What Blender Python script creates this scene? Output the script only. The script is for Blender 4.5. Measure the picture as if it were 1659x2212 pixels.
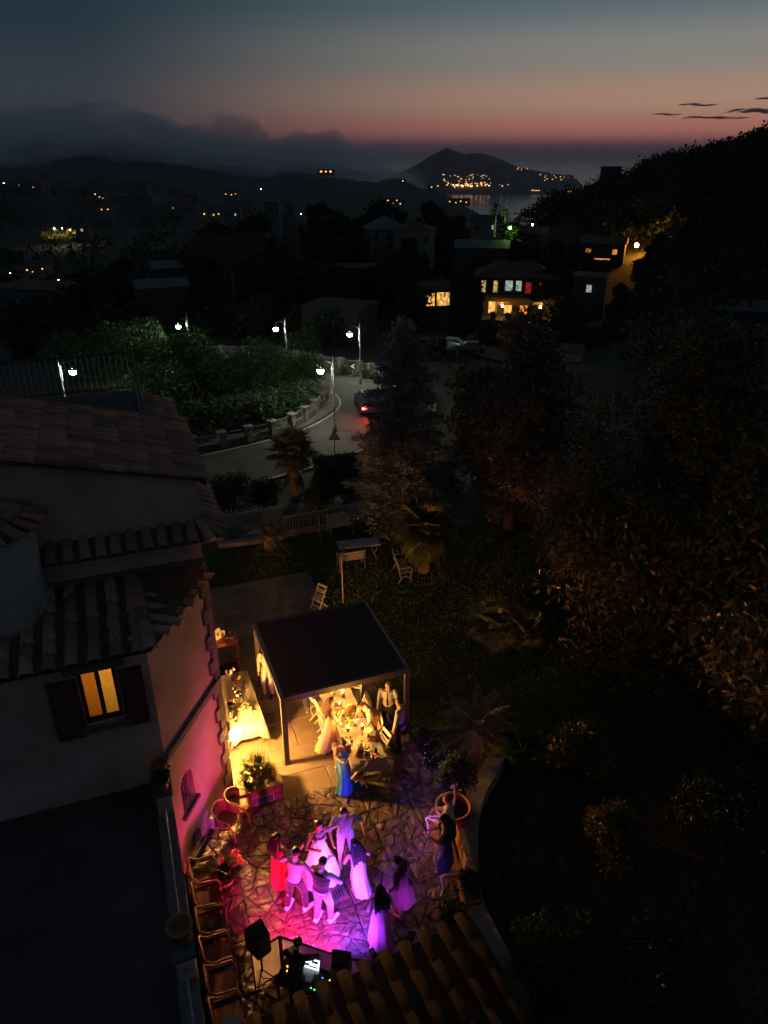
import bpy, bmesh, math, random
import numpy as np
from mathutils import Vector, Matrix, noise

# ------------------------------------------------------------------ camera, sky, exposure
scene = bpy.context.scene
for o in list(bpy.data.objects):
    bpy.data.objects.remove(o, do_unlink=True)
col = scene.collection
R = math.radians
CAM_Z = 14.5
PITCH = math.atan(776 / 1580.0)
cam_data = bpy.data.cameras.new('camera')
cam = bpy.data.objects.new('camera', cam_data)
col.objects.link(cam)
cam.location = (0, 0, CAM_Z)
cam.rotation_euler = (math.pi / 2 - PITCH, 0, 0)
cam_data.sensor_fit = 'VERTICAL'
cam_data.sensor_height = 36.0
cam_data.lens = 1580 / 2212 * 36.0
cam_data.clip_start = 0.1
cam_data.clip_end = 200000
scene.camera = cam
scene.view_settings.view_transform = 'Standard'
scene.view_settings.look = 'None'
scene.view_settings.exposure = 0.85
scene.view_settings.gamma = 1.0
scene.view_settings.use_curve_mapping = False
scene.render.engine = 'CYCLES'
cy = scene.cycles
cy.use_denoising = True
try:
    cy.denoiser = 'OPENIMAGEDENOISE'
except Exception:
    pass
cy.max_bounces = 8
cy.diffuse_bounces = 3
cy.glossy_bounces = 2
cy.transmission_bounces = 6
cy.transparent_max_bounces = 8
cy.volume_bounces = 6
cy.sample_clamp_indirect = 4.0
cy.caustics_reflective = False
cy.caustics_refractive = False
try:
    cy.use_light_tree = True
except Exception:
    pass

def srgb(h, k=1.0):
    h = h.lstrip('#')
    c = [int(h[i:i + 2], 16) / 255 for i in (0, 2, 4)]
    c = [x / 12.92 if x <= .04045 else ((x + .055) / 1.055) ** 2.4 for x in c]
    return (c[0] * k, c[1] * k, c[2] * k, 1)

SUNSET_AZ = 36.0        # degrees right of the view axis, where the sun went down
world = bpy.data.worlds.new('World')
scene.world = world
world.use_nodes = True
nt = world.node_tree
nt.nodes.clear()
n_out = nt.nodes.new('ShaderNodeOutputWorld')
n_bg = nt.nodes.new('ShaderNodeBackground')
n_tc = nt.nodes.new('ShaderNodeTexCoord')
n_sep = nt.nodes.new('ShaderNodeSeparateXYZ')
nt.links.new(n_tc.outputs['Generated'], n_sep.inputs[0])
n_mx = nt.nodes.new('ShaderNodeMath'); n_mx.operation = 'MAXIMUM'; n_mx.inputs[1].default_value = 0.0
nt.links.new(n_sep.outputs[2], n_mx.inputs[0])
n_pw = nt.nodes.new('ShaderNodeMath'); n_pw.operation = 'POWER'; n_pw.inputs[1].default_value = 0.5
nt.links.new(n_mx.outputs[0], n_pw.inputs[0])
def ramp(stops):
    r = nt.nodes.new('ShaderNodeValToRGB')
    r.color_ramp.interpolation = 'EASE'
    els = r.color_ramp.elements
    while len(els) < len(stops):
        els.new(0.5)
    for e, (p, c) in zip(els, stops):
        e.position = p; e.color = c
    nt.links.new(n_pw.outputs[0], r.inputs[0])
    return r
# position = sqrt(sin(elevation)); 0.13 is one degree, 0.29 five, 0.39 nine
cool = ramp([(0.0, srgb('#3b3740')), (0.14, srgb('#403c42')), (0.24, srgb('#363c45')), (0.39, srgb('#22323c')), (0.6, srgb('#28333d')), (1.0, srgb('#2b343f'))])
warm = ramp([(0.0, srgb('#6a4c58')), (0.085, srgb('#a25a64')), (0.16, srgb('#c27b6a')), (0.235, srgb('#b48e78')), (0.32, srgb('#8a8780')), (0.40, srgb('#586a74')), (0.6, srgb('#424f59')), (1.0, srgb('#2b343f'))])
n_dot = nt.nodes.new('ShaderNodeVectorMath'); n_dot.operation = 'DOT_PRODUCT'
n_dot.inputs[1].default_value = (math.sin(R(SUNSET_AZ)), math.cos(R(SUNSET_AZ)), 0)
nt.links.new(n_tc.outputs['Generated'], n_dot.inputs[0])
n_mr = nt.nodes.new('ShaderNodeMapRange'); n_mr.interpolation_type = 'SMOOTHSTEP'
n_mr.inputs['From Min'].default_value = 0.54
n_mr.inputs['From Max'].default_value = 1.0
nt.links.new(n_dot.outputs['Value'], n_mr.inputs['Value'])
n_mix = nt.nodes.new('ShaderNodeMix'); n_mix.data_type = 'RGBA'
nt.links.new(n_mr.outputs[0], n_mix.inputs[0])
nt.links.new(cool.outputs[0], n_mix.inputs[6])
nt.links.new(warm.outputs[0], n_mix.inputs[7])
nt.links.new(n_mix.outputs[2], n_bg.inputs['Color'])
n_bg.inputs['Strength'].default_value = 0.58
nt.links.new(n_bg.outputs[0], n_out.inputs['Surface'])

# ------------------------------------------------------------------ frames of reference
random.seed(7)
rng = np.random.default_rng(7)
CT, ST = math.cos(PITCH), math.sin(PITCH)
def at(u, v, z=0.0):
    """point at height z seen where the 1659 x 2212 layout sketch has (u, v)"""
    x = (u - 829.5) / 1580; y = (1106 - v) / 1580
    d = Vector((x, CT + y * ST, -ST + y * CT))
    k = (z - CAM_Z) / d.z
    return Vector((0, 0, CAM_Z)) + d * k
def atr(u, v, dist):
    """point dist metres away along the ground"""
    x = (u - 829.5) / 1580; y = (1106 - v) / 1580
    d = Vector((x, CT + y * ST, -ST + y * CT))
    k = dist / math.hypot(d.x, d.y)
    return Vector((0, 0, CAM_Z)) + d * k
YAW = R(20.5)                                   # the house and its patio are turned this much
E1 = Vector((math.cos(YAW), math.sin(YAW), 0))
E2 = Vector((-math.sin(YAW), math.cos(YAW), 0))
F0 = Vector((-3.885, 13.635, 0))                # foot of the quoined house corner
N0 = Vector((-4.45, 11.14, 0))                  # foot of the next corner, towards the terrace
def hb(s, t, z=0.0):
    return F0 + E1 * s + E2 * t + Vector((0, 0, z))
def st(p):
    d = Vector((p[0], p[1], 0)) - F0
    return d.dot(E1), d.dot(E2)

# ------------------------------------------------------------------ objects
def thing(name, label, cat, loc=(0, 0, 0), rz=0.0, group=None):
    o = bpy.data.objects.new(name, None)
    o.empty_display_size = 0.2
    col.objects.link(o)
    o.location = loc; o.rotation_euler = (0, 0, rz)
    o['label'] = label; o['category'] = cat
    if group: o['group'] = group
    return o
def tag(o, label=None, cat=None, group=None, kind=None):
    if label: o['label'] = label
    if cat: o['category'] = cat
    if group: o['group'] = group
    if kind: o['kind'] = kind
    return o
def link(name, me, mat=None, parent=None, loc=None, rot=None, scale=None):
    o = bpy.data.objects.new(name, me)
    col.objects.link(o)
    if mat is not None:
        ms = mat if isinstance(mat, (list, tuple)) else [mat]
        if not me.materials:
            for m in ms: me.materials.append(m)
    if parent: o.parent = parent
    if loc is not None: o.location = loc
    if rot is not None: o.rotation_euler = rot
    if scale is not None: o.scale = scale if hasattr(scale, '__len__') else (scale,) * 3
    return o
CHILDREN = {}
def copy_tree(o, parent=None):
    c = o.copy(); col.objects.link(c)
    if parent is not None: c.parent = parent
    for ch in list(o.children):
        copy_tree(ch, c)
    return c

class MB:
    """collects shapes and links them as ONE mesh object"""
    def __init__(s): s.v = []; s.f = []; s.mi = []; s.m = 0
    def add(s, vs, fs):
        b = len(s.v); s.v.extend([tuple(p) for p in vs])
        s.f.extend([tuple(i + b for i in f) for f in fs]); s.mi.extend([s.m] * len(fs)); return s
    def box(s, c, d, rz=0.0, mtx=None, taper=1.0):
        x, y, z = d[0] / 2, d[1] / 2, d[2] / 2
        vs = []
        for k, sz in enumerate((-z, z)):
            q = taper if k else 1.0
            vs += [(-x * q, -y * q, sz), (x * q, -y * q, sz), (x * q, y * q, sz), (-x * q, y * q, sz)]
        if mtx is None: mtx = Matrix.Rotation(rz, 3, 'Z')
        vs = [Vector(c) + mtx @ Vector(p) for p in vs]
        return s.add(vs, [(3, 2, 1, 0), (4, 5, 6, 7), (0, 1, 5, 4), (1, 2, 6, 5), (2, 3, 7, 6), (3, 0, 4, 7)])
    def bar(s, p, q, w, h=None, up=(0, 0, 1)):
        p, q = Vector(p), Vector(q); h = w if h is None else h
        d = q - p; L = d.length
        if L < 1e-6: return s
        z = d / L; x = z.cross(Vector(up))
        if x.length < 1e-4: x = z.cross(Vector((0, 1, 0)))
        x.normalize(); y = z.cross(x)
        return s.box((p + q) / 2, (w, h, L), mtx=Matrix((x, y, z)).transposed())
    def tube(s, pts, r, n=8, cap=True, closed=False):
        pts = [Vector(p) for p in pts]; k = len(pts)
        rs = list(r) if hasattr(r, '__len__') else [r] * k
        vs, fs = [], []
        px = None
        for i, p in enumerate(pts):
            if closed: t = pts[(i + 1) % k] - pts[i - 1]
            else: t = pts[min(i + 1, k - 1)] - pts[max(i - 1, 0)]
            if t.length < 1e-9: t = Vector((0, 0, 1))
            t.normalize()
            if px is None:
                px = t.cross(Vector((0, 0, 1)))
                if px.length < 0.05: px = t.cross(Vector((0, 1, 0)))
            px = (px - t * px.dot(t))
            if px.length < 1e-5: px = t.orthogonal()
            px.normalize(); py = t.cross(px)
            for j in range(n):
                a = 2 * math.pi * j / n
                vs.append(p + (px * math.cos(a) + py * math.sin(a)) * rs[i])
        for i in range(k if closed else k - 1):
            for j in range(n):
                a, b = i * n + j, i * n + (j + 1) % n
                c, d = ((i + 1) % k) * n + (j + 1) % n, ((i + 1) % k) * n + j
                fs.append((a, b, c, d))
        if cap and not closed:
            fs.append(tuple(range(n - 1, -1, -1))); fs.append(tuple((k - 1) * n + j for j in range(n)))
        return s.add(vs, fs)
    def lathe(s, prof, c=(0, 0, 0), n=16, sx=1.0, sy=1.0, cap=True):
        c = Vector(c); vs, fs = [], []
        for r, z in prof:
            for j in range(n):
                a = 2 * math.pi * j / n
                vs.append(c + Vector((r * math.cos(a) * sx, r * math.sin(a) * sy, z)))
        for i in range(len(prof) - 1):
            for j in range(n):
                fs.append((i * n + j, i * n + (j + 1) % n, (i + 1) * n + (j + 1) % n, (i + 1) * n + j))
        if cap:
            fs.append(tuple(range(n - 1, -1, -1))); fs.append(tuple((len(prof) - 1) * n + j for j in range(n)))
        return s.add(vs, fs)
    def ball(s, c, r, n=10, m=6, mtx=None):
        r = r if hasattr(r, '__len__') else (r, r, r)
        c = Vector(c); vs = []; fs = []
        M = mtx if mtx is not None else Matrix.Identity(3)
        for i in range(1, m):
            th = math.pi * i / m
            for j in range(n):
                a = 2 * math.pi * j / n
                vs.append(c + M @ Vector((r[0] * math.sin(th) * math.cos(a), r[1] * math.sin(th) * math.sin(a), -r[2] * math.cos(th))))
        b = len(vs); vs.append(c + M @ Vector((0, 0, -r[2]))); vs.append(c + M @ Vector((0, 0, r[2])))
        for i in range(m - 2):
            for j in range(n):
                fs.append((i * n + j, i * n + (j + 1) % n, (i + 1) * n + (j + 1) % n, (i + 1) * n + j))
        for j in range(n):
            fs.append((b, (j + 1) % n, j)); fs.append((b + 1, (m - 2) * n + j, (m - 2) * n + (j + 1) % n))
        return s.add(vs, fs)
    def capsule(s, p, q, r1, r2, n=10):
        p, q = Vector(p), Vector(q); d = q - p
        if d.length < 1e-5: return s.ball(p, max(r1, r2), n)
        t = d.normalized()
        pts, rs = [], []
        for a in (-80, -50, -25, 0):
            pts.append(p + t * r1 * math.sin(R(a))); rs.append(r1 * math.cos(R(a)))
        for a in (0, 25, 50, 80):
            pts.append(q + t * r2 * math.sin(R(a))); rs.append(r2 * math.cos(R(a)))
        return s.tube(pts, rs, n)
    def prism(s, poly, axis_o, ax, ay, az, depth):
        """polygon in the (ax, ay) plane pushed along az by depth"""
        o = Vector(axis_o); k = len(poly)
        a = [o + ax * p[0] + ay * p[1] for p in poly]; b = [p + az * depth for p in a]
        fs = [tuple(range(k - 1, -1, -1)), tuple(range(k, 2 * k))]
        fs += [(i, (i + 1) % k, k + (i + 1) % k, k + i) for i in range(k)]
        return s.add(a + b, fs)
    def mesh(s, name='mesh', smooth=False):
        me = bpy.data.meshes.new(name)
        me.from_pydata(s.v, [], s.f)
        if any(s.mi):
            me.polygons.foreach_set('material_index', s.mi)
        if smooth:
            me.polygons.foreach_set('use_smooth', [True] * len(me.polygons))
        me.update()
        return me
    def build(s, name, mat, parent=None, smooth=False, fixn=False, **kw):
        me = s.mesh(name, smooth)
        if fixn:
            bm = bmesh.new(); bm.from_mesh(me)
            bmesh.ops.recalc_face_normals(bm, faces=bm.faces[:]); bm.to_mesh(me); bm.free()
        return link(name, me, mat, parent, **kw)

def np_mesh(name, V, Fq, smooth=False):
    """fast mesh from numpy vertex and face arrays"""
    V = np.asarray(V, dtype=np.float32); Fq = np.asarray(Fq, dtype=np.int32)
    me = bpy.data.meshes.new(name)
    k = Fq.shape[1]
    me.vertices.add(len(V)); me.vertices.foreach_set('co', V.ravel())
    me.loops.add(Fq.size); me.loops.foreach_set('vertex_index', Fq.ravel())
    me.polygons.add(len(Fq))
    me.polygons.foreach_set('loop_start', np.arange(0, Fq.size, k, dtype=np.int32))
    me.polygons.foreach_set('loop_total', np.full(len(Fq), k, dtype=np.int32))
    if smooth: me.polygons.foreach_set('use_smooth', np.ones(len(Fq), dtype=bool))
    me.update(calc_edges=True)
    return me

# ------------------------------------------------------------------ materials
MATS = {}
def mat(name, c, rough=0.7, var=0.18, scale=6.0, bump=0.0, bdist=.02, bscale=40.0, metal=0.0, rnd=0.0, rndh=0.0, spec=0.4, sheen=0.0, trans=0.0, alpha=None, c2=None, sub=0.0, detail=4.0, coord='Object'):
    if name in MATS: return MATS[name]
    m = bpy.data.materials.new(name); m.use_nodes = True
    t = m.node_tree; b = t.nodes['Principled BSDF']
    col4 = srgb(c) if isinstance(c, str) else (*c[:3], 1)
    b.inputs['Roughness'].default_value = rough
    b.inputs['Metallic'].default_value = metal
    b.inputs['Specular IOR Level'].default_value = spec
    if trans: b.inputs['Transmission Weight'].default_value = trans
    if sheen: b.inputs['Sheen Weight'].default_value = sheen
    tc = t.nodes.new('ShaderNodeTexCoord')
    nz = t.nodes.new('ShaderNodeTexNoise'); nz.inputs['Scale'].default_value = scale; nz.inputs['Detail'].default_value = detail
    t.links.new(tc.outputs[coord], nz.inputs['Vector'])
    mr = t.nodes.new('ShaderNodeMapRange'); mr.inputs['From Min'].default_value = .3; mr.inputs['From Max'].default_value = .7
    t.links.new(nz.outputs[0], mr.inputs[0])
    mx = t.nodes.new('ShaderNodeMix'); mx.data_type = 'RGBA'
    lo = tuple(x * (1 - var) for x in col4[:3]) + (1,); hi = tuple(min(1, x * (1 + var)) for x in col4[:3]) + (1,)
    if c2 is not None: hi = srgb(c2) if isinstance(c2, str) else (*c2[:3], 1)
    mx.inputs[6].default_value = lo; mx.inputs[7].default_value = hi
    t.links.new(mr.outputs[0], mx.inputs[0])
    out = mx.outputs[2]
    if rnd or rndh:
        oi = t.nodes.new('ShaderNodeObjectInfo'); hs = t.nodes.new('ShaderNodeHueSaturation')
        m1 = t.nodes.new('ShaderNodeMapRange'); m1.inputs['To Min'].default_value = 1 - rnd; m1.inputs['To Max'].default_value = 1 + rnd
        t.links.new(oi.outputs['Random'], m1.inputs[0]); t.links.new(m1.outputs[0], hs.inputs['Value'])
        if rndh:
            w = t.nodes.new('ShaderNodeTexWhiteNoise'); w.noise_dimensions = '1D'; t.links.new(oi.outputs['Random'], w.inputs['W'])
            m2 = t.nodes.new('ShaderNodeMapRange'); m2.inputs['To Min'].default_value = .5 - rndh; m2.inputs['To Max'].default_value = .5 + rndh
            t.links.new(w.outputs['Value'], m2.inputs[0]); t.links.new(m2.outputs[0], hs.inputs['Hue'])
        t.links.new(out, hs.inputs['Color']); out = hs.outputs[0]
    t.links.new(out, b.inputs['Base Color'])
    if bump:
        n2 = t.nodes.new('ShaderNodeTexNoise'); n2.inputs['Scale'].default_value = bscale; n2.inputs['Detail'].default_value = 5
        t.links.new(tc.outputs[coord], n2.inputs['Vector'])
        bp = t.nodes.new('ShaderNodeBump'); bp.inputs['Strength'].default_value = bump; bp.inputs['Distance'].default_value = bdist
        t.links.new(n2.outputs[0], bp.inputs['Height']); t.links.new(bp.outputs[0], b.inputs['Normal'])
    if alpha is not None: b.inputs['Alpha'].default_value = alpha
    MATS[name] = m
    return m
def leaf_mat(name, c, c2=None, rough=0.5, sss=0.25, var=.35, scale=1.5):
    """two-sided leaf: some light passes through"""
    if name in MATS: return MATS[name]
    m = mat(name, c, rough, var, scale, c2=c2, spec=.5, detail=2)
    t = m.node_tree; b = t.nodes['Principled BSDF']; o = t.nodes['Material Output']
    tr = t.nodes.new('ShaderNodeBsdfTranslucent'); ms = t.nodes.new('ShaderNodeMixShader')
    ms.inputs[0].default_value = sss
    src = b.inputs['Base Color'].links[0].from_socket
    t.links.new(src, tr.inputs['Color'])
    t.links.new(b.outputs[0], ms.inputs[1]); t.links.new(tr.outputs[0], ms.inputs[2]); t.links.new(ms.outputs[0], o.inputs['Surface'])
    return m
def cloth_mat(name, c, rough=.85, thin=0.25, bump=.15):
    if name in MATS: return MATS[name]
    m = mat(name, c, rough, .08, 5, bump=bump, bscale=60, spec=.2, sheen=.2)
    if thin:
        t = m.node_tree; b = t.nodes['Principled BSDF']; o = t.nodes['Material Output']
        tr = t.nodes.new('ShaderNodeBsdfTranslucent'); ms = t.nodes.new('ShaderNodeMixShader'); ms.inputs[0].default_value = thin
        t.links.new(b.inputs['Base Color'].links[0].from_socket, tr.inputs['Color'])
        t.links.new(b.outputs[0], ms.inputs[1]); t.links.new(tr.outputs[0], ms.inputs[2]); t.links.new(ms.outputs[0], o.inputs['Surface'])
    return m
def glow(name, c, k):
    if name in MATS: return MATS[name]
    m = bpy.data.materials.new(name); m.use_nodes = True
    b = m.node_tree.nodes['Principled BSDF']
    c4 = srgb(c) if isinstance(c, str) else (*c[:3], 1)
    b.inputs['Base Color'].default_value = c4
    b.inputs['Emission Color'].default_value = c4
    b.inputs['Emission Strength'].default_value = k
    MATS[name] = m
    return m
def glass_mat(name, c=(1, 1, 1), rough=.05):
    if name in MATS: return MATS[name]
    m = bpy.data.materials.new(name); m.use_nodes = True
    b = m.node_tree.nodes['Principled BSDF']
    b.inputs['Base Color'].default_value = (*c, 1); b.inputs['Roughness'].default_value = rough
    b.inputs['Transmission Weight'].default_value = .95; b.inputs['IOR'].default_value = 1.45
    MATS[name] = m
    return m
# ------------------------------------------------------------------ the land
def smooth(x):
    x = min(1.0, max(0.0, x)); return x * x * (3 - 2 * x)
def road_z(y):
    return -3.0 - 2.0 * smooth((y - 50) / 35.0)
def at_road(u, v, dz=0.0):
    z = -3.0
    for _ in range(12):
        p = at(u, v, z + dz); z = road_z(p.y)
    return at(u, v, z + dz)
def az_of(u):
    p = atr(u, 700, 100); return math.atan2(p.x, p.y)
_us = [-400, 0, 200, 350, 480, 600, 720, 830, 950, 1010, 1100, 1200, 1400, 1659, 2100]
_az = [az_of(u) for u in _us]
_rings = {
    95:   [-8, -8, -8, -7, -7, -6.5, -6.5, -7, -8, -8.5, -9, -8.5, -6.5, -3, -2],
    150:  [-17, -17, -16, -15, -14, -14, -15, -16, -15, -14, -13.5, -12, -9, -3, 2],
    250:  [-28, -28, -27, -26, -23, -22, -22, -20, -14, -11, -7, 0, 10.5, 19, 24],
    350:  [-37, -37, -36, -34, -31, -30, -31, -30, -26, -23, -16, -10, 4, 14, 20],
    600:  [-44, -42, -42, -44, -46, -50, -56, -62, -66, -70, -60, -45, -30, -20, -20],
    1200: [-28, -27, -28, -34, -46, -66, -86, -110, -150, -170, -190, -200, -190, -180, -180],
    1800: [-50, -55, -60, -70, -90, -105, -120, -140, -200, -250, -300, -340, -360, -360, -360],
    3000: [-90, -100, -110, -130, -122, -96, -57, -79, -130, -172, -250, -360, -420, -420, -420],
    3800: [-60, -60, -60, -60, -90, -120, -140, -170, -230, -330, -420, -420, -420, -420, -420],
    5000: [40, 70, 120, 70, 20, -10, -40, -110, -250, -420, -420, -420, -420, -420, -420],
    6000: [0, 0, 60, 0, -100, -200, -300, -420, -420, -420, -420, -420, -420, -420, -420],
    7500: [-420] * 15}
_rr = sorted(_rings)
_tab = np.array([_rings[r] for r in _rr], dtype=float)
def near_z(x, y):
    s_, t_ = st((x, y))
    d = t_ - max(0.0, x - 5) * 0.45
    k = smooth((d - 15.5) / 6.0)
    z = road_z(y) - 0.1
    return -0.06 * (1 - k) + z * k
def ground_z(x, y):
    r = math.hypot(x, y); a = math.atan2(x, y)
    if r < 70: return near_z(x, y)
    row = [np.interp(a, _az, _tab[i]) for i in range(len(_rr))]
    zf = float(np.interp(math.log(max(r, 95)), [math.log(q) for q in _rr], row))
    if r > 400:
        zf += (noise.fractal(Vector((x, y, 3)) * 0.004, 1.0, 2.0, 5)) * min(30, 0.02 * (r - 300))
    if r < 95:
        k = smooth((r - 70) / 25); return near_z(x, y) * (1 - k) + zf * k
    return zf

azs = list(np.radians(np.arange(-46, 46.01, 0.6))) + list(np.radians(np.arange(52, 314, 6.0)))
rads = [0.0] + list(np.exp(np.linspace(math.log(3), math.log(7500), 150)))
V, Fs = [], []
na = len(azs)
for r in rads:
    for a in azs:
        x, y = r * math.sin(a), r * math.cos(a)
        if abs(((a + math.pi) % (2 * math.pi)) - math.pi) > R(50) and r > 60:
            z = -2 - 0.03 * r if r < 1500 else max(-47 - 0.06 * (r - 1500), -420)
        else:
            z = ground_z(x, y)
        V.append((x, y, z))
for i in range(len(rads) - 1):
    for j in range(na):
        Fs.append((i * na + j, i * na + (j + 1) % na, (i + 1) * na + (j + 1) % na, (i + 1) * na + j))
m_ground = mat('earth_and_scrub', (.035, .036, .022), .95, .5, .35, bump=.5, bscale=3.0, c2=(.055, .05, .03))
ground = link('ground', np_mesh('ground', V, np.array(Fs)[:, ::-1], True), m_ground)
ground['kind'] = 'structure'

# sea and island
SEA = -335.0
ang = np.linspace(0, 2 * math.pi, 97)[:-1]
V = [(0, 0, SEA)]
for r in (2000, 5000, 9000, 15000, 25000, 40000, 57000):
    V += [(r * math.sin(a), r * math.cos(a), SEA) for a in ang]
Fs = [(0, 1 + (j + 1) % 96, 1 + j, 1 + j) for j in range(96)]
Fq = []
for i in range(6):
    for j in range(96):
        Fq.append((1 + i * 96 + j, 1 + i * 96 + (j + 1) % 96, 1 + (i + 1) * 96 + (j + 1) % 96, 1 + (i + 1) * 96 + j))
me = bpy.data.meshes.new('sea'); me.from_pydata(V, [], [f[:3] for f in Fs] + [tuple(reversed(f)) for f in Fq]); me.update()
m_sea = mat('sea_water', (.012, .022, .03), .22, .1, .002, bump=.15, bscale=.03, spec=.5)
sea = link('sea', me, m_sea); sea['kind'] = 'structure'

# island: skyline heights at 8.6 km, sloping to the water on both sides
D_ISL = 8600.0
sky_pts = [(815, 395), (850, 378), (880, 365), (905, 352), (925, 338), (945, 328), (962, 319), (980, 325), (1000, 333), (1015, 331), (1035, 331), (1060, 337), (1085, 347), (1110, 358), (1130, 364), (1160, 369), (1200, 376), (1235, 378), (1246, 388), (1255, 400)]
nu, nv = 160, 26
V = []
uu = np.linspace(812, 1258, nu)
vv = np.interp(uu, [p[0] for p in sky_pts], [p[1] for p in sky_pts])
for j in range(nv):
    q = j / (nv - 1)            # 0 near shore, 0.55 crest, 1 far shore
    for i in range(nu):
        dist = D_ISL - 1144 + 2600 * q
        hp = atr(uu[i], vv[i], D_ISL)
        top = max(hp.z, SEA + 5)
        prof = math.sin(min(q / .44, 1) * math.pi / 2) ** 1.25 if q < .4401 else math.cos((q - .44) / .56 * math.pi / 2) ** .8 if q < 1 else 0
        p = atr(uu[i], 400, dist)
        n1 = noise.fractal(Vector((p.x, p.y, 0)) * .0025, 1.0, 2.1, 5)
        z = SEA - 12 + (top - SEA + 12) * prof * (1 - (.0 if abs(q - .44) < .03 else .12 * abs(n1))) + n1 * 2
        V.append((p.x, p.y, z))
Fs = [(j * nu + i, j * nu + i + 1, (j + 1) * nu + i + 1, (j + 1) * nu + i) for j in range(nv - 1) for i in range(nu - 1)]
m_isl = mat('island_scrub_rock', (.05, .06, .05), .95, .4, .004, c2=(.12, .11, .10))
isl = link('island', np_mesh('island', V, Fs, True), m_isl); isl['kind'] = 'structure'
isl_V = np.array(V).reshape(nv, nu, 3)

# ---- haze: one closed box of even air
m_haze = bpy.data.materials.new('haze_air'); m_haze.use_nodes = True
t = m_haze.node_tree; t.nodes.clear()
o_ = t.nodes.new('ShaderNodeOutputMaterial'); pv = t.nodes.new('ShaderNodeVolumePrincipled')
pv.inputs['Color'].default_value = (.80, .88, 1.0, 1); pv.inputs['Density'].default_value = 4.0e-5
pv.inputs['Anisotropy'].default_value = 0.35
t.links.new(pv.outputs[0], o_.inputs['Volume'])
hz = MB().box((0, 0, (420 - 436) / 2), (119000, 119000, 420 + 436)).build('haze', m_haze)
hz['kind'] = 'stuff'
hz['label'] = 'thin dusk haze lying over the valley and the sea'

# ---- fog bank spilling over the left mountain
def fog_bank():
    mb = MB()
    rr = random.Random(3)
    spine = [(-80, 320, 4300, 330), (40, 308, 4400, 340), (150, 296, 4500, 320), (250, 294, 4500, 310), (350, 306, 4400, 300), (450, 318, 4300, 290), (560, 334, 4200, 250), (650, 342, 4100, 215), (730, 350, 4050, 180), (800, 364, 4000, 135), (850, 384, 3950, 85), (890, 394, 3900, 55)]
    for (u, v, d, rad) in spine:
        for k in range(5):
            p = atr(u + rr.uniform(-45, 45), v + rr.uniform(-12, 30), d + rr.uniform(-250, 250))
            q = rad * rr.uniform(.45, .85)
            mb.ball(p, (q * 1.5, q * 1.3, q * .55), 14, 8)
    o = mb.build('fog_bank', None)
    md = o.modifiers.new('r', 'REMESH'); md.mode = 'VOXEL'; md.voxel_size = 38
    dg = bpy.context.evaluated_depsgraph_get()
    me = bpy.data.meshes.new_from_object(o.evaluated_get(dg)); o.modifiers.clear(); o.data = me
    vs = np.zeros(len(me.vertices) * 3, dtype=np.float32); me.vertices.foreach_get('co', vs); vs = vs.reshape(-1, 3)
    for i in range(len(vs)):
        p = Vector(vs[i]); n = noise.fractal(p * .004, .8, 2.1, 4)
        vs[i] += (me.vertices[i].normal * n * 70)[:]
    me.vertices.foreach_set('co', vs.ravel()); me.update()
    m = bpy.data.materials.new('fog_vapour'); m.use_nodes = True
    t = m.node_tree; t.nodes.clear()
    o2 = t.nodes.new('ShaderNodeOutputMaterial'); v = t.nodes.new('ShaderNodeVolumePrincipled')
    v.inputs['Color'].default_value = (.97, .985, 1, 1); v.inputs['Anisotropy'].default_value = .2
    tc = t.nodes.new('ShaderNodeTexCoord'); nz = t.nodes.new('ShaderNodeTexNoise'); nz.inputs['Scale'].default_value = .0045; nz.inputs['Detail'].default_value = 3
    mr = t.nodes.new('ShaderNodeMapRange'); mr.inputs['From Min'].default_value = .38; mr.inputs['From Max'].default_value = .72
    mr.inputs['To Min'].default_value = .0009; mr.inputs['To Max'].default_value = .0080
    t.links.new(tc.outputs['Object'], nz.inputs[0]); t.links.new(nz.outputs[0], mr.inputs[0]); t.links.new(mr.outputs[0], v.inputs['Density'])
    t.links.new(v.outputs[0], o2.inputs['Volume'])
    try: m.cycles.volume_step_rate = 1.0
    except Exception: pass
    me.materials.clear(); me.materials.append(m)
    o['kind'] = 'stuff'; o['label'] = 'bank of grey fog rolling over the mountain ridge on the left'
    return o
fog_bank()

# ---- thin evening clouds, far beyond the haze
m_cloud = mat('cloud_grey', (.16, .17, .22), 1.0, .1, .0005, alpha=.5)
for k, (u0, u1, v, hh, lab) in enumerate([(1470, 1540, 226, 3.5, 'thin dark streak of cloud left of the hill above the afterglow'), (1575, 1700, 240, 10, 'widest dark cloud streak at the right edge of the sky'), (1480, 1610, 254, 5, 'long thin dark cloud just above the wooded hill'), (1415, 1465, 247, 2.5, 'faint short cloud wisp left of the other streaks'), (1640, 1710, 213, 4, 'highest dark cloud wisp at the right edge')]):
    mb = MB(); rr = random.Random(k)
    for i in range(30):
        q = i / 29 + rr.uniform(-.02, .02); q = min(1, max(0, q)); u = u0 + (u1 - u0) * q
        p = atr(u, v + rr.uniform(-1, 1) * hh * .35 - math.sin(q * 6) * 1.2, 73000 + rr.uniform(0, 3000))
        w = (u1 - u0) * 40 / 1580 * 1760 / 22
        mb.ball(p, (w * rr.uniform(1.0, 1.7), 900, max(12, hh * 11 * (math.sin(q * math.pi) ** 1.1) * rr.uniform(.25, 1))), 10, 6)
    o = mb.build('cloud', m_cloud, None, True)
    tag(o, lab, 'cloud', 'evening clouds')

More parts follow.
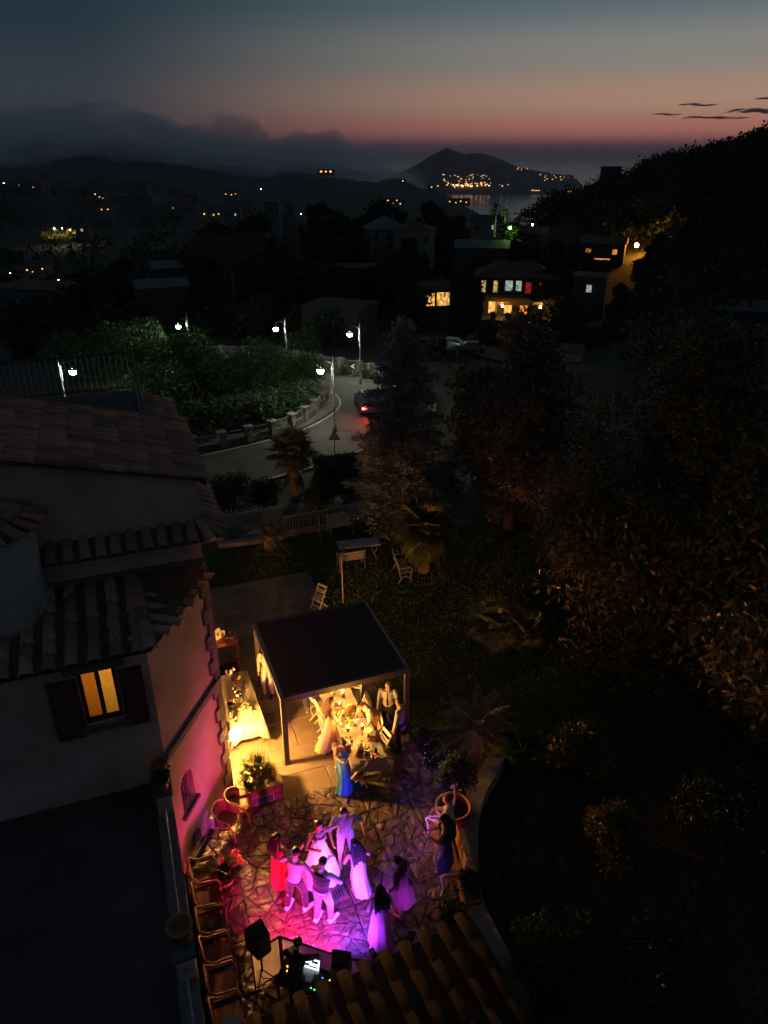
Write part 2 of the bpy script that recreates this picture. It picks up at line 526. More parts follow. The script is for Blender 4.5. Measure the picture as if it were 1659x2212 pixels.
# ---- road
cpts = [(250, 1075), (440, 1024), (600, 985), (700, 955), (765, 925), (808, 890), (812, 862), (782, 838), (728, 826), (650, 806), (560, 790), (430, 786), (300, 790), (150, 800)]
cl = [at_road(*p) for p in cpts]
def catmull(pts, n=10):
    out = []
    P = [pts[0]] + pts + [pts[-1]]
    for i in range(1, len(P) - 2):
        for k in range(n):
            t = k / n; a, b, c, d = P[i - 1], P[i], P[i + 1], P[i + 2]
            out.append(0.5 * ((2 * b) + (c - a) * t + (2 * a - 5 * b + 4 * c - d) * t * t + (3 * b - a - 3 * c + d) * t ** 3))
    out.append(pts[-1]); return out
road_line = catmull(cl, 8)
def ribbon(line, offs, dz, name, m, thick=None):
    """strip between two sideways offsets of a line; offs positive = right of travel"""
    V, Fs = [], []
    for i, p in enumerate(line):
        t = line[min(i + 1, len(line) - 1)] - line[max(i - 1, 0)]; t.z = 0; t.normalize()
        n = Vector((t.y, -t.x, 0))
        for o in offs:
            q = p + n * o; V.append((q.x, q.y, road_z(q.y) + dz))
        if thick:
            for o in offs:
                q = p + n * o; V.append((q.x, q.y, road_z(q.y) + dz - thick))
    k = len(offs) * (2 if thick else 1); m_ = len(offs)
    for i in range(len(line) - 1):
        a, b = i * k, (i + 1) * k
        for j in range(m_ - 1):
            Fs.append((a + j, a + j + 1, b + j + 1, b + j))
        if thick:
            Fs.append((a + m_, a, b, b + m_)); Fs.append((a + m_ - 1, a + 2 * m_ - 1, b + 2 * m_ - 1, b + m_ - 1))
    me = bpy.data.meshes.new(name); me.from_pydata([tuple(v) for v in V], [], Fs); me.update()
    return link(name, me, m)
m_asph = mat('asphalt', (.062, .052, .042), .85, .35, .8, bump=.3, bscale=25)
m_pave = mat('pavement_concrete', (.11, .10, .085), .9, .3, 1.2, bump=.3, bscale=12)
m_line = mat('road_paint', (.45, .45, .42), .7, .25, 3)
ribbon(road_line, (-3.1, 3.1), 0.0, 'road', m_asph)['kind'] = 'structure'
ribbon(road_line, (-5.3, -3.1), .13, 'pavement', m_pave, .13)['kind'] = 'structure'
ribbon(road_line[26:], (3.1, 4.6), .13, 'pavement', m_pave, .13)['kind'] = 'structure'
ribbon(road_line, (-2.95, -2.83), .006, 'road_marking', m_line)['kind'] = 'structure'
ribbon(road_line, (2.83, 2.95), .006, 'road_marking', m_line)['kind'] = 'structure'
# the paler old surface on the outside of the bend
m_asph2 = mat('old_asphalt', (.105, .098, .085), .85, .3, .7, bump=.3, bscale=20)
ribbon(road_line[44:74], (.2, 2.8), .004, 'road_surface', m_asph2)['kind'] = 'structure'
# second road with the parking place, further off
lane = [at(830, 700, -7.5), at(900, 712, -7.8), at(1000, 735, -8.0), at(1100, 760, -7.6), at(1230, 775, -6.5)]
lane = [Vector((p.x, p.y, ground_z(p.x, p.y))) for p in lane]
V, Fs = [], []
ll = catmull(lane, 8)
for i, p in enumerate(ll):
    for o in (-4.5, 0, 4.5):
        V.append((p.x + .2 * o, p.y + o, ground_z(p.x + .2 * o, p.y + o) + .25))
    if i: Fs += [(3 * i - 3, 3 * i - 2, 3 * i + 1, 3 * i), (3 * i - 2, 3 * i - 1, 3 * i + 2, 3 * i + 1)]
me = bpy.data.meshes.new('lane'); me.from_pydata(V, [], Fs); me.update()
link('lane', me, m_pave)['kind'] = 'structure'
# ------------------------------------------------------------------ villa
m_stucco = mat('rose_stucco', (.60, .41, .36), .9, .24, .9, bump=.25, bscale=30)
m_white = mat('white_stucco', (.50, .48, .46), .9, .28, 1.1, bump=.25, bscale=30)
m_quoin = mat('grey_tufa_stone', (.16, .14, .135), .9, .25, 5, bump=.5, bscale=25, rnd=.15)
m_tile = mat('clay_roof_tile', (.30, .165, .115), .85, .3, 4, bump=.4, bscale=22, rnd=.35, rndh=.025)
m_tiled = mat('weathered_pan_tile', (.11, .065, .048), .9, .35, 3, bump=.4, bscale=20)
m_wood = mat('red_brown_wood', (.13, .035, .022), .6, .25, 8, bump=.2, bscale=30)
m_dark = mat('dark_metal', (.025, .025, .027), .5, .2, 6, metal=.3)
m_iron = mat('painted_iron', (.30, .30, .32), .5, .2, 6)
m_terr = mat('terrace_tile', (.055, .055, .06), .7, .3, 1.2, bump=.2, bscale=10)
def curtain(name, c, k, z0, z1):
    """frosted pane lit from a lamp high in the room"""
    m = glow(name, c, k); t = m.node_tree; b = t.nodes['Principled BSDF']; ge = t.nodes.new('ShaderNodeNewGeometry'); sp = t.nodes.new('ShaderNodeSeparateXYZ'); t.links.new(ge.outputs['Position'], sp.inputs[0])
    r = t.nodes.new('ShaderNodeMapRange'); r.interpolation_type = 'SMOOTHSTEP'; r.inputs['From Min'].default_value = z0; r.inputs['From Max'].default_value = z1; r.inputs['To Min'].default_value = k * .45; r.inputs['To Max'].default_value = k * 1.1
    n = t.nodes.new('ShaderNodeTexNoise'); n.inputs['Scale'].default_value = 9; mu = t.nodes.new('ShaderNodeMath'); mu.operation = 'MULTIPLY'; ad = t.nodes.new('ShaderNodeMath'); ad.operation = 'ADD'; ad.inputs[1].default_value = .5
    t.links.new(n.outputs[0], ad.inputs[0]); t.links.new(sp.outputs[2], r.inputs[0]); t.links.new(r.outputs[0], mu.inputs[0]); t.links.new(ad.outputs[0], mu.inputs[1]); t.links.new(mu.outputs[0], b.inputs['Emission Strength']); return m
m_warmglass = curtain('lit_curtain_window', (1.0, .26, .012), .17, 4.7, 5.9)
m_warmglass2 = curtain('lit_frosted_window', (1.0, .37, .03), .28, 4.7, 5.9)
villa = thing('villa', 'rose stucco villa with clay tile roofs and a lit shuttered window', 'house', F0[:])
UP = Vector((0, 0, 1))
WD = (F0 - N0); WLEN = WD.length; WD = WD.normalized()          # along the canted pink wall
WN = Vector((WD.y, -WD.x, 0))                                    # its outward normal
def V2(o): return o
def hchild(mb, name, m, parent=None, smooth=False, fixn=True):
    """link a part whose shapes were given in world coordinates under the villa"""
    par = parent or villa
    o = mb.build(name, m, None, smooth, fixn)
    o.parent = par
    o.matrix_parent_inverse = Matrix.Translation(-F0)
    return o
def cut(o, cutters):
    for c in cutters:
        co = c.build('cutter', None, None, False, True)
        md = o.modifiers.new('b', 'BOOLEAN'); md.operation = 'DIFFERENCE'; md.object = co; md.solver = 'EXACT'
    dg = bpy.context.evaluated_depsgraph_get(); dg.update()
    me = bpy.data.meshes.new_from_object(o.evaluated_get(dg))
    cs = [md.object for md in o.modifiers]; o.modifiers.clear(); o.data = me
    for c in cs: bpy.data.objects.remove(c, do_unlink=True)

ZE = 6.25
# south wall of the bay, with the lit window
LW = N0 - E1 * 6.0
mb = MB(); mb.prism([(0, 0), (6.0, 0), (6.0, ZE), (0, ZE)], LW, E1, UP, E2, .35)
wall_s = hchild(mb, 'wall', m_stucco)
wx0, wx1, wz0, wz1 = -1.27, -.60, 4.72, 5.93
cutter = MB(); cutter.prism([(6 + wx0, wz0), (6 + wx1, wz0), (6 + wx1, wz1), (6 + wx0, wz1)], LW - E2 * .2, E1, UP, E2, .42)
cut(wall_s, [cutter])
def nb(s, z, out=0.0): return N0 + E1 * s + UP * z - E2 * out      # on the bay's south wall
win = MB()
for a, b in ((wx0, wx0 + .07), (wx1 - .07, wx1), (-.97, -.89)):
    win.prism([(a, wz0), (b, wz0), (b, wz1), (a, wz1)], nb(0, 0, -.06), E1, UP, E2, .07)
for a, b in ((wz0, wz0 + .12), (wz1 - .07, wz1)):
    win.prism([(wx0, a), (wx1, a), (wx1, b), (wx0, b)], nb(0, 0, -.065), E1, UP, E2, .06)
m_frame = mat('dark_window_frame', (.03, .018, .012), .6, .2, 8)
window_p = hchild(win, 'window', m_frame)
for i, (a, b) in enumerate(((wx0 + .07, -.97), (-.89, wx1 - .07))):
    q = MB(); q.prism([(a, wz0 + .12), (b, wz0 + .12), (b, wz1 - .07), (a, wz1 - .07)], nb(0, 0, -.095), E1, UP, E2, .01)
    o = q.build('pane', m_warmglass2 if i else m_warmglass, None, False, True); o.parent = window_p
sl = MB(); sl.prism([(wx0 - .22, wz1 + .02), (wx1 + .18, wz1 + .02), (wx1 + .18, wz1 + .2), (wx0 - .22, wz1 + .2)], nb(0, 0, .05), E1, UP, E2, .05)
hchild(sl, 'lintel', m_quoin)
sl = MB(); sl.prism([(wx0 - .12, wz0 - .13), (wx1 + .12, wz0 - .13), (wx1 + .12, wz0 - .01), (wx0 - .12, wz0 - .01)], nb(0, 0, .09), E1, UP, E2, .09)
hchild(sl, 'window_sill', m_quoin)
for (a, b) in ((-1.80, -1.29), (-.57, -.14)):
    q = MB(); za, zb = wz0 - .2, wz1 - .06
    for (c, d) in ((a, a + .07), (b - .07, b)):
        q.prism([(c, za), (d, za), (d, zb), (c, zb)], nb(0, 0, .06), E1, UP, E2, .045)
    for (c, d) in ((za, za + .12), (zb - .09, zb)):
        q.prism([(a + .07, c), (b - .07, c), (b - .07, d), (a + .07, d)], nb(0, 0, .06), E1, UP, E2, .045)
    sh = hchild(q, 'shutter', m_wood)
    nsl = 15; slat_me = None
    for k in range(nsl):
        z = za + .15 + (zb - za - .28) * (k + .5) / nsl
        if slat_me is None:
            w_ = (b - a - .14) / 2
            slat_me = MB().box((0, 0, 0), (w_ * 2, .012, .07), mtx=(Matrix.Rotation(YAW, 3, 'Z') @ Matrix.Rotation(R(-38), 3, 'X'))).mesh('slat')
            slat_me.materials.append(m_wood)
        o = link('slat', slat_me, None, sh)
        o.location = nb((a + b) / 2, z, .035)

# the canted pink wall with two barred arched windows
def wb(s, z, out=0.0): return N0 + WD * s + UP * z + WN * out
mb = MB(); mb.prism([(0, 0), (WLEN, 0), (WLEN, ZE + .1), (0, ZE + .1)], N0, WD, UP, -WN, .35)
wall_e = hchild(mb, 'wall', m_stucco)
def arch(s0, s1, z0, z1, n=9):
    c = (s0 + s1) / 2; r = (s1 - s0) / 2
    pts = [(s0, z0), (s1, z0)]
    for k in range(n + 1):
        a = math.pi * k / n
        pts.append((c + r * math.cos(a), z1 - r + r * math.sin(a)))
    return pts
arches = [(.34, .90, 1.48, 2.42), (.38, .88, .12, .62)]
cs = []
for (s0, s1, z0, z1) in arches:
    c = MB(); c.prism(arch(s0, s1, z0, z1), N0 + WN * .1, WD, UP, -WN, .3); cs.append(c)
cut(wall_e, cs)
m_room = glow('warm_room_light', (1.0, .36, .05), .10)
m_nightglass = mat('dark_window_glass', (.03, .02, .02), .15, .2, 5, spec=.6)
for k, (s0, s1, z0, z1) in enumerate(arches):
    q = MB(); q.prism(arch(s0 - .0, s1 + .0, z0, z1), N0 - WN * .17, WD, UP, -WN, .02)
    w = hchild(q, 'window', m_nightglass)
    if k == 0:
        q = MB(); q.prism([(s0 + .04, z0 + .28), (s0 + .2, z0 + .22), (s0 + .22, z1 - .34), (s0 + .05, z1 - .36)], N0 - WN * .165, WD, UP, WN, .004)
        o = q.build('lamp_glow', m_room, None, False, True); o.parent = w
    g_ = MB(); nvb = 5
    for i in range(nvb):
        s = s0 + (s1 - s0) * (i + .5) / nvb; r = (s1 - s0) / 2; c = (s0 + s1) / 2
        zt = z1 - r + math.sqrt(max(0, r * r - (s - c) ** 2))
        g_.tube([wb(s, z0, -.03), wb(s, zt, -.03)], .007, 6)
    for i in range(6 if k == 0 else 4):
        z = z0 + (z1 - z0 - .12) * (i + .5) / (6 if k == 0 else 4)
        g_.tube([wb(s0, z, -.025), wb(s1, z, -.025)], .006, 6)
    o = g_.build('window_grille', m_iron, None, False, True); o.parent = w
    q = MB(); q.prism([(s0 - .1, z0 - .09), (s1 + .06, z0 - .09), (s1 + .06, z0), (s0 - .1, z0)], N0, WD, UP, WN, .09)
    hchild(q, 'window_sill', m_quoin)
# string course and plinth
q = MB()
q.prism([(-.02, 3.36), (WLEN, 3.36), (WLEN, 3.44), (-.02, 3.44)], N0, WD, UP, WN, .06)
q.prism([(-.02, 3.47), (WLEN, 3.47), (WLEN, 3.57), (-.02, 3.57)], N0, WD, UP, WN, .09)
hchild(q, 'string_course', m_quoin)
q = MB(); q.prism([(0, 0), (WLEN, 0), (WLEN, .1), (0, .1)], N0, WD, UP, WN, .03)
hchild(q, 'plinth', m_quoin)
# quoins: alternating long and short stones up the corner
for k in range(19):
    z0 = .02 + k * .345; L = .36 if k % 2 else .20
    q = MB(); q.prism([(WLEN - L, 0), (WLEN + .02, 0), (WLEN + .02, .325), (WLEN - L, .325)], N0 + UP * z0, WD, UP, WN, .062)
    hchild(q, 'quoin', m_quoin)
    L2 = .22 if k % 2 else .36
    q = MB(); q.prism([(0, 0), (L2, 0), (L2, .325), (0, .325)], F0 + UP * z0 + E1 * .0, E2, UP, E1, .045)
    hchild(q, 'quoin', m_quoin)
# east wall beyond the corner and the main south wall above the bay
mb = MB(); mb.prism([(0, 0), (9.0, 0), (9.0, 7.3), (0, 7.3)], F0 + E2 * .02, E2, UP, -E1, .35)
hchild(mb, 'wall', m_stucco)
mb = MB(); mb.prism([(-8, 6.0), (0, 6.0), (0, 7.62), (-8, 7.62)], F0, E1, UP, E2, .35)
hchild(mb, 'wall', m_stucco)
mb = MB(); mb.prism([(-8, 7.62), (.08, 7.62), (.08, 8.5), (-3.45, 9.36), (-8, 10.45)], F0 + E2 * .04, E1, UP, E2, .3)
hchild(mb, 'gable_wall', m_stucco)
q = MB(); q.prism([(-8, 6.64), (.06, 6.64), (.06, 6.73), (-8, 6.73)], F0, E1, UP, -E2, .05)
hchild(q, 'string_course', m_quoin)
# dentils below the cornice
den = MB().box((0, 0, 0), (.13, .1, .12), YAW).mesh('dentil'); den.materials.append(m_stucco)
for k in range(17):
    o = link('dentil', den, None, villa); o.location = hb(-.12 - k * .215, -.06, 7.20) - F0
q = MB(); q.prism([(-8, 7.27), (.45, 7.27), (.45, 7.33), (-8, 7.33)], F0 - E2 * .42, E1, UP, E2, .42)
q.prism([(0, 7.27), (9, 7.27), (9, 7.33), (0, 7.33)], F0, E2, UP, E1, .45)
hchild(q, 'cornice', m_stucco)

# ---- barrel tiles
def tile_mesh(L=.46, w0=.10, w1=.125, h=.075, n=6):
    """half-round clay tile lying along +x (down the slope), wider at the low end, with thickness"""
    V, Fs = [], []
    th = .014
    for (x, w, hh) in ((0, w0, h * .85), (L, w1, h)):
        for k in range(n + 1):
            a = math.pi * k / n; V.append((x, w * math.cos(a), hh * math.sin(a)))
        for k in range(n + 1):
            a = math.pi * k / n; V.append((x, (w - th) * math.cos(a), (hh - th) * math.sin(a)))
    m = n + 1
    for k in range(n):
        Fs.append((k, k + 1, 2 * m + k + 1, 2 * m + k))
        Fs.append((2 * m + k, 2 * m + k + 1, 3 * m + k + 1, 3 * m + k))
    for k in range(n): Fs.append((m + k + 1, m + k, 3 * m + k, 3 * m + k + 1))
    me = bpy.data.meshes.new('tile'); me.from_pydata(V, [], Fs); me.update()
    for p in me.polygons: p.use_smooth = True
    me.materials.append(m_tile)
    return me
TILE = tile_mesh()
m_tiledim = mat('dimmed_roof_tile', (.0105, .0075, .0068), .95, .4, 5, bump=.5, bscale=22, rnd=.3, rndh=.02, spec=.15)  # clay colour darkened to stand in for the weak light on the porch roof
TILE_DIM = tile_mesh(); TILE_DIM.materials.clear(); TILE_DIM.materials.append(m_tiledim)
m_pandim = mat('dimmed_pan_tile', (.022, .017, .015), .95, .4, 4, bump=.5, bscale=20, spec=.15)  # pan colour darkened too, low light put into the colour
def tile_rot(down, across_hint=UP, jit=0.0):
    x = down.normalized(); z = (across_hint - x * across_hint.dot(x)).normalized(); y = z.cross(x)
    M = Matrix((x, y, z)).transposed()
    if jit: M = M @ Matrix.Rotation(random.uniform(-jit, jit), 3, 'Z')
    return M.to_euler()
def place_tile(parent, p, down, up=UP, jit=.03, origin=None, scale=None):
    o = link('tile', TILE, None, parent)
    o.location = Vector(p)
    o.rotation_euler = tile_rot(down, up, jit)
    if scale: o.scale = scale
    return o
def deck(p00, p10, p11, p01, thick=.05):
    """thin roof deck between four corners"""
    q = MB(); ps = [Vector(p) for p in (p00, p10, p11, p01)]
    lo = [p - UP * thick for p in ps]
    q.add(ps + lo, [(0, 1, 2, 3), (7, 6, 5, 4), (0, 4, 5, 1), (1, 5, 6, 2), (2, 6, 7, 3), (3, 7, 4, 0)])
    return q

# upper roof: falls to the east, tiles pointing down the slope; its verge looks at the camera
def up_roof(s, t): return hb(s, t, 8.58 - (s - .12) * .253)
upd = (up_roof(.2, 0) - up_roof(-2, 0)).normalized(); upn = E2.cross(upd) * -1
if upn.z < 0: upn = -upn
T0, T1 = -.12, 3.7
roof_u = hchild(deck(up_roof(-8, T0), up_roof(.12, T0), up_roof(.12, T1), up_roof(-8, T1)), 'roof', m_tiled)
rowsp = .155; step = .50; n_t = 0
for j in range(int((T1 - T0) / rowsp) + 1):
    t = T0 + .08 + j * rowsp
    for k in range(8):
        s = .2 - (k + 1) * step + random.uniform(-.012, .012) + (.5 * step if False else 0)
        p = up_roof(s, t) + upn * (.028 + random.uniform(0, .012))
        if s < -4.2: continue
        place_tile(roof_u, p, (upd - upn * .05), upn, .02, scale=(1.3, .64, 1.45)); n_t += 1
        if n_t > 262: break
    if n_t > 262: break
# dark gutter edge along the right side of the upper roof
q = MB(); q.tube([up_roof(.2, T0 - .12) - UP * .03, up_roof(.2, T1) - UP * .03], .05, 8)
q.bar(up_roof(.14, T0 - .1), up_roof(.14, T1), .05, .10)
hchild(q, 'gutter', m_dark)
mb = MB(); mb.prism([(0, 7.33), (3.6, 7.33), (3.6, 8.46), (0, 8.46)], F0 + E2 * .1, E2, UP, -E1, .3)
hchild(mb, 'wall', m_stucco)
# cornice tiles, south side and round the corner
roof_c = hchild(deck(hb(-8, -.46, 7.36), hb(.02, -.46, 7.36), hb(.02, 0.02, 7.60), hb(-8, 0.02, 7.60), .04), 'cornice_roof', m_tiled)
dn = Vector((-E2.x, -E2.y, -.5))
for k in range(13):
    s = -.16 - k * .30
    for a in (0.0,):
        place_tile(roof_c, hb(s, .0, 7.62), dn, UP, .04, scale=(1.22, .92, 1.1))
q = deck(hb(0, 0.02, 7.60), hb(.5, 0.02, 7.36), hb(.5, 6, 7.36), hb(0, 6, 7.60), .04)
roof_ce = hchild(q, 'cornice_roof', m_tiled)
de = Vector((E1.x, E1.y, -.5))
for k in range(9):
    place_tile(roof_ce, hb(.0, .32 + k * .30, 7.62), de, UP, .04, scale=(1.3, .92, 1.1))
for k, ang in enumerate((-18, -45, -72)):
    d_ = (E1 * math.cos(R(ang)) + E2 * math.sin(R(ang))) ; d_.z = -.42
    place_tile(roof_ce, hb(0, .02, 7.63), d_, UP, .0, scale=(1.45, .85, 1.1))
q = MB(); q.add([hb(0, .02, 7.6), hb(0, -.46, 7.36), hb(.5, -.46, 7.36), hb(.5, .02, 7.36)], [(0, 1, 2), (0, 2, 3)])
hchild(q, 'corner_hip', m_tiled)

# bay roof: lean-to against the main wall with a hip to the canted side
ZT = 6.62
hipT = hb(-1.46, .0, ZT); 
eL = N0 - E1 * 6 + UP * ZE - E2 * .22; eN = N0 + UP * ZE + (WN * .5 - E2 * .5).normalized() * .16; eF = F0 + UP * (ZE + .05) + WN * .12
topL = hb(-8, 0, ZT)
q = MB()
q.add([eL, eN, hipT, topL], [(0, 1, 2, 3)]); q.add([eN, eF, hb(-.02, 0, ZT - .02), hipT], [(0, 1, 2, 3)])
q.add([p - UP * .06 for p in (eL, eN, hipT, topL)], [(3, 2, 1, 0)]); q.add([p - UP * .06 for p in (eN, eF, hb(-.02, 0, ZT - .02), hipT)], [(3, 2, 1, 0)])
roof_b = hchild(q, 'bay_roof', m_tiled)
sd = Vector((-E2.x, -E2.y, 0))
slope = (ZT - ZE) / 2.3
for k in range(12):
    s = -1.52 - k * .385
    base = hb(s, 0, ZT)
    if s > -1.4: continue
    nn = 6
    for j in range(nn):
        p = base - E2 * (.02 + j * .375) - UP * (slope * (.02 + j * .375)) + UP * .03
        place_tile(roof_b, p, Vector((-E2.x, -E2.y, -slope - .03)), UP, .04, scale=(1, 1.05, 1.15))
# ribs on the canted end, parallel to each other, running down to the canted eave
topR = hb(-.02, 0, ZT - .02)
rib = (eF - topR); rib = Vector((WN.x, WN.y, 0)) * .9 + Vector((E1.x, E1.y, 0)) * .5
rib.normalize()
for k in range(8):
    e_ = eF.lerp(eN, (k + .35) / 8.0)
    L_ = 0.0
    while L_ < 2.6:                       # walk up the slope to the hip or the wall
        p = e_ - rib * (L_ + .05)
        s_, t_ = st(p)
        h_ = (hipT - eN); side = h_.x * (p.y - eN.y) - h_.y * (p.x - eN.x)
        if t_ > -.02 or side > 0: break
        L_ += .05
    n_ = int(math.ceil(L_ / .42))
    if L_ < .15: continue
    n_ = max(n_, 1)
    frac = L_ / 2.2
    zend = e_.z; zst = min(ZT, e_.z + .17 * L_)
    for j in range(n_):
        q0 = L_ * (1 - j / n_)
        p = e_ - rib * q0; p.z = zend + (zst - zend) * (q0 / L_) + .04
        place_tile(roof_b, p, Vector((rib.x, rib.y, -.20)), UP, .03, scale=(1.03, 1.0, 1.1))
hl = (eN - hipT); nh = int(hl.length / .36)
for j in range(nh):
    place_tile(roof_b, hipT + hl * (j / nh) + UP * .05, hl, UP, .02, scale=(1.02, 1.15, 1.3))

# round turret on the bay roof
tc_ = hb(-4.02, -.35, 0); tr_ = .98
q = MB(); q.lathe([(tr_, 5.9), (tr_, 8.35), (tr_ * .98, 8.36)], tc_, 28)
tur = hchild(q, 'turret', m_white, None, True)
q = MB(); q.lathe([(tr_ + .16, 8.34), (tr_ + .16, 8.38), (.05, 8.78)], tc_, 28)
roof_t = hchild(q, 'turret_roof', m_tiled)
for k in range(20):
    a = -2.6 + k * .31
    d_ = Vector((math.cos(a), math.sin(a), -.36))
    for j in range(2):
        p = tc_ + Vector((math.cos(a), math.sin(a), 0)) * (.86 - j * .42) + UP * (8.52 + j * .155)
        place_tile(roof_t, p, d_, UP, .03, scale=(.95, 1.0 if j == 0 else .8, 1.1))
q = MB(); q.tube([at(8, 1175, 7.4), at(8, 1175, 7.4) - UP * 1.6], .05, 8)
a_ = R(-100)
q = MB(); pp = tc_ + Vector((math.cos(a_), math.sin(a_), 0)) * (tr_ + .04)
q.tube([pp + UP * 8.3, pp + UP * 6.1], .045, 8)
hchild(q, 'downpipe', m_wood)

# roof terrace with railing, behind the upper roof
zt_ = 9.0
def rt(u, v, z): return at(u, v, z)
tA = up_roof(-3.2, T1 + .05); 
q = MB()
TS0, TS1, TT0, TT1 = -9, -.55, T1 + .02, T1 + 3.2
q.prism([(TS0, 7.0), (TS1, 7.0), (TS1, 8.55), (TS0, 8.55)], hb(0, TT0, 0), E1, UP, E2, TT1 - TT0)
hchild(q, 'roof_terrace', m_dark)
q = MB(); q.prism([(TT0, 8.55), (TT1, 8.55), (TT1, 8.75), (TT0, 8.9)], hb(TS1 - .18, 0, 0), E2, UP, E1, .18)
hchild(q, 'parapet', m_quoin)
rail = MB(); rail.tube([hb(TS0, TT1 - .1, 9.62), hb(TS1 - .1, TT1 - .1, 9.62)], .022, 6)
rail.tube([hb(TS0, TT1 - .1, 8.68), hb(TS1 - .1, TT1 - .1, 8.68)], .018, 6)
rail.tube([hb(TS1 - .1, TT1 - .1, 9.62), hb(TS1 - .1, TT0 + .1, 8.95)], .03, 6)
rl = hchild(rail, 'railing', m_dark)
bar_me = MB().box((0, 0, .47), (.016, .016, .94)).mesh('baluster'); bar_me.materials.append(m_iron)
for k in range(44):
    o = link('baluster', bar_me, None, rl); o.location = hb(TS1 - .1 - k * .145, TT1 - .1, 8.67)
# small strip of tiles beyond the terrace
rf = hchild(deck(hb(-.5, T1 + .1, 8.35), hb(.2, T1 + .1, 8.15), hb(.2, T1 + 3.2, 8.15), hb(-.5, T1 + 3.2, 8.35)), 'roof', m_tiled)
for j in range(10):
    for k in range(2):
        place_tile(rf, hb(-.55 + k * .36, T1 + .25 + j * .3, 8.42 - k * .1), Vector((E1.x, E1.y, -.27)), UP, .03, scale=(1, 1, 1))

# ---- first floor terrace in front of the bay, with parapet, piers and a rail
q = MB(); q.prism([(-8, 0), (0, 0), (0, 2.92), (-8, 2.92)], N0 - E2 * 9.0 + E1 * -.02, E1, UP, E2, 8.98)
terr = hchild(q, 'terrace', m_terr)
q = MB(); q.prism([(0, 2.92), (9.0, 2.92), (9.0, 3.02), (0, 3.02)], N0 - E2 * 9.0 - E1 * .30, E2, UP, E1, .32)
hchild(q, 'parapet', m_quoin)
m_slab = mat('grey_cap_stone', (.11, .11, .115), .9, .25, 4, bump=.3, bscale=20)
piers = [(-.62, .85), (-4.10, .62)]
for (tc0, ln) in piers:
    p0 = N0 + E2 * tc0
    q = MB(); q.prism([(-.26, 3.0), (.02, 3.0), (.02, 3.42), (-.26, 3.42)], p0 - E2 * ln * .5, E1, UP, E2, ln * .9)
    pier = hchild(q, 'pier', m_stucco)
    q = MB(); q.prism([(-.32, 3.42), (.05, 3.42), (.05, 3.49), (-.32, 3.49)], p0 - E2 * ln * .46, E1, UP, E2, ln * .95)
    o = q.build('cap', m_slab, None, False, True); o.parent = pier
m_blue = mat('blue_grey_steel_tube', (.20, .26, .34), .4, .15, 5, metal=.5)
q = MB(); q.tube([N0 - E1 * .14 + E2 * -1.0 + UP * 3.30, N0 - E1 * .14 - E2 * 3.85 + UP * 3.30], .025, 8)
q.tube([N0 - E1 * .14 - E2 * 4.4 + UP * 3.30, N0 - E1 * .14 - E2 * 8.5 + UP * 3.30], .025, 8)
hchild(q, 'handrail', m_blue)

# ---- porch roof in the foreground: eave towards the courtyard, rising towards the camera
porch = thing('porch', 'dark clay tiled porch roof rising in the foreground below the viewer', 'porch', hb(1.0, -7.5))
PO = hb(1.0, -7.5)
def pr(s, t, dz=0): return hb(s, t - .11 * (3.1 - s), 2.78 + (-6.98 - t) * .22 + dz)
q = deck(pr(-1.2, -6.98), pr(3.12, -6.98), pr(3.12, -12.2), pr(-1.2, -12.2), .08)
pd = q.build('roof_deck', m_pandim, None, False, True); pd.parent = porch; pd.matrix_parent_inverse = Matrix.Translation(-PO)
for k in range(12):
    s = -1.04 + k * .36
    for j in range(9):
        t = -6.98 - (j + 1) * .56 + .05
        o = link('tile', TILE_DIM, None, porch); o.location = pr(s, t, .05) - PO
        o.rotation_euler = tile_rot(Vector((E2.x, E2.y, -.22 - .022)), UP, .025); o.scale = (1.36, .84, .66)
q = MB()
for (s, t) in ((-1.0, -7.2), (2.95, -7.2), (-1.0, -12), (2.95, -12)):
    q.box(hb(s, t, 1.3) , (.28, .28, 2.6 + (0.9 if t < -10 else 0)), YAW)
pp = q.build('post', m_stucco, None, False, True); pp.parent = porch; pp.matrix_parent_inverse = Matrix.Translation(-PO)
# ------------------------------------------------------------------ patio, courtyard, lawn
m_slabst = mat('patio_sandstone', (.15, .122, .092), .75, .22, 2.2, bump=.25, bscale=14, rnd=.16, rndh=.012)
m_joint = mat('patio_joint', (.14, .12, .09), .95, .2, 6)
m_stone = mat('porphyry_stone', (.105, .08, .062), .34, .4, 3.0, bump=1.0, bscale=6, bdist=.10, rnd=.35, rndh=.02, spec=.5)
m_mortar = mat('paving_mortar', (.075, .06, .047), .95, .3, 9, bump=.3, bscale=30)
m_lawn = mat('lawn_soil', (.03, .045, .012), .95, .4, 3.0, bump=.6, bscale=30, c2=(.04, .055, .016))
def sheet(name, pts, z, m, thick=.0):
    q = MB(); k = len(pts)
    vs = [Vector((p[0], p[1], z)) for p in pts]
    if thick:
        q.add(vs + [v - UP * thick for v in vs], [tuple(range(k)), tuple(range(2 * k - 1, k - 1, -1))] + [(i, k + i, k + (i + 1) % k, (i + 1) % k) for i in range(k)])
    else: q.add(vs, [tuple(range(k))])
    o = q.build(name, m, None, False, True); return o
def inside(p, poly):
    x, y = p; c = False; j = len(poly) - 1
    for i in range(len(poly)):
        xi, yi = poly[i][:2]; xj, yj = poly[j][:2]
        if (yi > y) != (yj > y) and x < (xj - xi) * (y - yi) / (yj - yi) + xi: c = not c
        j = i
    return c
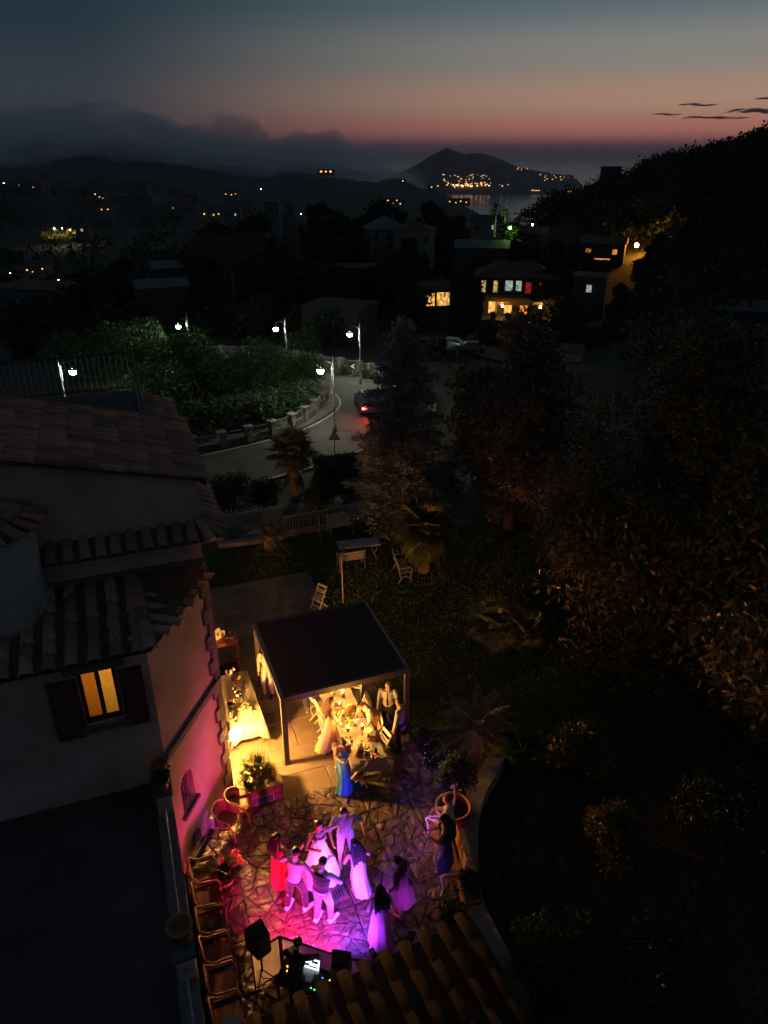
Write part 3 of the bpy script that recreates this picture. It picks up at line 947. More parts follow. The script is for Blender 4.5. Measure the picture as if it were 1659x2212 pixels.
# patio of big rectangular slabs laid in rows
patio_st = [(-.1, -.9), (5.0, -1.0), (4.75, 2.9), (4.6, 9.7), (.6, 9.7), (-.1, 5)]
patio_xy = [hb(*p)[:] for p in patio_st]
patio = sheet('patio', patio_xy, .0, m_joint, .1); patio['kind'] = 'structure'
rr = random.Random(11); row = 0; t = -.93; SL = {}
while t < 9.6:
    d = rr.choice((.58, .78, .98)); s = -.1 + rr.uniform(-.5, 0)
    while s < 5.0:
        w = rr.choice((.6, .8, 1.0, 1.3)); s0, s1 = max(s, -.08), min(s + w, 5.0)
        t1 = min(t + d, 9.68)
        lim = float(np.interp((t + t1) / 2, [-1, 2.9, 9.7], [5.0, 4.72, 4.6])); s1 = min(s1, lim)
        if s1 - s0 > .12 and t1 - t > .1:
            g_ = .006
            q = MB(); k0 = Vector((0, 0, 0)); W, D = s1 - s0 - 2 * g_, t1 - t - 2 * g_
            bx = [(-W / 2, -D / 2), (W / 2, -D / 2), (W / 2, D / 2), (-W / 2, D / 2)]
            vs = [(x, y, 0) for x, y in bx] + [(x * (1 - .012 / W * 2), y * (1 - .012 / D * 2), .014) for x, y in bx]
            q.add(vs, [(4, 5, 6, 7), (0, 1, 5, 4), (1, 2, 6, 5), (2, 3, 7, 6), (3, 0, 4, 7)])
            o = q.build('slab', m_slabst, patio); o.location = hb((s0 + s1) / 2, (t + t1) / 2, .002); o.rotation_euler = (0, 0, YAW)
        s += w
    t += d

# crazy paving: each stone a polygon of its own
court_st = [(-1.38, -8.6), (3.9, -8.6), (4.1, -5.2), (4.35, -4.2), (4.75, -3.2), (5.05, -2.2), (5.0, -1.02), (-.1, -.92), (-.1, -.25), (-1.38, -2.2)]
court_xy = [tuple(hb(*p)[:2]) for p in court_st]
court = sheet('courtyard', court_xy, .0, m_mortar, .1); court['kind'] = 'structure'
def clip(poly, a, b, c):            # keep a*x + b*y <= c
    out = []
    for i in range(len(poly)):
        p, q = poly[i], poly[(i + 1) % len(poly)]
        dp = a * p[0] + b * p[1] - c; dq = a * q[0] + b * q[1] - c
        if dp <= 0: out.append(p)
        if (dp < 0) != (dq < 0) and abs(dp - dq) > 1e-12:
            k = dp / (dp - dq); out.append((p[0] + (q[0] - p[0]) * k, p[1] + (q[1] - p[1]) * k))
    return out
rr = random.Random(5)
def area(P): return abs(sum(P[i][0] * P[(i + 1) % len(P)][1] - P[(i + 1) % len(P)][0] * P[i][1] for i in range(len(P)))) / 2
def split(P, out, depth=0):
    """break a slab along a random crack until the pieces are stone sized"""
    A = area(P)
    cx = sum(p[0] for p in P) / len(P); cy_ = sum(p[1] for p in P) / len(P)
    goal = rr.choice((.05, .09, .13, .17, .22))
    if A < goal or depth > 14: out.append((cx, cy_, P)); return
    far = max(((p, q) for p in P for q in P), key=lambda w: (w[0][0] - w[1][0]) ** 2 + (w[0][1] - w[1][1]) ** 2)
    ang = math.atan2(far[1][1] - far[0][1], far[1][0] - far[0][0]) + rr.gauss(0, .30)
    a_, b_ = math.cos(ang), math.sin(ang); k = rr.uniform(-.16, .16) * math.sqrt(A); c_ = a_ * cx + b_ * cy_ + k
    p1, p2 = clip(P, a_, b_, c_), clip(P, -a_, -b_, -c_)
    for q in (p1, p2):
        if len(q) >= 3 and area(q) > .004: split(q, out, depth + 1)
raw = []
s0_, s1_, t0_, t1_ = -1.4, 5.2, -8.6, -.85
for i in range(6):
    for j in range(7):
        c4 = [(s0_ + (s1_ - s0_) * (i + di) / 6, t0_ + (t1_ - t0_) * (j + dj) / 7) for di, dj in ((0, 0), (1, 0), (1, 1), (0, 1))]
        split([tuple(hb(*q)[:2]) for q in c4], raw)
cells = []
for (x, y, P) in raw:
    if not inside((x, y), court_xy): continue
    orient = sum(P[i][0] * P[(i + 1) % len(P)][1] - P[(i + 1) % len(P)][0] * P[i][1] for i in range(len(P)))
    if orient < 0: P = P[::-1]
    gap = rr.uniform(.005, .013); Q = P
    for i in range(len(P)):
        ax, ay = P[i]; bx_, by_ = P[(i + 1) % len(P)]; L = math.hypot(bx_ - ax, by_ - ay)
        if L < 1e-6: continue
        nx, ny = (by_ - ay) / L, -(bx_ - ax) / L; Q = clip(Q, nx, ny, nx * ax + ny * ay - gap)
        if len(Q) < 3: break
    if len(Q) < 3 or area(Q) < .006: continue
    # knock off the corners
    R_ = []
    for i in range(len(Q)):
        p, c, n_ = Vector(Q[i - 1]), Vector(Q[i]), Vector(Q[(i + 1) % len(Q)])
        k1, k2 = min(.3, rr.uniform(.012, .05) / max(.01, (p - c).length)), min(.3, rr.uniform(.012, .05) / max(.01, (n_ - c).length))
        R_ += [tuple(c.lerp(p, k1)), tuple(c.lerp(n_, k2))]
    cells.append((sum(p[0] for p in R_) / len(R_), sum(p[1] for p in R_) / len(R_), R_))
def stone_geo(x, y, poly, rr):
    h = .018 + rr.random() * .022; tx, ty = rr.uniform(-.05, .05), rr.uniform(-.05, .05)
    k = len(poly)
    n = []
    bot = [(px - x, py - y, -.005) for px, py in poly]
    mid = [((px - x) * .97, (py - y) * .97, h * .8 + tx * (px - x) + ty * (py - y) + rr.uniform(-.004, .004)) for px, py in poly]
    top = [((px - x) * .80, (py - y) * .80, h + tx * (px - x) * .8 + ty * (py - y) * .8 + rr.uniform(-.007, .007)) for px, py in poly]
    vs = bot + mid + top + [(rr.uniform(-.03, .03), rr.uniform(-.03, .03), h + rr.uniform(-.004, .012))]
    fs = [(i, (i + 1) % k, k + (i + 1) % k, k + i) for i in range(k)] + [(k + i, k + (i + 1) % k, 2 * k + (i + 1) % k, 2 * k + i) for i in range(k)] + [(2 * k + i, 2 * k + (i + 1) % k, 3 * k) for i in range(k)]
    return vs, fs
cells.sort(key=lambda c: c[0] ** 2 + c[1] ** 2 + (400 if hb(0, -7.0)[1] > c[1] + 0 and st(c[:2])[1] < -7.0 else 0))
rest = MB()
for i, (x, y, poly) in enumerate(cells):
    vs, fs = stone_geo(x, y, poly, rr)
    if i < 300:
        q = MB(); q.add(vs, fs); q.build('stone', m_stone, court, False, False, loc=(x, y, .0))
    else:
        rest.add([(a + x, b + y, c) for a, b, c in vs], fs)
rs = rest.build('stone_paving', m_stone, court); rs['kind'] = 'stuff'
# drain cover
dr = thing('drain_grate', 'small square iron drain grate set in the stone courtyard', 'drain', (at(728, 1935).x, at(728, 1935).y, .045), YAW + .12)
m_grate = mat('pale_drain_stone', (.16, .14, .13), .7, .2, 6)
q = MB(); q.box((0, 0, .006), (.40, .36, .02)); q.build('frame', m_grate, dr)
q = MB()
for k in range(5): q.box((-.12 + k * .06, 0, .019), (.028, .22, .008))
q.build('slot', m_dark, dr)

# lawn and garden soil
lawn_xy = [hb(4.62, 9.72)[:2], hb(4.77, 2.9)[:2], hb(5.02, -.95)[:2], hb(5.1, -2.3)[:2], at(1075, 1615)[:2], (9, 15), (14, 19), (15, 30), (6, 29.5), at(850, 1122)[:2], at(790, 1125)[:2], at(700, 1150)[:2], at(470, 1200)[:2], hb(.6, 11.2)[:2], hb(.6, 9.72)[:2]]
lawn = sheet('lawn', lawn_xy, -.02, m_lawn); lawn['kind'] = 'structure'
m_grass = leaf_mat('grass_blade', (.12, .19, .035), (.17, .23, .05), .6, .3, .5, 4)
def grass_field(poly, n, seed, z=-.02, hmin=.03, hmax=.07, name='grass', dens=None):
    r = np.random.default_rng(seed)
    xs = [p[0] for p in poly]; ys = [p[1] for p in poly]
    P = np.column_stack([r.uniform(min(xs), max(xs), n), r.uniform(min(ys), max(ys), n)])
    P = np.array([p for p in P if inside(p, poly)])
    k = len(P); a = r.uniform(0, 2 * np.pi, k); h = r.uniform(hmin, hmax, k); w = h * .32; ln = r.uniform(0, .6, k) * h; b = r.uniform(0, 2 * np.pi, k)
    V = np.zeros((k, 3, 3))
    V[:, 0] = np.column_stack([P[:, 0] - w * np.cos(a), P[:, 1] - w * np.sin(a), np.full(k, z)])
    V[:, 1] = np.column_stack([P[:, 0] + w * np.cos(a), P[:, 1] + w * np.sin(a), np.full(k, z)])
    V[:, 2] = np.column_stack([P[:, 0] + ln * np.cos(b), P[:, 1] + ln * np.sin(b), z + h])
    return np_mesh(name, V.reshape(-1, 3), np.arange(3 * k).reshape(-1, 3))
o = link('grass', grass_field(lawn_xy, 190000, 3), m_grass); tag(o, 'short mown grass of the dark garden lawn', None, None, 'stuff')
soil_xy = [hb(5.03, -1.0)[:2], hb(5.1, -2.3)[:2], at(1075, 1615)[:2], at(1015, 1745)[:2], at(1000, 1880)[:2], hb(4.36, -4.2)[:2], hb(4.76, -3.2)[:2], hb(5.06, -2.2)[:2]]

m_gsoil = mat('dry_garden_soil', (.085, .055, .03), 1.0, .45, 1.6, bump=.8, bscale=14, bdist=.05)
gs_xy = [(3.3, 14.6), (2.4, 12.4), (2.25, 10.8), (2.4, 9.4), (3.2, 7.2), (4.5, 4.5), (18, 4.5), (18, 19), (13, 19), (8.8, 14.9)]
gsoil = sheet('garden_soil', gs_xy, -.03, m_gsoil); gsoil['kind'] = 'structure'
m_dry = leaf_mat('dry_weed_blade', (.10, .085, .03), (.16, .10, .04), .7, .3, .4, 2)
o = link('dry_weeds', grass_field(gs_xy, 60000, 8, -.03, .04, .13, 'dry_weeds'), m_dry); tag(o, 'sparse dry weeds and leaf litter on the dark garden soil', None, None, 'stuff')

# ------------------------------------------------------------------ pergola
m_perg = mat('dark_brown_aluminium', (.04, .032, .036), .45, .12, 5, metal=.0, spec=.5)
m_louv = mat('black_louvre', (.03, .025, .03), .6, .15, 5, spec=.3)
PG = hb(*st((-2.59, 14.36)))
pg = thing('pergola', 'dark bioclimatic pergola with louvred roof standing over the dinner table', 'pergola', PG, YAW)
PW, PD, PH = 3.50, 3.50, 2.24
for (x, y) in ((0, 0), (PW, 0), (0, PD), (PW, PD)):
    q = MB(); q.box((x + (.06 if x == 0 else -.06), y + (.06 if y == 0 else -.06), (PH - .17) / 2), (.13, .13, PH - .17)); post = q.build('post', m_perg, pg)
    q = MB(); q.box((x + (.06 if x == 0 else -.06), y + (.06 if y == 0 else -.06), .012), (.20, .20, .016)); q.build('foot_plate', m_perg, post)
for (x0, x1, y0, y1) in ((0, PW, 0, .12), (0, PW, PD - .12, PD), (0, .12, .12, PD - .12), (PW - .12, PW, .12, PD - .12)):
    q = MB(); q.box(((x0 + x1) / 2, (y0 + y1) / 2, PH - .085), (x1 - x0, y1 - y0, .17)); q.build('beam', m_perg, pg)
NL = 30
lme = MB().box((0, 0, 0), (PW - .25, (PD - .25) / NL * .92, .018), mtx=Matrix.Rotation(R(9), 3, 'X')).mesh('louvre'); lme.materials.append(m_louv)
for k in range(NL):
    link('louvre', lme, None, pg, (PW / 2, .125 + (PD - .25) * (k + .5) / NL, PH - .012))
for x in (.06, PW - .06): MB().box((x, PD / 2, PH + .004), (.05, PD - .1, .006)).build('trim', mat('steel_trim', (.35, .35, .36), .3, .1, 5, metal=.8), pg)

# ------------------------------------------------------------------ folding chairs
m_chair = mat('white_painted_wood', (.52, .50, .47), .6, .08, 8, bump=.1, bscale=30)
def folding_chair(label, p, rz):
    t = thing('folding_chair', label, 'chair', (p[0], p[1], .016 if len(p) < 3 else p[2]), rz, 'white slatted folding chairs')
    for s in (-1, 1):
        x = s * .20
        q = MB(); q.bar((x, .24, 0), (x, -.22, .86), .022, .038); q.build('leg', m_chair, t)      # long leg up to the back
        x = s * .172
        q = MB(); q.bar((x, -.24, 0), (x, .20, .455), .022, .036); q.build('leg', m_chair, t)
    for k in range(6):
        q = MB(); q.box((0, -.15 + k * .068, .455), (.36, .048, .016)); q.build('seat_slat', m_chair, t)
    for (f, w) in ((.72, .05), (.80, .05), (.955, .085)):
        p0 = Vector((0, .24, 0)).lerp(Vector((0, -.22, .86)), f)
        q = MB(); q.box(p0 + Vector((0, -.004, 0)), (.40, .016, w), mtx=Matrix.Rotation(R(28), 3, 'X')); q.build('back_slat', m_chair, t)
    for (y, z, w) in ((.155, .16, .38), (-.13, .13, .34)):
        q = MB(); q.bar((-w / 2, y, z), (w / 2, y, z), .02, .02); q.build('stretcher', m_chair, t)
    return t
def chair_copy(src, label, p, rz):
    c = copy_tree(src); c['label'] = label; c.location = (p[0], p[1], .016); c.rotation_euler = (0, 0, rz); return c
fc0 = folding_chair('lone white folding chair at the far corner of the patio behind the pergola', at(690, 1313), YAW + R(120))
def C_(lab, u, v, deg): return chair_copy(fc0, lab, at(u, v), YAW + R(deg))
C_('white folding chair with a patterned cushion at the near end of the table', 770, 1703, 28)
C_('white folding chair under the woman in the blue gown', 741, 1670, 176)
C_('white folding chair left of the table behind the woman in lace, nearer one', 708, 1602, -97)
C_('white folding chair left of the table holding no jacket, second from the pergola front', 700, 1570, -93)
C_('white folding chair with a dark jacket hung over its back', 683, 1545, -90)
C_('white folding chair on the right of the table nearest its end', 822, 1640, 100)
C_('white folding chair on the right of the table beside the stooping woman', 808, 1606, 80)
C_('white folding chair on the right holding a dark bag', 783, 1560, 92)
C_('white folding chair turned sideways at the far right under the louvred roof', 765, 1527, 150)
C_('white folding chair mostly hidden at the far left under the louvred roof', 672, 1505, -90)

# ------------------------------------------------------------------ tables
m_cloth = cloth_mat('white_tablecloth', (.35, .335, .30), .85, .12, .1)
m_tblw = mat('table_wood', (.18, .12, .07), .6, .2, 6)
def draped(L, W, H, drop, seed, name='tablecloth'):
    """cloth over a table L x W: flat top, wavy skirts, pointed corners"""
    r = random.Random(seed); V = []; ring = []
    n = 26
    def edge(a, b, k): return [(a[0] + (b[0] - a[0]) * i / k, a[1] + (b[1] - a[1]) * i / k) for i in range(k)]
    c = [(-L / 2, -W / 2), (L / 2, -W / 2), (L / 2, W / 2), (-L / 2, W / 2)]
    kl, kw = max(8, int(L / .09)), max(8, int(W / .09))
    ring = edge(c[0], c[1], kl) + edge(c[1], c[2], kw) + edge(c[2], c[3], kl) + edge(c[3], c[0], kw)
    m = len(ring); rows = 7
    V = [(x, y, H) for x, y in ring]; Fs = [tuple(range(m))]
    for j in range(1, rows + 1):
        q = j / rows
        for i, (x, y) in enumerate(ring):
            cx = abs(abs(x) - L / 2) < 1e-6 and abs(abs(y) - W / 2) < 1e-6
            dc = min(math.hypot(abs(x) - L / 2, abs(y) - W / 2), .3) / .3
            ox = (1 if x > 0 else -1) if abs(abs(x) - L / 2) < 1e-6 else 0
            oy = (1 if y > 0 else -1) if abs(abs(y) - W / 2) < 1e-6 else 0
            wv = .030 * q * math.sin(i * .95 + seed) + .014 * q * math.sin(i * 2.3 + seed * 2)
            out = .012 + wv + .10 * q * (1 - dc) ** 2
            dr_ = drop * q * (1 + .30 * (1 - dc) ** 2 + .04 * math.sin(i * .4 + seed))
            V.append((x + ox * out, y + oy * out, H - dr_ - (0.004 if j == 1 else 0)))
        for i in range(m):
            a = (j - 1) * m; b = j * m
            Fs.append((a + i, a + (i + 1) % m, b + (i + 1) % m, b + i))
    me = bpy.data.meshes.new(name); me.from_pydata(V, [], Fs); me.update()
    for p in me.polygons: p.use_smooth = len(p.vertices) == 4
    return me
def cloth_table(label, clabel, s, t, L, W, H, drop, seed, rz=0.0, group=None):
    tb = thing('table', label, 'table', hb(s, t, .016), YAW + rz, group)
    q = MB(); q.box((0, 0, H - .022), (W, L, .03)); q.build('tabletop', m_tblw, tb)
    for x in (-1, 1):
        for y in (-1, 1):
            q = MB(); q.box((x * (W / 2 - .07), y * (L / 2 - .09), (H - .04) / 2), (.045, .045, H - .04)); q.build('leg', m_tblw, tb)
    c = link('tablecloth', draped(W, L, H + .006, drop, seed), m_cloth, None, hb(s, t, .016), (0, 0, YAW + rz))
    tag(c, clabel, 'tablecloth')
    return tb
TH = .75
cloth_table('near half of the long dinner table, cloth hanging at its end', 'white cloth with a pink lit front on the near dinner table', 3.36, -.36, 1.55, .92, TH, .36, 1.0, R(-2))
cloth_table('far half of the long dinner table under the pergola roof', 'white cloth on the dinner table under the pergola', 3.30, 1.30, 1.70, .90, TH - .012, .22, 2.0, R(-1))
cloth_table('buffet table with bottles and citrus beside the house wall', 'white tablecloth hanging to the floor on the buffet table', .72, 2.32, 2.30, .86, .80, .46, 3.7, R(1))

# ---- small wooden side table with frames and plates
m_mahog = mat('mahogany', (.24, .055, .02), .3, .3, 7, bump=.05, spec=.6)
WT = hb(.78, 5.42, .016)
wt = thing('side_table', 'polished reddish wooden side table with curved legs beside the house', 'table', WT, YAW + R(2))
q = MB(); q.box((0, 0, .70), (.80, .62, .03)); q.box((0, 0, .722), (.74, .56, .014)); q.build('tabletop', m_mahog, wt)
q = MB(); q.box((0, 0, .635), (.72, .54, .10)); q.build('apron', m_mahog, wt)
for x in (-1, 1):
    for y in (-1, 1):
        q = MB(); q.tube([(x * .33, y * .24, .64), (x * .36, y * .27, .5), (x * .345, y * .255, .25), (x * .34, y * .25, .08), (x * .37, y * .28, 0)], [.035, .034, .022, .016, .022], 8); q.build('leg', m_mahog, wt)
m_gold = mat('gilt_frame', (.55, .36, .10), .35, .15, 9, metal=.6)
m_paper = mat('ivory_card', (.72, .68, .58), .8, .05, 9)
m_ink = mat('grey_print', (.12, .11, .10), .8, .05, 9)
def easel_frame(name, label, p, rz, w, h, m):
    t = thing(name, label, 'frame', p, rz)
    M = Matrix.Rotation(R(-14), 3, 'X')
    q = MB(); q.box((0, .0, h / 2), (w, .012, h), mtx=M); q.build('frame', m, t)
    q = MB(); q.box((0, -.009, h / 2), (w * .8, .006, h * .82), mtx=M); q.build('card', m_paper, t)
    q = MB(); q.box((0, -.014, h / 2), (w * .3, .004, h * .3), mtx=M); q.build('picture', m_ink, t)
    q = MB(); q.bar((0, .02, h * .55), (0, .11, 0.005), .015, .01); q.build('easel_leg', m, t)
def on(s, t, z): return hb(s, t, z)
easel_frame('photo_frame', 'large white framed card standing on the wooden side table', on(.60, 5.45, .745), YAW + R(35), .26, .34, m_paper)
easel_frame('photo_frame', 'small gilt photo frame on the wooden side table', on(.78, 5.58, .745), YAW + R(-20), .13, .18, m_gold)
m_plate = mat('white_porcelain', (.72, .70, .66), .25, .03, 9, spec=.6)
def plate(name, label, p, r, cat='plate', group=None, m=None):
    q = MB(); q.lathe([(.0, .004), (r * .55, .004), (r * .62, .010), (r, .022), (r, .026), (r * .6, .014), (0, .009)], (0, 0, 0), 20, cap=False)
    o = q.build(name, m or m_plate, None, True, loc=p); return tag(o, label, cat, group)
for k, (s, t, l) in enumerate([(.86, 5.36, 'left of the two white saucers on the wooden side table'), (1.0, 5.30, 'right one of the two white saucers on the wooden side table')]):
    plate('saucer', l, on(s, t, .746), .065)
m_brass = mat('brass', (.5, .33, .1), .3, .15, 8, metal=.9)
for (s, t, l) in [(.98, 5.52, 'round brass dish on the right of the wooden side table'), (.74, 5.42, 'little brass cup in front of the photo frames')]:
    q = MB(); q.lathe([(.02, 0), (.03, .004), (.012, .02), (.014, .05), (.045, .08), (.05, .11), (.044, .11), (.01, .06)], (0, 0, 0), 16, cap=False)
    tag(q.build('brass_cup', m_brass, None, True, loc=on(s, t, .746)), l, 'cup')
# ------------------------------------------------------------------ things on the buffet table
BZ = .80 + .016 + .008
def buf(u, v, z=BZ): return at(u, v, z)
m_glass = glass_mat('clear_glass', (1, .98, .94))
m_amberg = glass_mat('dark_bottle_glass', (.05, .06, .015), .08)
m_oj = mat('orange_juice', (.75, .26, .02), .3, .05, 9, spec=.5)
m_limo = mat('lemonade', (.62, .58, .10), .3, .05, 9, spec=.5)
m_lemon = mat('lemon_peel', (.72, .50, .03), .5, .12, 20, bump=.15, bscale=80)
m_orange = mat('orange_peel', (.70, .24, .02), .5, .12, 20, bump=.15, bscale=80)
m_leafd = leaf_mat('foliage_sprig', (.04, .10, .02), (.08, .14, .03))
m_black = mat('matt_black', (.012, .012, .013), .5, .1, 9)
m_wht = mat('white_petal', (.70, .66, .58), .7, .1, 12)
m_viol = mat('violet_petal', (.30, .14, .34), .7, .2, 12)
m_pink = mat('pink_petal', (.60, .25, .25), .7, .2, 12)
def bottle(label, p, h=.30, r=.036, m=None, neck=.012):
    t = thing('bottle', label, 'bottle', p)
    q = MB(); q.lathe([(r * .9, 0), (r, .01), (r, h * .58), (r * .85, h * .66), (neck, h * .78), (neck, h * .96)], n=14); q.build('body', m or m_amberg, t, True)
    q = MB(); q.lathe([(neck * 1.2, h * .93), (neck * 1.2, h)], n=10); q.build('cap', m_gold, t)
    q = MB(); q.lathe([(r * 1.01, h * .2), (r * 1.01, h * .45)], n=14, cap=False); q.build('paper_label', m_paper, t)
    return t
bottle('dark bottle at the back of the cluster on the buffet', buf(505, 1492))
bottle('tallest dark bottle in the middle of the buffet', buf(509, 1500), .33)
bottle('dark bottle at the front of the cluster on the buffet', buf(513, 1507), .29)
bottle('small brown bottle right of the dark buffet bottles', buf(520, 1503), .24, .028)
bottle('clear bottle near the ice bucket and the citrus bouquet', buf(531, 1540), .26, .03, m_glass)
bottle('white topped bottle at the near end of the buffet', buf(541, 1543), .22, .03, m_plate)
def jug(name, label, p, h, r, m, cat='jug'):
    t = thing(name, label, cat, p)
    q = MB(); q.lathe([(r * .8, 0), (r, .01), (r * .95, h), (r * .9, h), (r * .93, .015), (0, .012)], n=16, cap=False); q.build('glass', m_glass, t, True)
    q = MB(); q.lathe([(r * .78, .014), (r * .90, .02), (r * .88, h * .78), (0, h * .78)], n=16); q.build('drink', m, t, True)
    return t
jug('jug', 'jug of yellow lemonade behind the ice bucket', buf(522, 1516), .22, .05, m_limo)
jug('jug', 'jug of pale lemonade at the near edge of the buffet', buf(510, 1558), .20, .07, m_limo)
jug('jug', 'jug of orange juice at the near left corner of the buffet', buf(499, 1553), .24, .045, m_oj)
jug('drinking_glass', 'glass of orange spritz on the right of the buffet', buf(533, 1487), .14, .04, m_oj, 'glass')
jug('drinking_glass', 'small tumbler of orange drink near the far edge of the buffet', buf(529, 1476), .09, .035, m_oj, 'glass')
t = thing('ice_bucket', 'black ice bucket with tongs on the buffet table', 'bucket', buf(501, 1530))
q = MB(); q.lathe([(.075, 0), (.08, .005), (.115, .20), (.118, .20), (.11, .198), (.075, .01)], n=20, cap=False); q.build('bucket', m_black, t, True)
q = MB(); q.bar((.02, 0, .05), (.08, .06, .30), .012, .006); q.build('tongs', mat('tongs_wood', (.5, .4, .25), .6), t)
def citrus_pile(label, p, n, r, mats, leaves=8, flowers=(), seed=1, cat='centrepiece', name='citrus_bouquet'):
    t = thing(name, label, cat, p); rr = random.Random(seed)
    lm = MB()
    for k in range(leaves):
        a = rr.uniform(0, 6.28); d = rr.uniform(.3, 1.1) * r; c = Vector((math.cos(a) * d, math.sin(a) * d, rr.uniform(.03, .10)))
        b = Vector((math.cos(a + rr.uniform(-.6, .6)), math.sin(a), .25)).normalized(); s_ = b.cross(UP).normalized() * .028; L = .12
        lm.add([c, c + b * L * .5 + s_, c + b * L, c + b * L * .5 - s_ + UP * .006], [(0, 1, 2), (0, 2, 3)])
    lm.build('leaf_spray', m_leafd, t)
    for k in range(n):
        a = rr.uniform(0, 6.28); d = rr.uniform(0, .75) * r
        q = MB(); q.ball((math.cos(a) * d, math.sin(a) * d, .034 + rr.random() * .05), (.042, .036, .036), 10, 7, Matrix.Rotation(a, 3, 'Z')); q.build('fruit', mats[k % len(mats)], t, True)
    for k, m in enumerate(flowers):
        a = rr.uniform(0, 6.28); d = rr.uniform(.4, 1.0) * r
        q = MB()
        c = Vector((math.cos(a) * d, math.sin(a) * d, .06 + rr.random() * .05))
        for j in range(7):
            b = 6.28 * j / 7; q.ball(c + Vector((math.cos(b), math.sin(b), .3)) * .02, (.018, .018, .012), 6, 4)
        q.build('flower', m, t, True)
    return t
citrus_pile('bouquet of oranges and white flowers at the near end of the buffet', buf(538, 1533), 5, .13, [m_orange, m_lemon], 12, [m_wht] * 6, 2)
citrus_pile('bunch of lemons with leaves at the far end of the buffet', buf(513, 1468), 4, .10, [m_lemon], 14, [], 3)
citrus_pile('single green leafy citrus in front of the lemonade jug', buf(516, 1537), 1, .03, [m_lemon], 5, [], 4)
def vase(label, p, h, seed, cols, nf=9, spread=.14):
    t = thing('flower_vase', label, 'vase', p); rr = random.Random(seed)
    q = MB(); q.lathe([(.03, 0), (.04, .01), (.045, h * .5), (.03, h * .85), (.038, h), (.03, h * .98), (.035, .02)], n=14, cap=False); q.build('vase', m_glass, t, True)
    sm = MB(); 
    for k in range(nf):
        a = rr.uniform(0, 6.28); d = rr.uniform(.2, 1) * spread; top = Vector((math.cos(a) * d, math.sin(a) * d, h + rr.uniform(.06, .20)))
        sm.tube([(0, 0, .03), (top.x * .3, top.y * .3, h), top], .004, 4)
        q = MB()
        for j in range(5): q.ball(top + Vector((rr.uniform(-.02, .02), rr.uniform(-.02, .02), rr.uniform(-.015, .015))), .020, 6, 4)
        q.build('flower', cols[k % len(cols)], t, True)
    sm.build('stems', m_leafd, t)
    return t
vase('glass vase of pink and violet flowers at the far end of the buffet', buf(499, 1470), .20, 1, [m_viol, m_pink, m_wht])

# ------------------------------------------------------------------ dinner table
TZ = TH + .016 + .008
def tb(u, v, z=TZ): return at(u, v, z)
m_flame = glow('candle_lamp_light', (1.0, .48, .10), 60.0)
m_lampw = mat('lamp_brass_stem', (.4, .28, .1), .35, .1, 8, metal=.8)
LAMPW = 7.0
def candle(label, p, w=3.0, h=.20):
    """small cordless table lamp: glass cylinder with a bright core"""
    t = thing('table_lamp', label, 'lamp', p)
    q = MB(); q.lathe([(.045, 0), (.045, .012), (.008, .016), (.008, h * .55)], n=12); q.build('base', m_lampw, t)
    q = MB(); q.lathe([(.045, h * .5), (.05, h), (.045, h), (.04, h * .52)], n=14, cap=False); q.build('glass_shade', m_glass, t, True)
    q = MB(); q.lathe([(.012, h * .56), (.018, h * .7), (.012, h * .92), (.002, h * .98)], n=10); q.build('bulb', m_flame, t, True)
    L = bpy.data.lights.new('table_lamp_light', 'POINT'); L.energy = w; L.color = (1.0, .42, .075); L.shadow_soft_size = .03
    lo = bpy.data.objects.new('table_lamp_light', L); col.objects.link(lo); lo.parent = t; lo.location = (0, 0, h + .06)
    return t
candle('bright table lamp on the near half of the dinner table', tb(783, 1588), 6.0 * LAMPW, .36)
candle('bright table lamp left of the lemons on the dinner table', tb(752, 1592), 4.5 * LAMPW, .36)
candle('glowing table lamp beside the woman in lace', tb(735, 1540), 5.0 * LAMPW, .36)
candle('candle lamp far up the dinner table by the orange bottle', tb(722, 1512), 4.0 * LAMPW, .34)
candle('table lamp at the far end hidden under the louvres', hb(3.30, 1.95, TZ), 4.0 * LAMPW, .34)
citrus_pile('pile of lemons in the middle of the dinner table', tb(755, 1560), 6, .12, [m_lemon], 12, [], 5)
citrus_pile('lemons and green leaves near the end of the dinner table', tb(790, 1617), 4, .14, [m_lemon, m_limo], 26, [m_viol, m_wht], 6)
vase('vase of violet flowers beside the lemons on the dinner table', tb(768, 1570), .12, 4, [m_viol, m_viol, m_pink], 10, .10)
vase('small vase of pale violet flowers further up the dinner table', tb(742, 1508), .14, 6, [m_viol, m_wht], 8, .10)
citrus_pile('yellow flowers and leaves at the far end of the dinner table', tb(716, 1497), 3, .10, [m_lemon], 18, [m_wht], 9)
bottle('orange bottle standing upright near the far end of the table', tb(710, 1522), .30, .045, m_oj)
for k, (u, v, l) in enumerate([(792, 1632, 'tumbler of orange drink near the cloth edge, left one'), (806, 1640, 'tumbler of orange drink at the near end of the table'), (812, 1625, 'small orange tumbler right of the white candle jar'), (726, 1528, 'orange tumbler far up the dinner table')]):
    jug('drinking_glass', l, tb(u, v), .12, .036, m_oj, 'glass')
for k, (u, v, l) in enumerate([(742, 1556, 'clear wine glass beside the lemons on the left'), (765, 1545, 'clear wine glass behind the lemons on the right'), (796, 1600, 'clear wine glass on the right beside the bright lamp'), (760, 1612, 'clear wine glass beside the seated woman')]):
    t = thing('wine_glass', l, 'glass', tb(u, v))
    q = MB(); q.lathe([(.03, 0), (.03, .003), (.004, .008), (.004, .09), (.035, .13), (.038, .16), (.03, .20), (.028, .20), (.033, .15), (.003, .10)], n=14, cap=False); q.build('glass', m_glass, t, True)
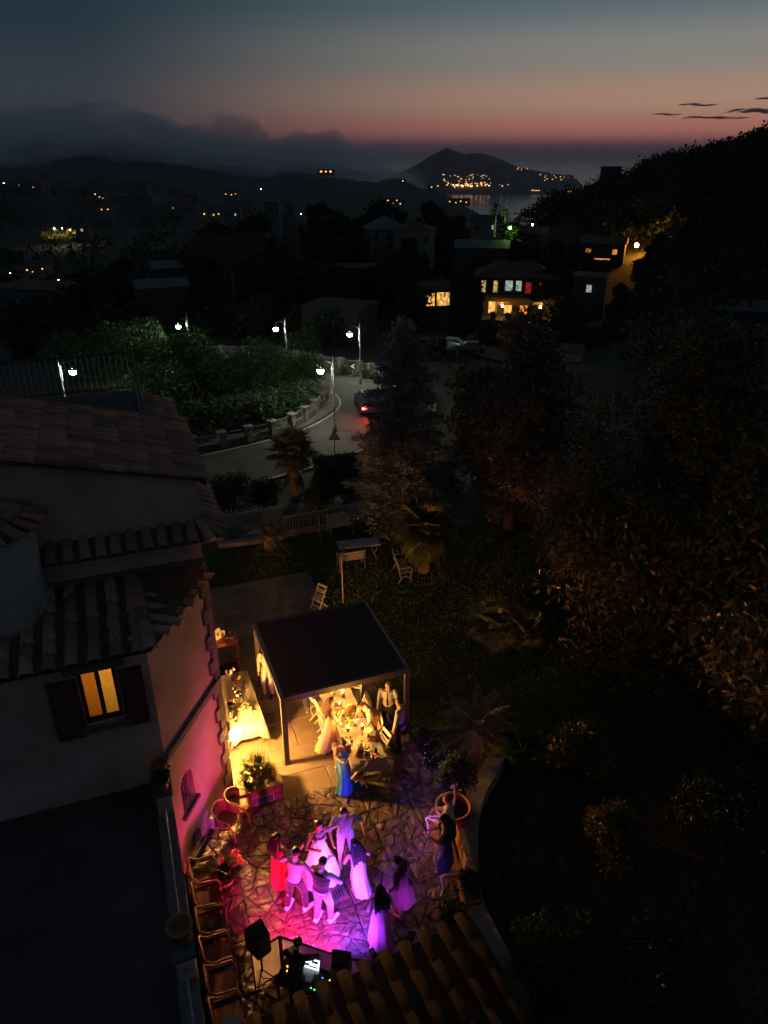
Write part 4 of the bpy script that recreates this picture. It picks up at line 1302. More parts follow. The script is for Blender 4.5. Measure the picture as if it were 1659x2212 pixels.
for k, (u, v, l) in enumerate([(749, 1575, 'white plate left of the bright lamps'), (795, 1578, 'white plate on the right across from the lamps'), (748, 1608, 'white plate near the seated woman'), (727, 1555, 'white plate in front of the woman in lace'), (758, 1528, 'white plate by the orange leather bag')]):
    plate('plate', l, tb(u, v), .12)
m_nap = cloth_mat('pink_napkin', (.60, .22, .20), .85, .1)
m_napg = cloth_mat('orange_leather', (.42, .13, .03), .6, 0, .1)
m_bag = mat('brown_leather', (.12, .04, .015), .45, .2, 10, bump=.3, bscale=40)
def handbag(label, p, rz, m, s=1.0):
    t = thing('handbag', label, 'bag', p, rz)
    q = MB(); V = []; n = 12
    for (z, w, d) in ((0, .13, .06), (.03, .15, .07), (.10, .14, .05), (.16, .11, .022), (.18, .10, .012)):
        for k in range(n):
            a = 6.283 * k / n; V.append((math.copysign(abs(math.cos(a)) ** .6, math.cos(a)) * w * s, math.copysign(abs(math.sin(a)) ** .6, math.sin(a)) * d * s, z * s))
    fs = [(i * n + k, i * n + (k + 1) % n, (i + 1) * n + (k + 1) % n, (i + 1) * n + k) for i in range(4) for k in range(n)]
    fs += [tuple(range(n - 1, -1, -1)), tuple(4 * n + k for k in range(n))]
    q.add(V, fs); q.build('body', m, t, True)
    q = MB(); q.tube([Vector((math.cos(a) * .085 * s, 0, .17 * s + math.sin(a) * .09 * s)) for a in np.linspace(0, math.pi, 9)], .008 * s, 6); q.build('strap', m, t)
    q = MB(); q.box((0, -.05 * s, .13 * s), (.03, .012, .02)); q.build('clasp', m_gold, t)
handbag('big brown leather bag beside the seated woman', tb(776, 1628), YAW + .9, m_bag, 1.15)
handbag('dark brown bag on the right edge of the dinner table', tb(808, 1600), YAW - .5, m_bag, .95)
handbag('orange leather bag near the middle of the dinner table', tb(757, 1535), YAW + .2, m_napg, 1.0)
handbag('small orange bag left of the lemons', tb(742, 1568), YAW + 1.2, m_napg, .8)
m_phone = mat('phone_glass', (.01, .01, .012), .12, .05, 9, spec=.6)
for (u, v, a, l) in [(738, 1563, .4, 'black phone near the left edge by the small orange bag'), (752, 1593, 1.2, 'black phone near the left edge between lamps'), (784, 1645, 1.4, 'black phone at the near end of the dinner table'), (771, 1552, .9, 'black phone right of the lemons')]:
    o = MB().box((0, 0, .005), (.075, .15, .009)).build('phone', m_phone, None, loc=tb(u, v), rot=(0, 0, YAW + a)); tag(o, l, 'phone')
q = MB(); pts = []
for i in range(7):
    for j in range(7):
        x, y = (i / 6 - .5) * .30, (j / 6 - .5) * .30
        pts.append((x, y, .012 + .02 * math.sin(i * 1.7 + j) + (0 if j > 2 else -(2 - j) * .085 - .0)))
fs = [(i * 7 + j, i * 7 + j + 1, i * 7 + 8 + j, i * 7 + 7 + j) for i in range(6) for j in range(6)]
pts = [(x, (y if j_ > 2 else (-.055 - .004 * (2 - j_))) , z) for (x, y, z), j_ in zip(pts, [k % 7 for k in range(49)])]
q.add(pts, fs)
tag(q.build('napkin', m_nap, None, True, loc=hb(3.42, -1.07, TZ + .005), rot=(0, 0, YAW)), 'pink napkin hanging over the near end of the dinner table', 'napkin')
q = MB(); q.lathe([(.03, 0), (.034, .005), (.034, .07), (.03, .07), (.028, .06)], n=14, cap=False)
tag(q.build('candle_jar', m_plate, None, True, loc=tb(795, 1628)), 'white candle jar among the leaves near the table end', 'jar')
# jacket on a chair back, cushion on the near chair
m_suit = cloth_mat('black_wool', (.012, .012, .014), .9, 0)
def jacket(label, p, rz):
    V = []; n = 10; rows = [(.0, .20, .05), (.05, .24, .06), (.22, .23, .075), (.45, .24, .08), (.62, .26, .075)]
    for (z, w, d) in rows:
        for k in range(n * 2):
            a = 6.283 * k / (n * 2); V.append((math.cos(a) * w, math.sin(a) * d + .01 * math.sin(k * 3 + z * 9), -z))
    m2 = n * 2
    fs = [tuple(range(m2))] + [(i * m2 + k, i * m2 + (k + 1) % m2, (i + 1) * m2 + (k + 1) % m2, (i + 1) * m2 + k) for i in range(4) for k in range(m2)]
    q = MB(); q.add(V, fs)
    for s in (-1, 1): q.tube([(s * .2, 0, -.03), (s * .27, .02, -.25), (s * .25, .03, -.55)], [.05, .055, .045], 8)
    o = q.build('jacket', m_suit, None, True, True, loc=p, rot=(0, 0, rz)); return tag(o, label, 'jacket')
pj = at(683, 1545); jacket('black suit jacket hung over a folding chair left of the table', (pj.x - .26, pj.y + .02, .92), YAW + R(90))
pj = at(783, 1560); jacket('dark jacket draped over a chair on the right under the pergola', (pj.x + .2, pj.y + .05, .90), YAW + R(90))
m_flor = mat('floral_cushion', (.45, .32, .22), .9, .5, 14, c2=(.25, .06, .06))
p = at(770, 1703); q = MB(); q.ball((0, 0, 0), (.19, .19, .035), 16, 8)
tag(q.build('cushion', m_flor, None, True, loc=(p.x, p.y, .016 + .455 + .045), rot=(0, 0, YAW)), 'flower patterned cushion on the near folding chair', 'cushion')

# ------------------------------------------------------------------ globe wall lamp on the house corner
GP = at(508, 1586, 1.27)
gl = thing('wall_lamp', 'glowing round white globe lamp on an arm from the house corner', 'lamp', GP)
m_globe = glow('opal_globe', (1.0, .43, .085), 1450.0)
q = MB(); q.ball((0, 0, 0), .135, 24, 14); q.build('globe', m_globe, gl, True)
wallp = hb(.045, -.13, 1.62) 
q = MB(); q.tube([F0 + E2 * .5 + E1 * .045 + UP * 1.08 - GP, (0, 0, -.19), (0, 0, -.13)], .012, 8); q.lathe([(.05, -.16), (.07, -.125)], n=14); q.build('arm', m_brass, gl)

# ------------------------------------------------------------------ planters and pots
m_brick = mat('red_brick', (.26, .09, .06), .8, .3, 8, bump=.4, bscale=30, rnd=.2)
m_coping = mat('planter_coping', (.20, .13, .08), .8, .3, 6, bump=.3, bscale=20)
m_soil = mat('potting_soil', (.03, .022, .014), 1.0, .4, 12, bump=.6, bscale=25)
m_lat = mat('white_lattice', (.5, .48, .5), .6, .1, 9)
PLO = hb(.10, -.84, 0)
pl = thing('brick_planter', 'raised brick planter with lattice grille and a young palm at the house corner', 'planter', PLO, YAW)
Wp, Dp, Hp = 1.06, .86, .48
bm_ = MB().box((0, 0, 0), (.235, .09, .068)).mesh('brick'); bm_.materials.append(m_brick)
for k in range(6):
    z = .04 + k * .076; off = .125 if k % 2 else 0
    x = .0 + off
    nb_ = 4
    for j in range(5):
        xc = .12 + j * .248 - off
        if xc < -.02 or xc > Wp + .02: continue
        if .30 < xc < .80 and 1 <= k <= 3: continue
        link('brick', bm_, None, pl, (min(max(xc, .12), Wp - .12), .045, z))
    for j in range(3):
        link('brick', bm_, None, pl, (Wp - .045, .24 + j * .25 - (off * .5), z), (0, 0, math.pi / 2))
q = MB(); q.box((Wp / 2, .05, Hp / 2 - .01), (Wp - .03, .07, Hp - .04)); q.box((Wp - .05, Dp / 2, Hp / 2 - .01), (.07, Dp - .03, Hp - .04)); q.box((.05, Dp / 2, Hp / 2 - .01), (.07, Dp - .02, Hp - .04)); q.box((Wp / 2, Dp - .05, Hp / 2 - .01), (Wp - .02, .07, Hp - .04)); q.build('core', m_joint, pl)
for (cx, cy_, w, d) in ((Wp / 2, .07, Wp + .04, .17), (Wp / 2, Dp - .07, Wp + .04, .17), (Wp - .07, Dp / 2, .17, Dp - .32), (.07, Dp / 2, .17, Dp - .32)):
    MB().box((cx, cy_, Hp + .02), (w, d, .045)).build('coping', m_coping, pl)
MB().box((Wp / 2, Dp / 2, Hp - .05), (Wp - .2, Dp - .2, .06)).build('soil', m_soil, pl)
q = MB(); q.box((.55, -.004, .19), (.52, .012, .22)); q.build('grille_back', m_black, pl)
q = MB()
for k in range(-6, 12):
    for s in (-1, 1):
        x0 = .29 + k * .055; a = Vector((x0, -.012 - .003 * (s > 0), .08)); b = Vector((x0 + s * .22, -.012 - .003 * (s > 0), .30))
        lo, hi = .29, .81
        def cl(p, q_):
            t0, t1 = 0.0, 1.0; d = q_.x - p.x
            for e, sg in ((lo, 1), (hi, -1)):
                t = (e - p.x) / d
                if (d > 0) == (sg > 0): t0 = max(t0, t)
                else: t1 = min(t1, t)
            return (p.lerp(q_, t0), p.lerp(q_, t1)) if t1 - t0 > .04 else None
        r_ = cl(a, b)
        if r_: q.bar(r_[0], r_[1], .006, .004)
q.box((.55, -.014, .075), (.55, .012, .02)); q.box((.55, -.014, .305), (.55, .012, .02)); q.box((.285, -.014, .19), (.02, .012, .22)); q.box((.815, -.014, .19), (.02, .012, .22))
q.build('lattice', m_lat, pl)
# low planting bed near the side table
p2 = thing('planting_bed', 'low brick edged bed of green plants between side table and buffet', 'planter', hb(.38, 4.25, 0), YAW)
for k, (cx, cy_, w, d) in enumerate(((.35, .05, .8, .1), (.35, .75, .8, .1), (.70, .4, .1, .6))):
    MB().box((cx, cy_, .07), (w, d, .14)).build('edging', m_brick, p2)
MB().box((.32, .4, .05), (.66, .6, .08)).build('soil', m_soil, p2)
# ------------------------------------------------------------------ leaves
def leaves(P, D, size, width=.4, seed=0, droop=0.0, fold=.25):
    """diamond leaves: base at P, pointing along D (unit), each two triangles folded on the midrib"""
    r = np.random.default_rng(seed); n = len(P)
    D = D / np.maximum(np.linalg.norm(D, axis=1, keepdims=True), 1e-6)
    D = D + np.array([0, 0, -droop]); D /= np.maximum(np.linalg.norm(D, axis=1, keepdims=True), 1e-6)
    rv = r.normal(size=(n, 3)); S = np.cross(D, rv); S /= np.maximum(np.linalg.norm(S, axis=1, keepdims=True), 1e-6)
    N = np.cross(S, D)
    sz = (size * r.uniform(.65, 1.25, n))[:, None] if np.isscalar(size) else size[:, None]
    V = np.zeros((n, 4, 3))
    V[:, 0] = P; V[:, 1] = P + D * sz * .5 + S * sz * width * .5 + N * sz * fold * width * .5
    V[:, 2] = P + D * sz; V[:, 3] = P + D * sz * .5 - S * sz * width * .5 + N * sz * fold * width * .5
    b = np.arange(n)[:, None] * 4
    F = np.concatenate([b + np.array([0, 1, 2]), b + np.array([0, 2, 3])])
    return V.reshape(-1, 3), F
def clump_crown(name, clumps, n, size, seed, width=.4, shell=.55, up=.3):
    """leaf crown: leaves spread through the outer part of uneven clumps"""
    r = np.random.default_rng(seed)
    C = np.array([c[:3] for c in clumps]); Rd = np.array([c[3] for c in clumps])
    w = Rd ** 2; k = r.choice(len(C), n, p=w / w.sum())
    d = r.normal(size=(n, 3)); d /= np.linalg.norm(d, axis=1, keepdims=True)
    rad = (shell + (1 - shell) * r.random(n) ** .6) * Rd[k]
    rad *= 1 + .18 * np.sin(d[:, 0] * 7 + k) * np.cos(d[:, 1] * 6 + k * 2)
    P = C[k] + d * rad[:, None] * np.array([1, 1, .85])
    D = d * .6 + r.normal(size=(n, 3)) * .7 + np.array([0, 0, up])
    V, F = leaves(P, D, size, width, seed + 1)
    return np_mesh(name, V, F)
def tree_clumps(h, rad, n, seed, low=.25, crown_shape=1.0, lop=.25):
    r = random.Random(seed); out = []
    for k in range(n):
        q = (k + .5) / n; z = h * (low + (1 - low) * q)
        env = math.sin(min(1, (q * .92 + .10)) * math.pi) ** .7 * rad
        a = r.uniform(0, 6.283); d = env * r.uniform(.25, .95)
        out.append((math.cos(a) * d, math.sin(a) * d, z - .12 * h * r.random(), max(.18 * rad, (rad * .42) * r.uniform(.6, 1.15) * (1.0 if q < .8 else .75))))
    return out
def trunk_mesh(h, r0, seed, nb=6, clumps=None, lean=.05):
    rr = random.Random(seed); q = MB()
    top = Vector((rr.uniform(-lean, lean) * h, rr.uniform(-lean, lean) * h, h * .78))
    pts = [Vector((0, 0, -.15)), Vector((0, 0, h * .15)), top * .5 + Vector((rr.uniform(-.1, .1), rr.uniform(-.1, .1), 0)), top]
    q.tube(pts, [r0 * 1.25, r0, r0 * .65, r0 * .18], 8)
    if clumps:
        for c in rr.sample(clumps, min(nb, len(clumps))):
            c = Vector(c[:3]); b = Vector((0, 0, max(h * .12, min(c.z * .6, h * .6))))
            q.tube([b, b.lerp(c, .55) + Vector((0, 0, .05 * h)), c], [r0 * .45, r0 * .25, r0 * .07], 6)
    return q.mesh('trunk', True)
m_bark = mat('tree_bark', (.075, .055, .04), .9, .35, 6, bump=.6, bscale=18)
m_magn = leaf_mat('magnolia_leaf', (.08, .105, .032), (.19, .125, .038), .32, .12, .4, 1.2)
m_bush = leaf_mat('shrub_leaf', (.03, .075, .02), (.05, .10, .028), .7, .25, .4, 1.5)
m_dkleaf = leaf_mat('dark_evergreen_leaf', (.025, .045, .018), (.04, .06, .025), .5, .15, .4, .6)
m_spruce = leaf_mat('blue_spruce_needle', (.20, .22, .22), (.30, .31, .32), .6, .1, .4, 1.0)
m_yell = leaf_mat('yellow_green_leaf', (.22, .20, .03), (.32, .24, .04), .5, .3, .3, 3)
m_palm = leaf_mat('palm_leaf', (.09, .12, .035), (.14, .15, .055), .42, .2, .3, 2)
m_palmt = mat('palm_trunk_fibre', (.22, .17, .14), .9, .35, 9, bump=.8, bscale=22)
m_hedge = leaf_mat('hedge_leaf', (.04, .07, .02), (.06, .09, .03), .5, .2, .4, 2)
def tree(name, label, loc, crown_me, trunk_me, m, rz=0, sc=1.0, group=None, cat='tree'):
    t = thing(name, label, cat, loc, rz, group)
    if hasattr(sc, '__len__'): t.scale = sc
    else: t.scale = (sc,) * 3
    if crown_me.materials: link('crown', crown_me, None, t)
    else: link('crown', crown_me, m, t)
    if trunk_me is not None: link('trunk', trunk_me, m_bark, t) if not trunk_me.materials else link('trunk', trunk_me, None, t)
    return t
def bush(name, label, loc, rad, h, n, size, seed, m, width=.45, group=None, cat='shrub', up=.3):
    r = random.Random(seed); cl = []
    for k in range(11):
        a = r.uniform(0, 6.283); d = r.uniform(.15, .68) * rad
        cl.append((math.cos(a) * d, math.sin(a) * d, h * r.uniform(.30, .72), rad * r.uniform(.32, .52) * min(1.0, h / rad)))
    me = clump_crown('foliage', cl, n, size, seed, width, .35, up)
    t = thing(name, label, cat, loc, r.uniform(0, 6.28), group)
    link('foliage', me, m, t)
    q = MB()
    for k in range(5):
        c = cl[k]; q.tube([(c[0] * .12, c[1] * .12, -.05), (c[0] * .5, c[1] * .5, c[2] * .5), c[:3]], [.03, .02, .008], 5)
    q.build('stems', m_bark, t)
    return t

# ---- palms: every frond an object of its own
def fan_frond_mesh(L, petiole, n=22, spread=150, seed=0):
    """fan leaf along +x: a stalk and stiff pointed leaflets"""
    r = random.Random(seed); q = MB()
    q.tube([(0, 0, 0), (petiole * .5, 0, .03), (petiole, 0, 0)], [.016, .012, .008], 5)
    for k in range(n):
        a = R(-spread + 2 * spread * k / (n - 1)); l = L * (1 - .28 * abs(a) / math.pi) * r.uniform(.9, 1.05)
        d = Vector((math.cos(a), math.sin(a), 0)); w = .022 + .012 * L; s_ = Vector((-d.y, d.x, 0)) * w
        o = Vector((petiole, 0, 0)); dz = -.10 * l * r.uniform(.5, 2.2)
        q.add([o, o + d * l * .45 + s_ + UP * .01, o + d * l + UP * dz, o + d * l * .45 - s_ + UP * .01, o + d * l * .5 - UP * .018], [(0, 4, 2, 1), (0, 3, 2, 4)])
    return q.mesh('frond')
def pinnate_frond_mesh(L, n=26, lw=.16, arch=.35, w=.011, seed=0):
    """feather leaf along +x, curved down, leaflets to both sides"""
    r = random.Random(seed); q = MB()
    def sp(t): return Vector((L * t * (1 - .12 * t), 0, L * (.28 * t - (arch + .28) * t * t)))
    q.tube([sp(t) for t in (0, .25, .5, .75, 1)], [.014, .011, .008, .006, .003], 5)
    for k in range(n):
        t = .10 + .90 * k / (n - 1); o = sp(t); tg = (sp(min(1, t + .02)) - sp(t - .02)).normalized()
        l = lw * (math.sin(math.pi * min(1, .12 + t * .86)) ** .6) * r.uniform(.9, 1.1)
        for s in (-1, 1):
            d = (tg * .75 + Vector((0, s, .22))).normalized()
            side = d.cross(UP).normalized() * w
            q.add([o, o + d * l * .5 + side, o + d * l, o + d * l * .5 - side], [(0, 1, 2), (0, 2, 3)])
    return q.mesh('frond')
FAN = [fan_frond_mesh(.55, .45, 22, 150, k) for k in range(2)]
FANS = [fan_frond_mesh(.42, .30, 18, 140, k + 5) for k in range(2)]
FEA = [pinnate_frond_mesh(1.0, 30, .20, .42, .012, k) for k in range(2)]
YUC = [MB().add([(0, 0, 0), (.2, .014, .03), (.5, 0, -.05), (.2, -.014, .03)], [(0, 1, 2), (0, 2, 3)]).mesh('leaf')]
for me in FAN + FANS + FEA + YUC: me.materials.append(m_palm)
def palm(name, label, loc, th, tr, meshes, nf, sc, lo=-35, hi=80, seed=0, lean=(0, 0), part='frond', skirt=0, rings=True, cat='palm', taper=.8):
    t = thing(name, label, cat, loc); r = random.Random(seed)
    q = MB(); n = 9; pts = []; rs = []
    for k in range(n + 1):
        u = k / n; pts.append((lean[0] * u * u, lean[1] * u * u, -.1 + (th + .1) * u)); rs.append(tr * (1.15 - (1 - taper) * u) * (1 + (.10 * (k % 2) if rings else 0)))
    q.tube(pts, rs, 12); q.build('trunk', m_palmt, t, False)
    top = Vector((lean[0], lean[1], th))
    for k in range(nf):
        a = k * 2.39996 + r.uniform(-.2, .2); el = R(lo + (hi - lo) * (k + .5) / nf + r.uniform(-7, 7))
        o = link(part, meshes[k % len(meshes)], None, t, top + Vector((math.cos(a), math.sin(a), 0)) * tr * .3 - UP * (.18 * (1 - (k + .5) / nf)))
        o.rotation_mode = 'XYZ'; o.rotation_euler = (r.uniform(-.3, .3), -el, a); s_ = sc * r.uniform(.85, 1.12); o.scale = (s_,) * 3
    for k in range(skirt):
        a = k * 2.4; zz = th * r.uniform(.55, .95)
        o = link(part, meshes[k % len(meshes)], None, t, (lean[0] * .8, lean[1] * .8, zz)); o.rotation_euler = (r.uniform(-.3, .3), R(r.uniform(45, 80)), a); o.scale = (sc * .8,) * 3
    return t
g0 = lambda u, v, z=0.0: Vector((at(u, v, z).x, at(u, v, z).y, z))
# planter palm, house corner
pp_ = hb(.60, -.42, Hp - .03)
palm('fan_palm', 'young bright green fan palm growing in the brick planter', pp_, .30, .05, FANS, 16, .85, -10, 75, 1)
for k, (s, t, n_, l) in enumerate([(.33, -.45, 500, 'low dark green groundcover on the left in the brick planter'), (.80, -.38, 450, 'low dark green groundcover on the right in the brick planter')]):
    bush('groundcover_plant', l, hb(s, t, Hp - .02), .24, .14, n_, .06, 40 + k, m_bush, .5, None, 'plant')
bush('groundcover_plant', 'leafy green plant filling the low brick edged bed', hb(.38 + .3, 4.25 + .0, .1) + E2 * .4, .28, .18, 700, .07, 44, m_bush, .5, None, 'plant')
# garden palms
palm('fan_palm', 'tall fan palm with a shaggy trunk in front of the road', Vector((at(638, 1085, -.6).x, at(638, 1085, -.6).y, -.6)), 2.7, .22, FAN, 34, 1.35, -55, 80, 2, (0, 0), 'frond', 8)
palm('cabbage_palm', 'slender young palm with a leaning thin trunk by the fence', g0(693, 1172), 1.75, .03, YUC, 44, .95, -30, 85, 3, (-.22, .2), 'leaf', 0, False)
palm('cycad', 'dark cycad with stiff feather fronds at the left of the garden fence', g0(583, 1180), .55, .22, FEA, 26, 1.15, -20, 75, 4)
palm('fan_palm', 'large shaggy fan palm at the far edge of the lawn', g0(915, 1232), 1.9, .20, FAN, 40, 1.5, -60, 80, 5, (.05, .1), 'frond', 14)
palm('fan_palm', 'bushy purple lit fan palm in the middle of the lawn', g0(1065, 1375), .55, .16, FAN, 30, 1.1, -35, 80, 6, (0, 0), 'frond', 6)
palm('fan_palm', 'smaller dim fan palm right beside the purple lit palm', g0(1130, 1395), .55, .14, FAN, 24, .95, -35, 80, 7, (0, 0), 'frond', 5)
palm('cycad', 'big cycad with a purple lit scaly trunk at the lawn edge', g0(1026, 1622), .72, .19, FEA, 40, 1.25, -25, 78, 8)
palm('fan_palm', 'low fan palm in the dark right of the curved wall', g0(1130, 1640), .30, .12, FANS, 20, 1.3, -20, 75, 9)

# ---- blue spruce
def spruce_mesh(h, rad, seed, n=26000):
    r = np.random.default_rng(seed); Ps, Ds = [], []
    nb = 120
    for k in range(nb):
        q = (k + .5) / nb; z = h * (.06 + .93 * q); L = rad * (1 - q) ** .62 * r.uniform(.72, 1.1) + .10; a = k * 2.4 + r.uniform(-.3, .3)
        m = max(30, int(n * (L / rad) / (nb * .52)))
        u = r.random(m) ** .7; sag = -.22 * u * L + .10 * (u ** 2) * L
        lat = r.normal(size=m) * (.10 + .16 * L * np.sin(np.pi * np.clip(u * .9 + .1, 0, 1)))
        P = np.column_stack([np.cos(a) * u * L - np.sin(a) * lat, np.sin(a) * u * L + np.cos(a) * lat, z + sag + r.normal(size=m) * .05])
        D = np.column_stack([np.cos(a) + r.normal(size=m) * .7, np.sin(a) + r.normal(size=m) * .7, r.normal(size=m) * .5 + .1])
        Ps.append(P); Ds.append(D)
    V, F = leaves(np.vstack(Ps), np.vstack(Ds), .17, .42, seed)
    return np_mesh('crown', V, F)
q = MB(); q.tube([(0, 0, -.2), (0, 0, 4), (0, 0, 8.4)], [.2, .12, .02], 8); spt = q.mesh('trunk')
sp_me = spruce_mesh(8.9, 2.6, 4, 34000)
tree('blue_spruce', 'tall blue grey spruce at the back of the garden', g0(868, 1132), sp_me, spt, m_spruce)
# ---- magnolias
cl = tree_clumps(8.9, 2.9, 30, 21, .16)
tree('magnolia_tree', 'broad magnolia with a bare trunk behind the lawn', g0(1100, 1142), clump_crown('crown', cl, 26000, .24, 21, .42, .3), trunk_mesh(8.5, .22, 21, 8, cl), m_magn)
cl = tree_clumps(10.0, 4.6, 44, 22, .03)
tree('magnolia_tree', 'huge magnolia with rusty leaves filling the right side', Vector((9.6, 20.5, 0)), clump_crown('crown', cl, 42000, .25, 22, .42, .3), trunk_mesh(9.0, .3, 22, 9, cl), m_magn)
cl = tree_clumps(8.0, 3.6, 30, 23, .05)
tree('magnolia_tree', 'dark magnolia at the right edge nearer than the big one', Vector((12.2, 15.2, -.1)), clump_crown('crown', cl, 20000, .25, 23, .42, .3), trunk_mesh(7.5, .25, 23, 7, cl), m_magn)
cl = tree_clumps(7.5, 3.2, 28, 24, .08)
tree('magnolia_tree', 'dim tree behind the big magnolia on the right', Vector((15.5, 31, -.8)), clump_crown('crown', cl, 16000, .26, 24, .42, .3), trunk_mesh(7, .25, 24, 7, cl), m_dkleaf)
# ---- shrubs in the dark right garden
bush('shrub', 'rounded shrub with warm lit leaves right of the curved wall', g0(1235, 1660), .95, 1.7, 4200, .13, 31, m_magn)
bush('shrub', 'lower round shrub in the dark below the other one', g0(1325, 1850), .78, 1.25, 3200, .12, 32, m_magn)
bush('shrub', 'dark shrub at the bottom right beside the tiled roof', g0(1180, 2090), 1.05, 1.5, 4600, .11, 33, m_bush)
bush('shrub', 'dark shrub in the lower right corner', g0(1420, 2130), 1.0, 1.3, 3000, .12, 34, m_dkleaf)
bush('shrub', 'dark shrub far right between the garden slopes', g0(1560, 1800), 1.2, 1.5, 3200, .13, 35, m_dkleaf)
# left of the garden, beside the house
bush('flowering_shrub', 'yellow flowering shrub against the house corner', hb(.45, 10.6, 0), .42, 1.25, 1500, .09, 36, m_yell)
m_redf = mat('red_flower', (.55, .02, .03), .6, .1, 9)
def flowers_on(parent_label, loc, n, spread, h, m, seed, r=.03, name='flowering_plant', cat='flowers'):
    t = thing(name, parent_label, cat, loc); rr = random.Random(seed)
    q = MB()
    for k in range(n):
        a = rr.uniform(0, 6.28); d = spread * math.sqrt(rr.random()); x, y = math.cos(a) * d, math.sin(a) * d; z = h * rr.uniform(.5, 1.1)
        q.tube([(x * .5, y * .5, 0), (x, y, z)], .005, 4)
        b = MB()
        for j in range(5): b.ball((x + math.cos(j * 1.257) * r * .8, y + math.sin(j * 1.257) * r * .8, z), (r * .7, r * .7, r * .4), 6, 4)
        b.ball((x, y, z + r * .2), r * .4, 6, 4); b.build('flower', m, t, True)
    q.build('stems', m_leafd, t)
    return t
flowers_on('few red flowers at the foot of the yellow shrub', hb(.78, 10.0, 0), 5, .15, .3, m_redf, 1, .045)
# flower border between patio and lawn
def border(name, label, pts, n, h, seed, m=None, size=.07):
    r = np.random.default_rng(seed); P = []; pl = [Vector(p) for p in pts]
    ks = r.integers(0, len(pl) - 1, n); us = r.random(n)
    for k, u in zip(ks, us):
        p = pl[k].lerp(pl[k + 1], u); P.append((p.x + r.normal() * .13, p.y + r.normal() * .13, .01 + abs(r.normal()) * h * .5))
    P = np.array(P); o0 = pl[0]
    D = r.normal(size=(n, 3)) * .7 + np.array([0, 0, .8])
    V, F = leaves(P - np.array(o0[:]), D, size, .5, seed)
    t = thing(name, label, 'plants', o0)
    link('foliage', np_mesh('foliage', V, F), m or m_bush, t)
    return t
border('flower_border', 'strip of small plants with pale blossoms between the patio and lawn', [hb(5.12, .3), hb(5.2, -.8), hb(5.3, -1.8), hb(5.25, -2.6)], 2600, .22, 3)
m_lav = mat('pale_lilac_flower', (.55, .50, .62), .7, .1, 9)
flowers_on('scattered pale blossoms along the patio border', hb(5.22, -1.0, 0), 34, .55, .28, m_lav, 5, .018)
flowers_on('pale blossoms near the big terracotta pot', hb(5.28, -2.2, 0), 22, .42, .35, m_lav, 6, .018)

# ---- hedges and bushes between garden and road
def hedge(name, label, a, b, w, h, n, seed, m=None, size=.12):
    a, b = Vector(a), Vector(b); d = (b - a); L = d.length; d = d / L; s = Vector((-d.y, d.x, 0)); r = np.random.default_rng(seed)
    t = thing(name, label, 'hedge', a)
    q = MB(); q.box((d * L / 2 + UP * h * .45), (L * .98, w * .75, h * .86), math.atan2(d.y, d.x)); q.build('branches', m_bark, t)
    k = r.random(n); f = r.integers(0, 3, n); x = k * L; y = np.where(f == 0, r.uniform(-.5, .5, n) * w, np.where(f == 1, -.5 * w, .5 * w)) + r.normal(size=n) * .05
    z = np.where(f == 0, h + r.normal(size=n) * .07, r.random(n) * h)
    P = np.column_stack([d.x * x + s.x * y, d.y * x + s.y * y, z]); D = r.normal(size=(n, 3)) + np.column_stack([s.x * y * 2, s.y * y * 2, (f == 0) * 1.0])
    V, F = leaves(P, D, size, .55, seed)
    link('foliage', np_mesh('foliage', V, F), m or m_hedge, t)
    return t
def gz(u, v, it=10):
    z = -2.0
    for _ in range(it):
        p = at(u, v, z); z = near_z(p.x, p.y)
    p = at(u, v, z); return Vector((p.x, p.y, z))
hedge('clipped_hedge', 'clipped hedge with a bright top edge beside the road', gz(680, 1070), gz(800, 1058), 1.0, 2.1, 9000, 1)
bush('shrub', 'leafy shrub beside the villa eave in front of the road', gz(500, 1110), 1.5, 2.7, 7000, .14, 51, m_hedge)
bush('shrub', 'dark shrub left of the shaggy fan palm', gz(575, 1105), 1.2, 2.0, 5000, .14, 52, m_hedge)
bush('shrub', 'rounded brownish shrub right of the fan palm', gz(690, 1100), 1.0, 1.7, 4500, .1, 53, m_dkleaf)
bush('clipped_ball_shrub', 'small clipped round shrub behind the garden fence', gz(762, 1098), .55, .9, 2400, .07, 54, m_hedge)
bush('shrub', 'dark evergreen shrub at the foot of the spruce', gz(945, 1085), 1.3, 2.0, 4500, .13, 55, m_dkleaf)
# ---- shrubs inside the road bend, lit green by the lamps
spots = [(300, 800, 3.8, 5.2, 'leftmost green tree inside the road bend, near the lamp on the left'), (390, 830, 3.8, 5.6, 'tall leafy green tree inside the bend above the villa roof edge'), (470, 858, 3.4, 3.6, 'green bushy tree in the middle of the road bend'), (560, 862, 3.4, 4.4, 'broad green bush beside the iron railing of the bend'), (640, 845, 2.6, 4.0, 'green bush nearest the big street lamp'), (520, 822, 3.2, 2.6, 'green bush behind the others in the road bend'), (610, 825, 2.6, 2.4, 'dark green bush before the middle street lamp'), (430, 945, 2.0, 2.6, 'leafy bush behind the first railing panel of the bend'), (500, 930, 2.1, 2.6, 'leafy bush behind the second railing panel'), (560, 918, 2.1, 2.6, 'leafy bush behind the middle railing panels'), (612, 902, 1.9, 2.5, 'leafy bush where the railing starts to curve'), (652, 882, 1.7, 2.4, 'leafy bush at the end of the curved railing'), (345, 880, 3.0, 3.6, 'bushy tree right behind the roof terrace corner'), (445, 905, 1.2, 1.6, 'low bright green shrub behind the roadside railing'), (220, 830, 4.0, 5.4, 'dim green tree left of the terrace railing'), (660, 770, 2.2, 3.4, 'small round tree beside the middle street lamp')]
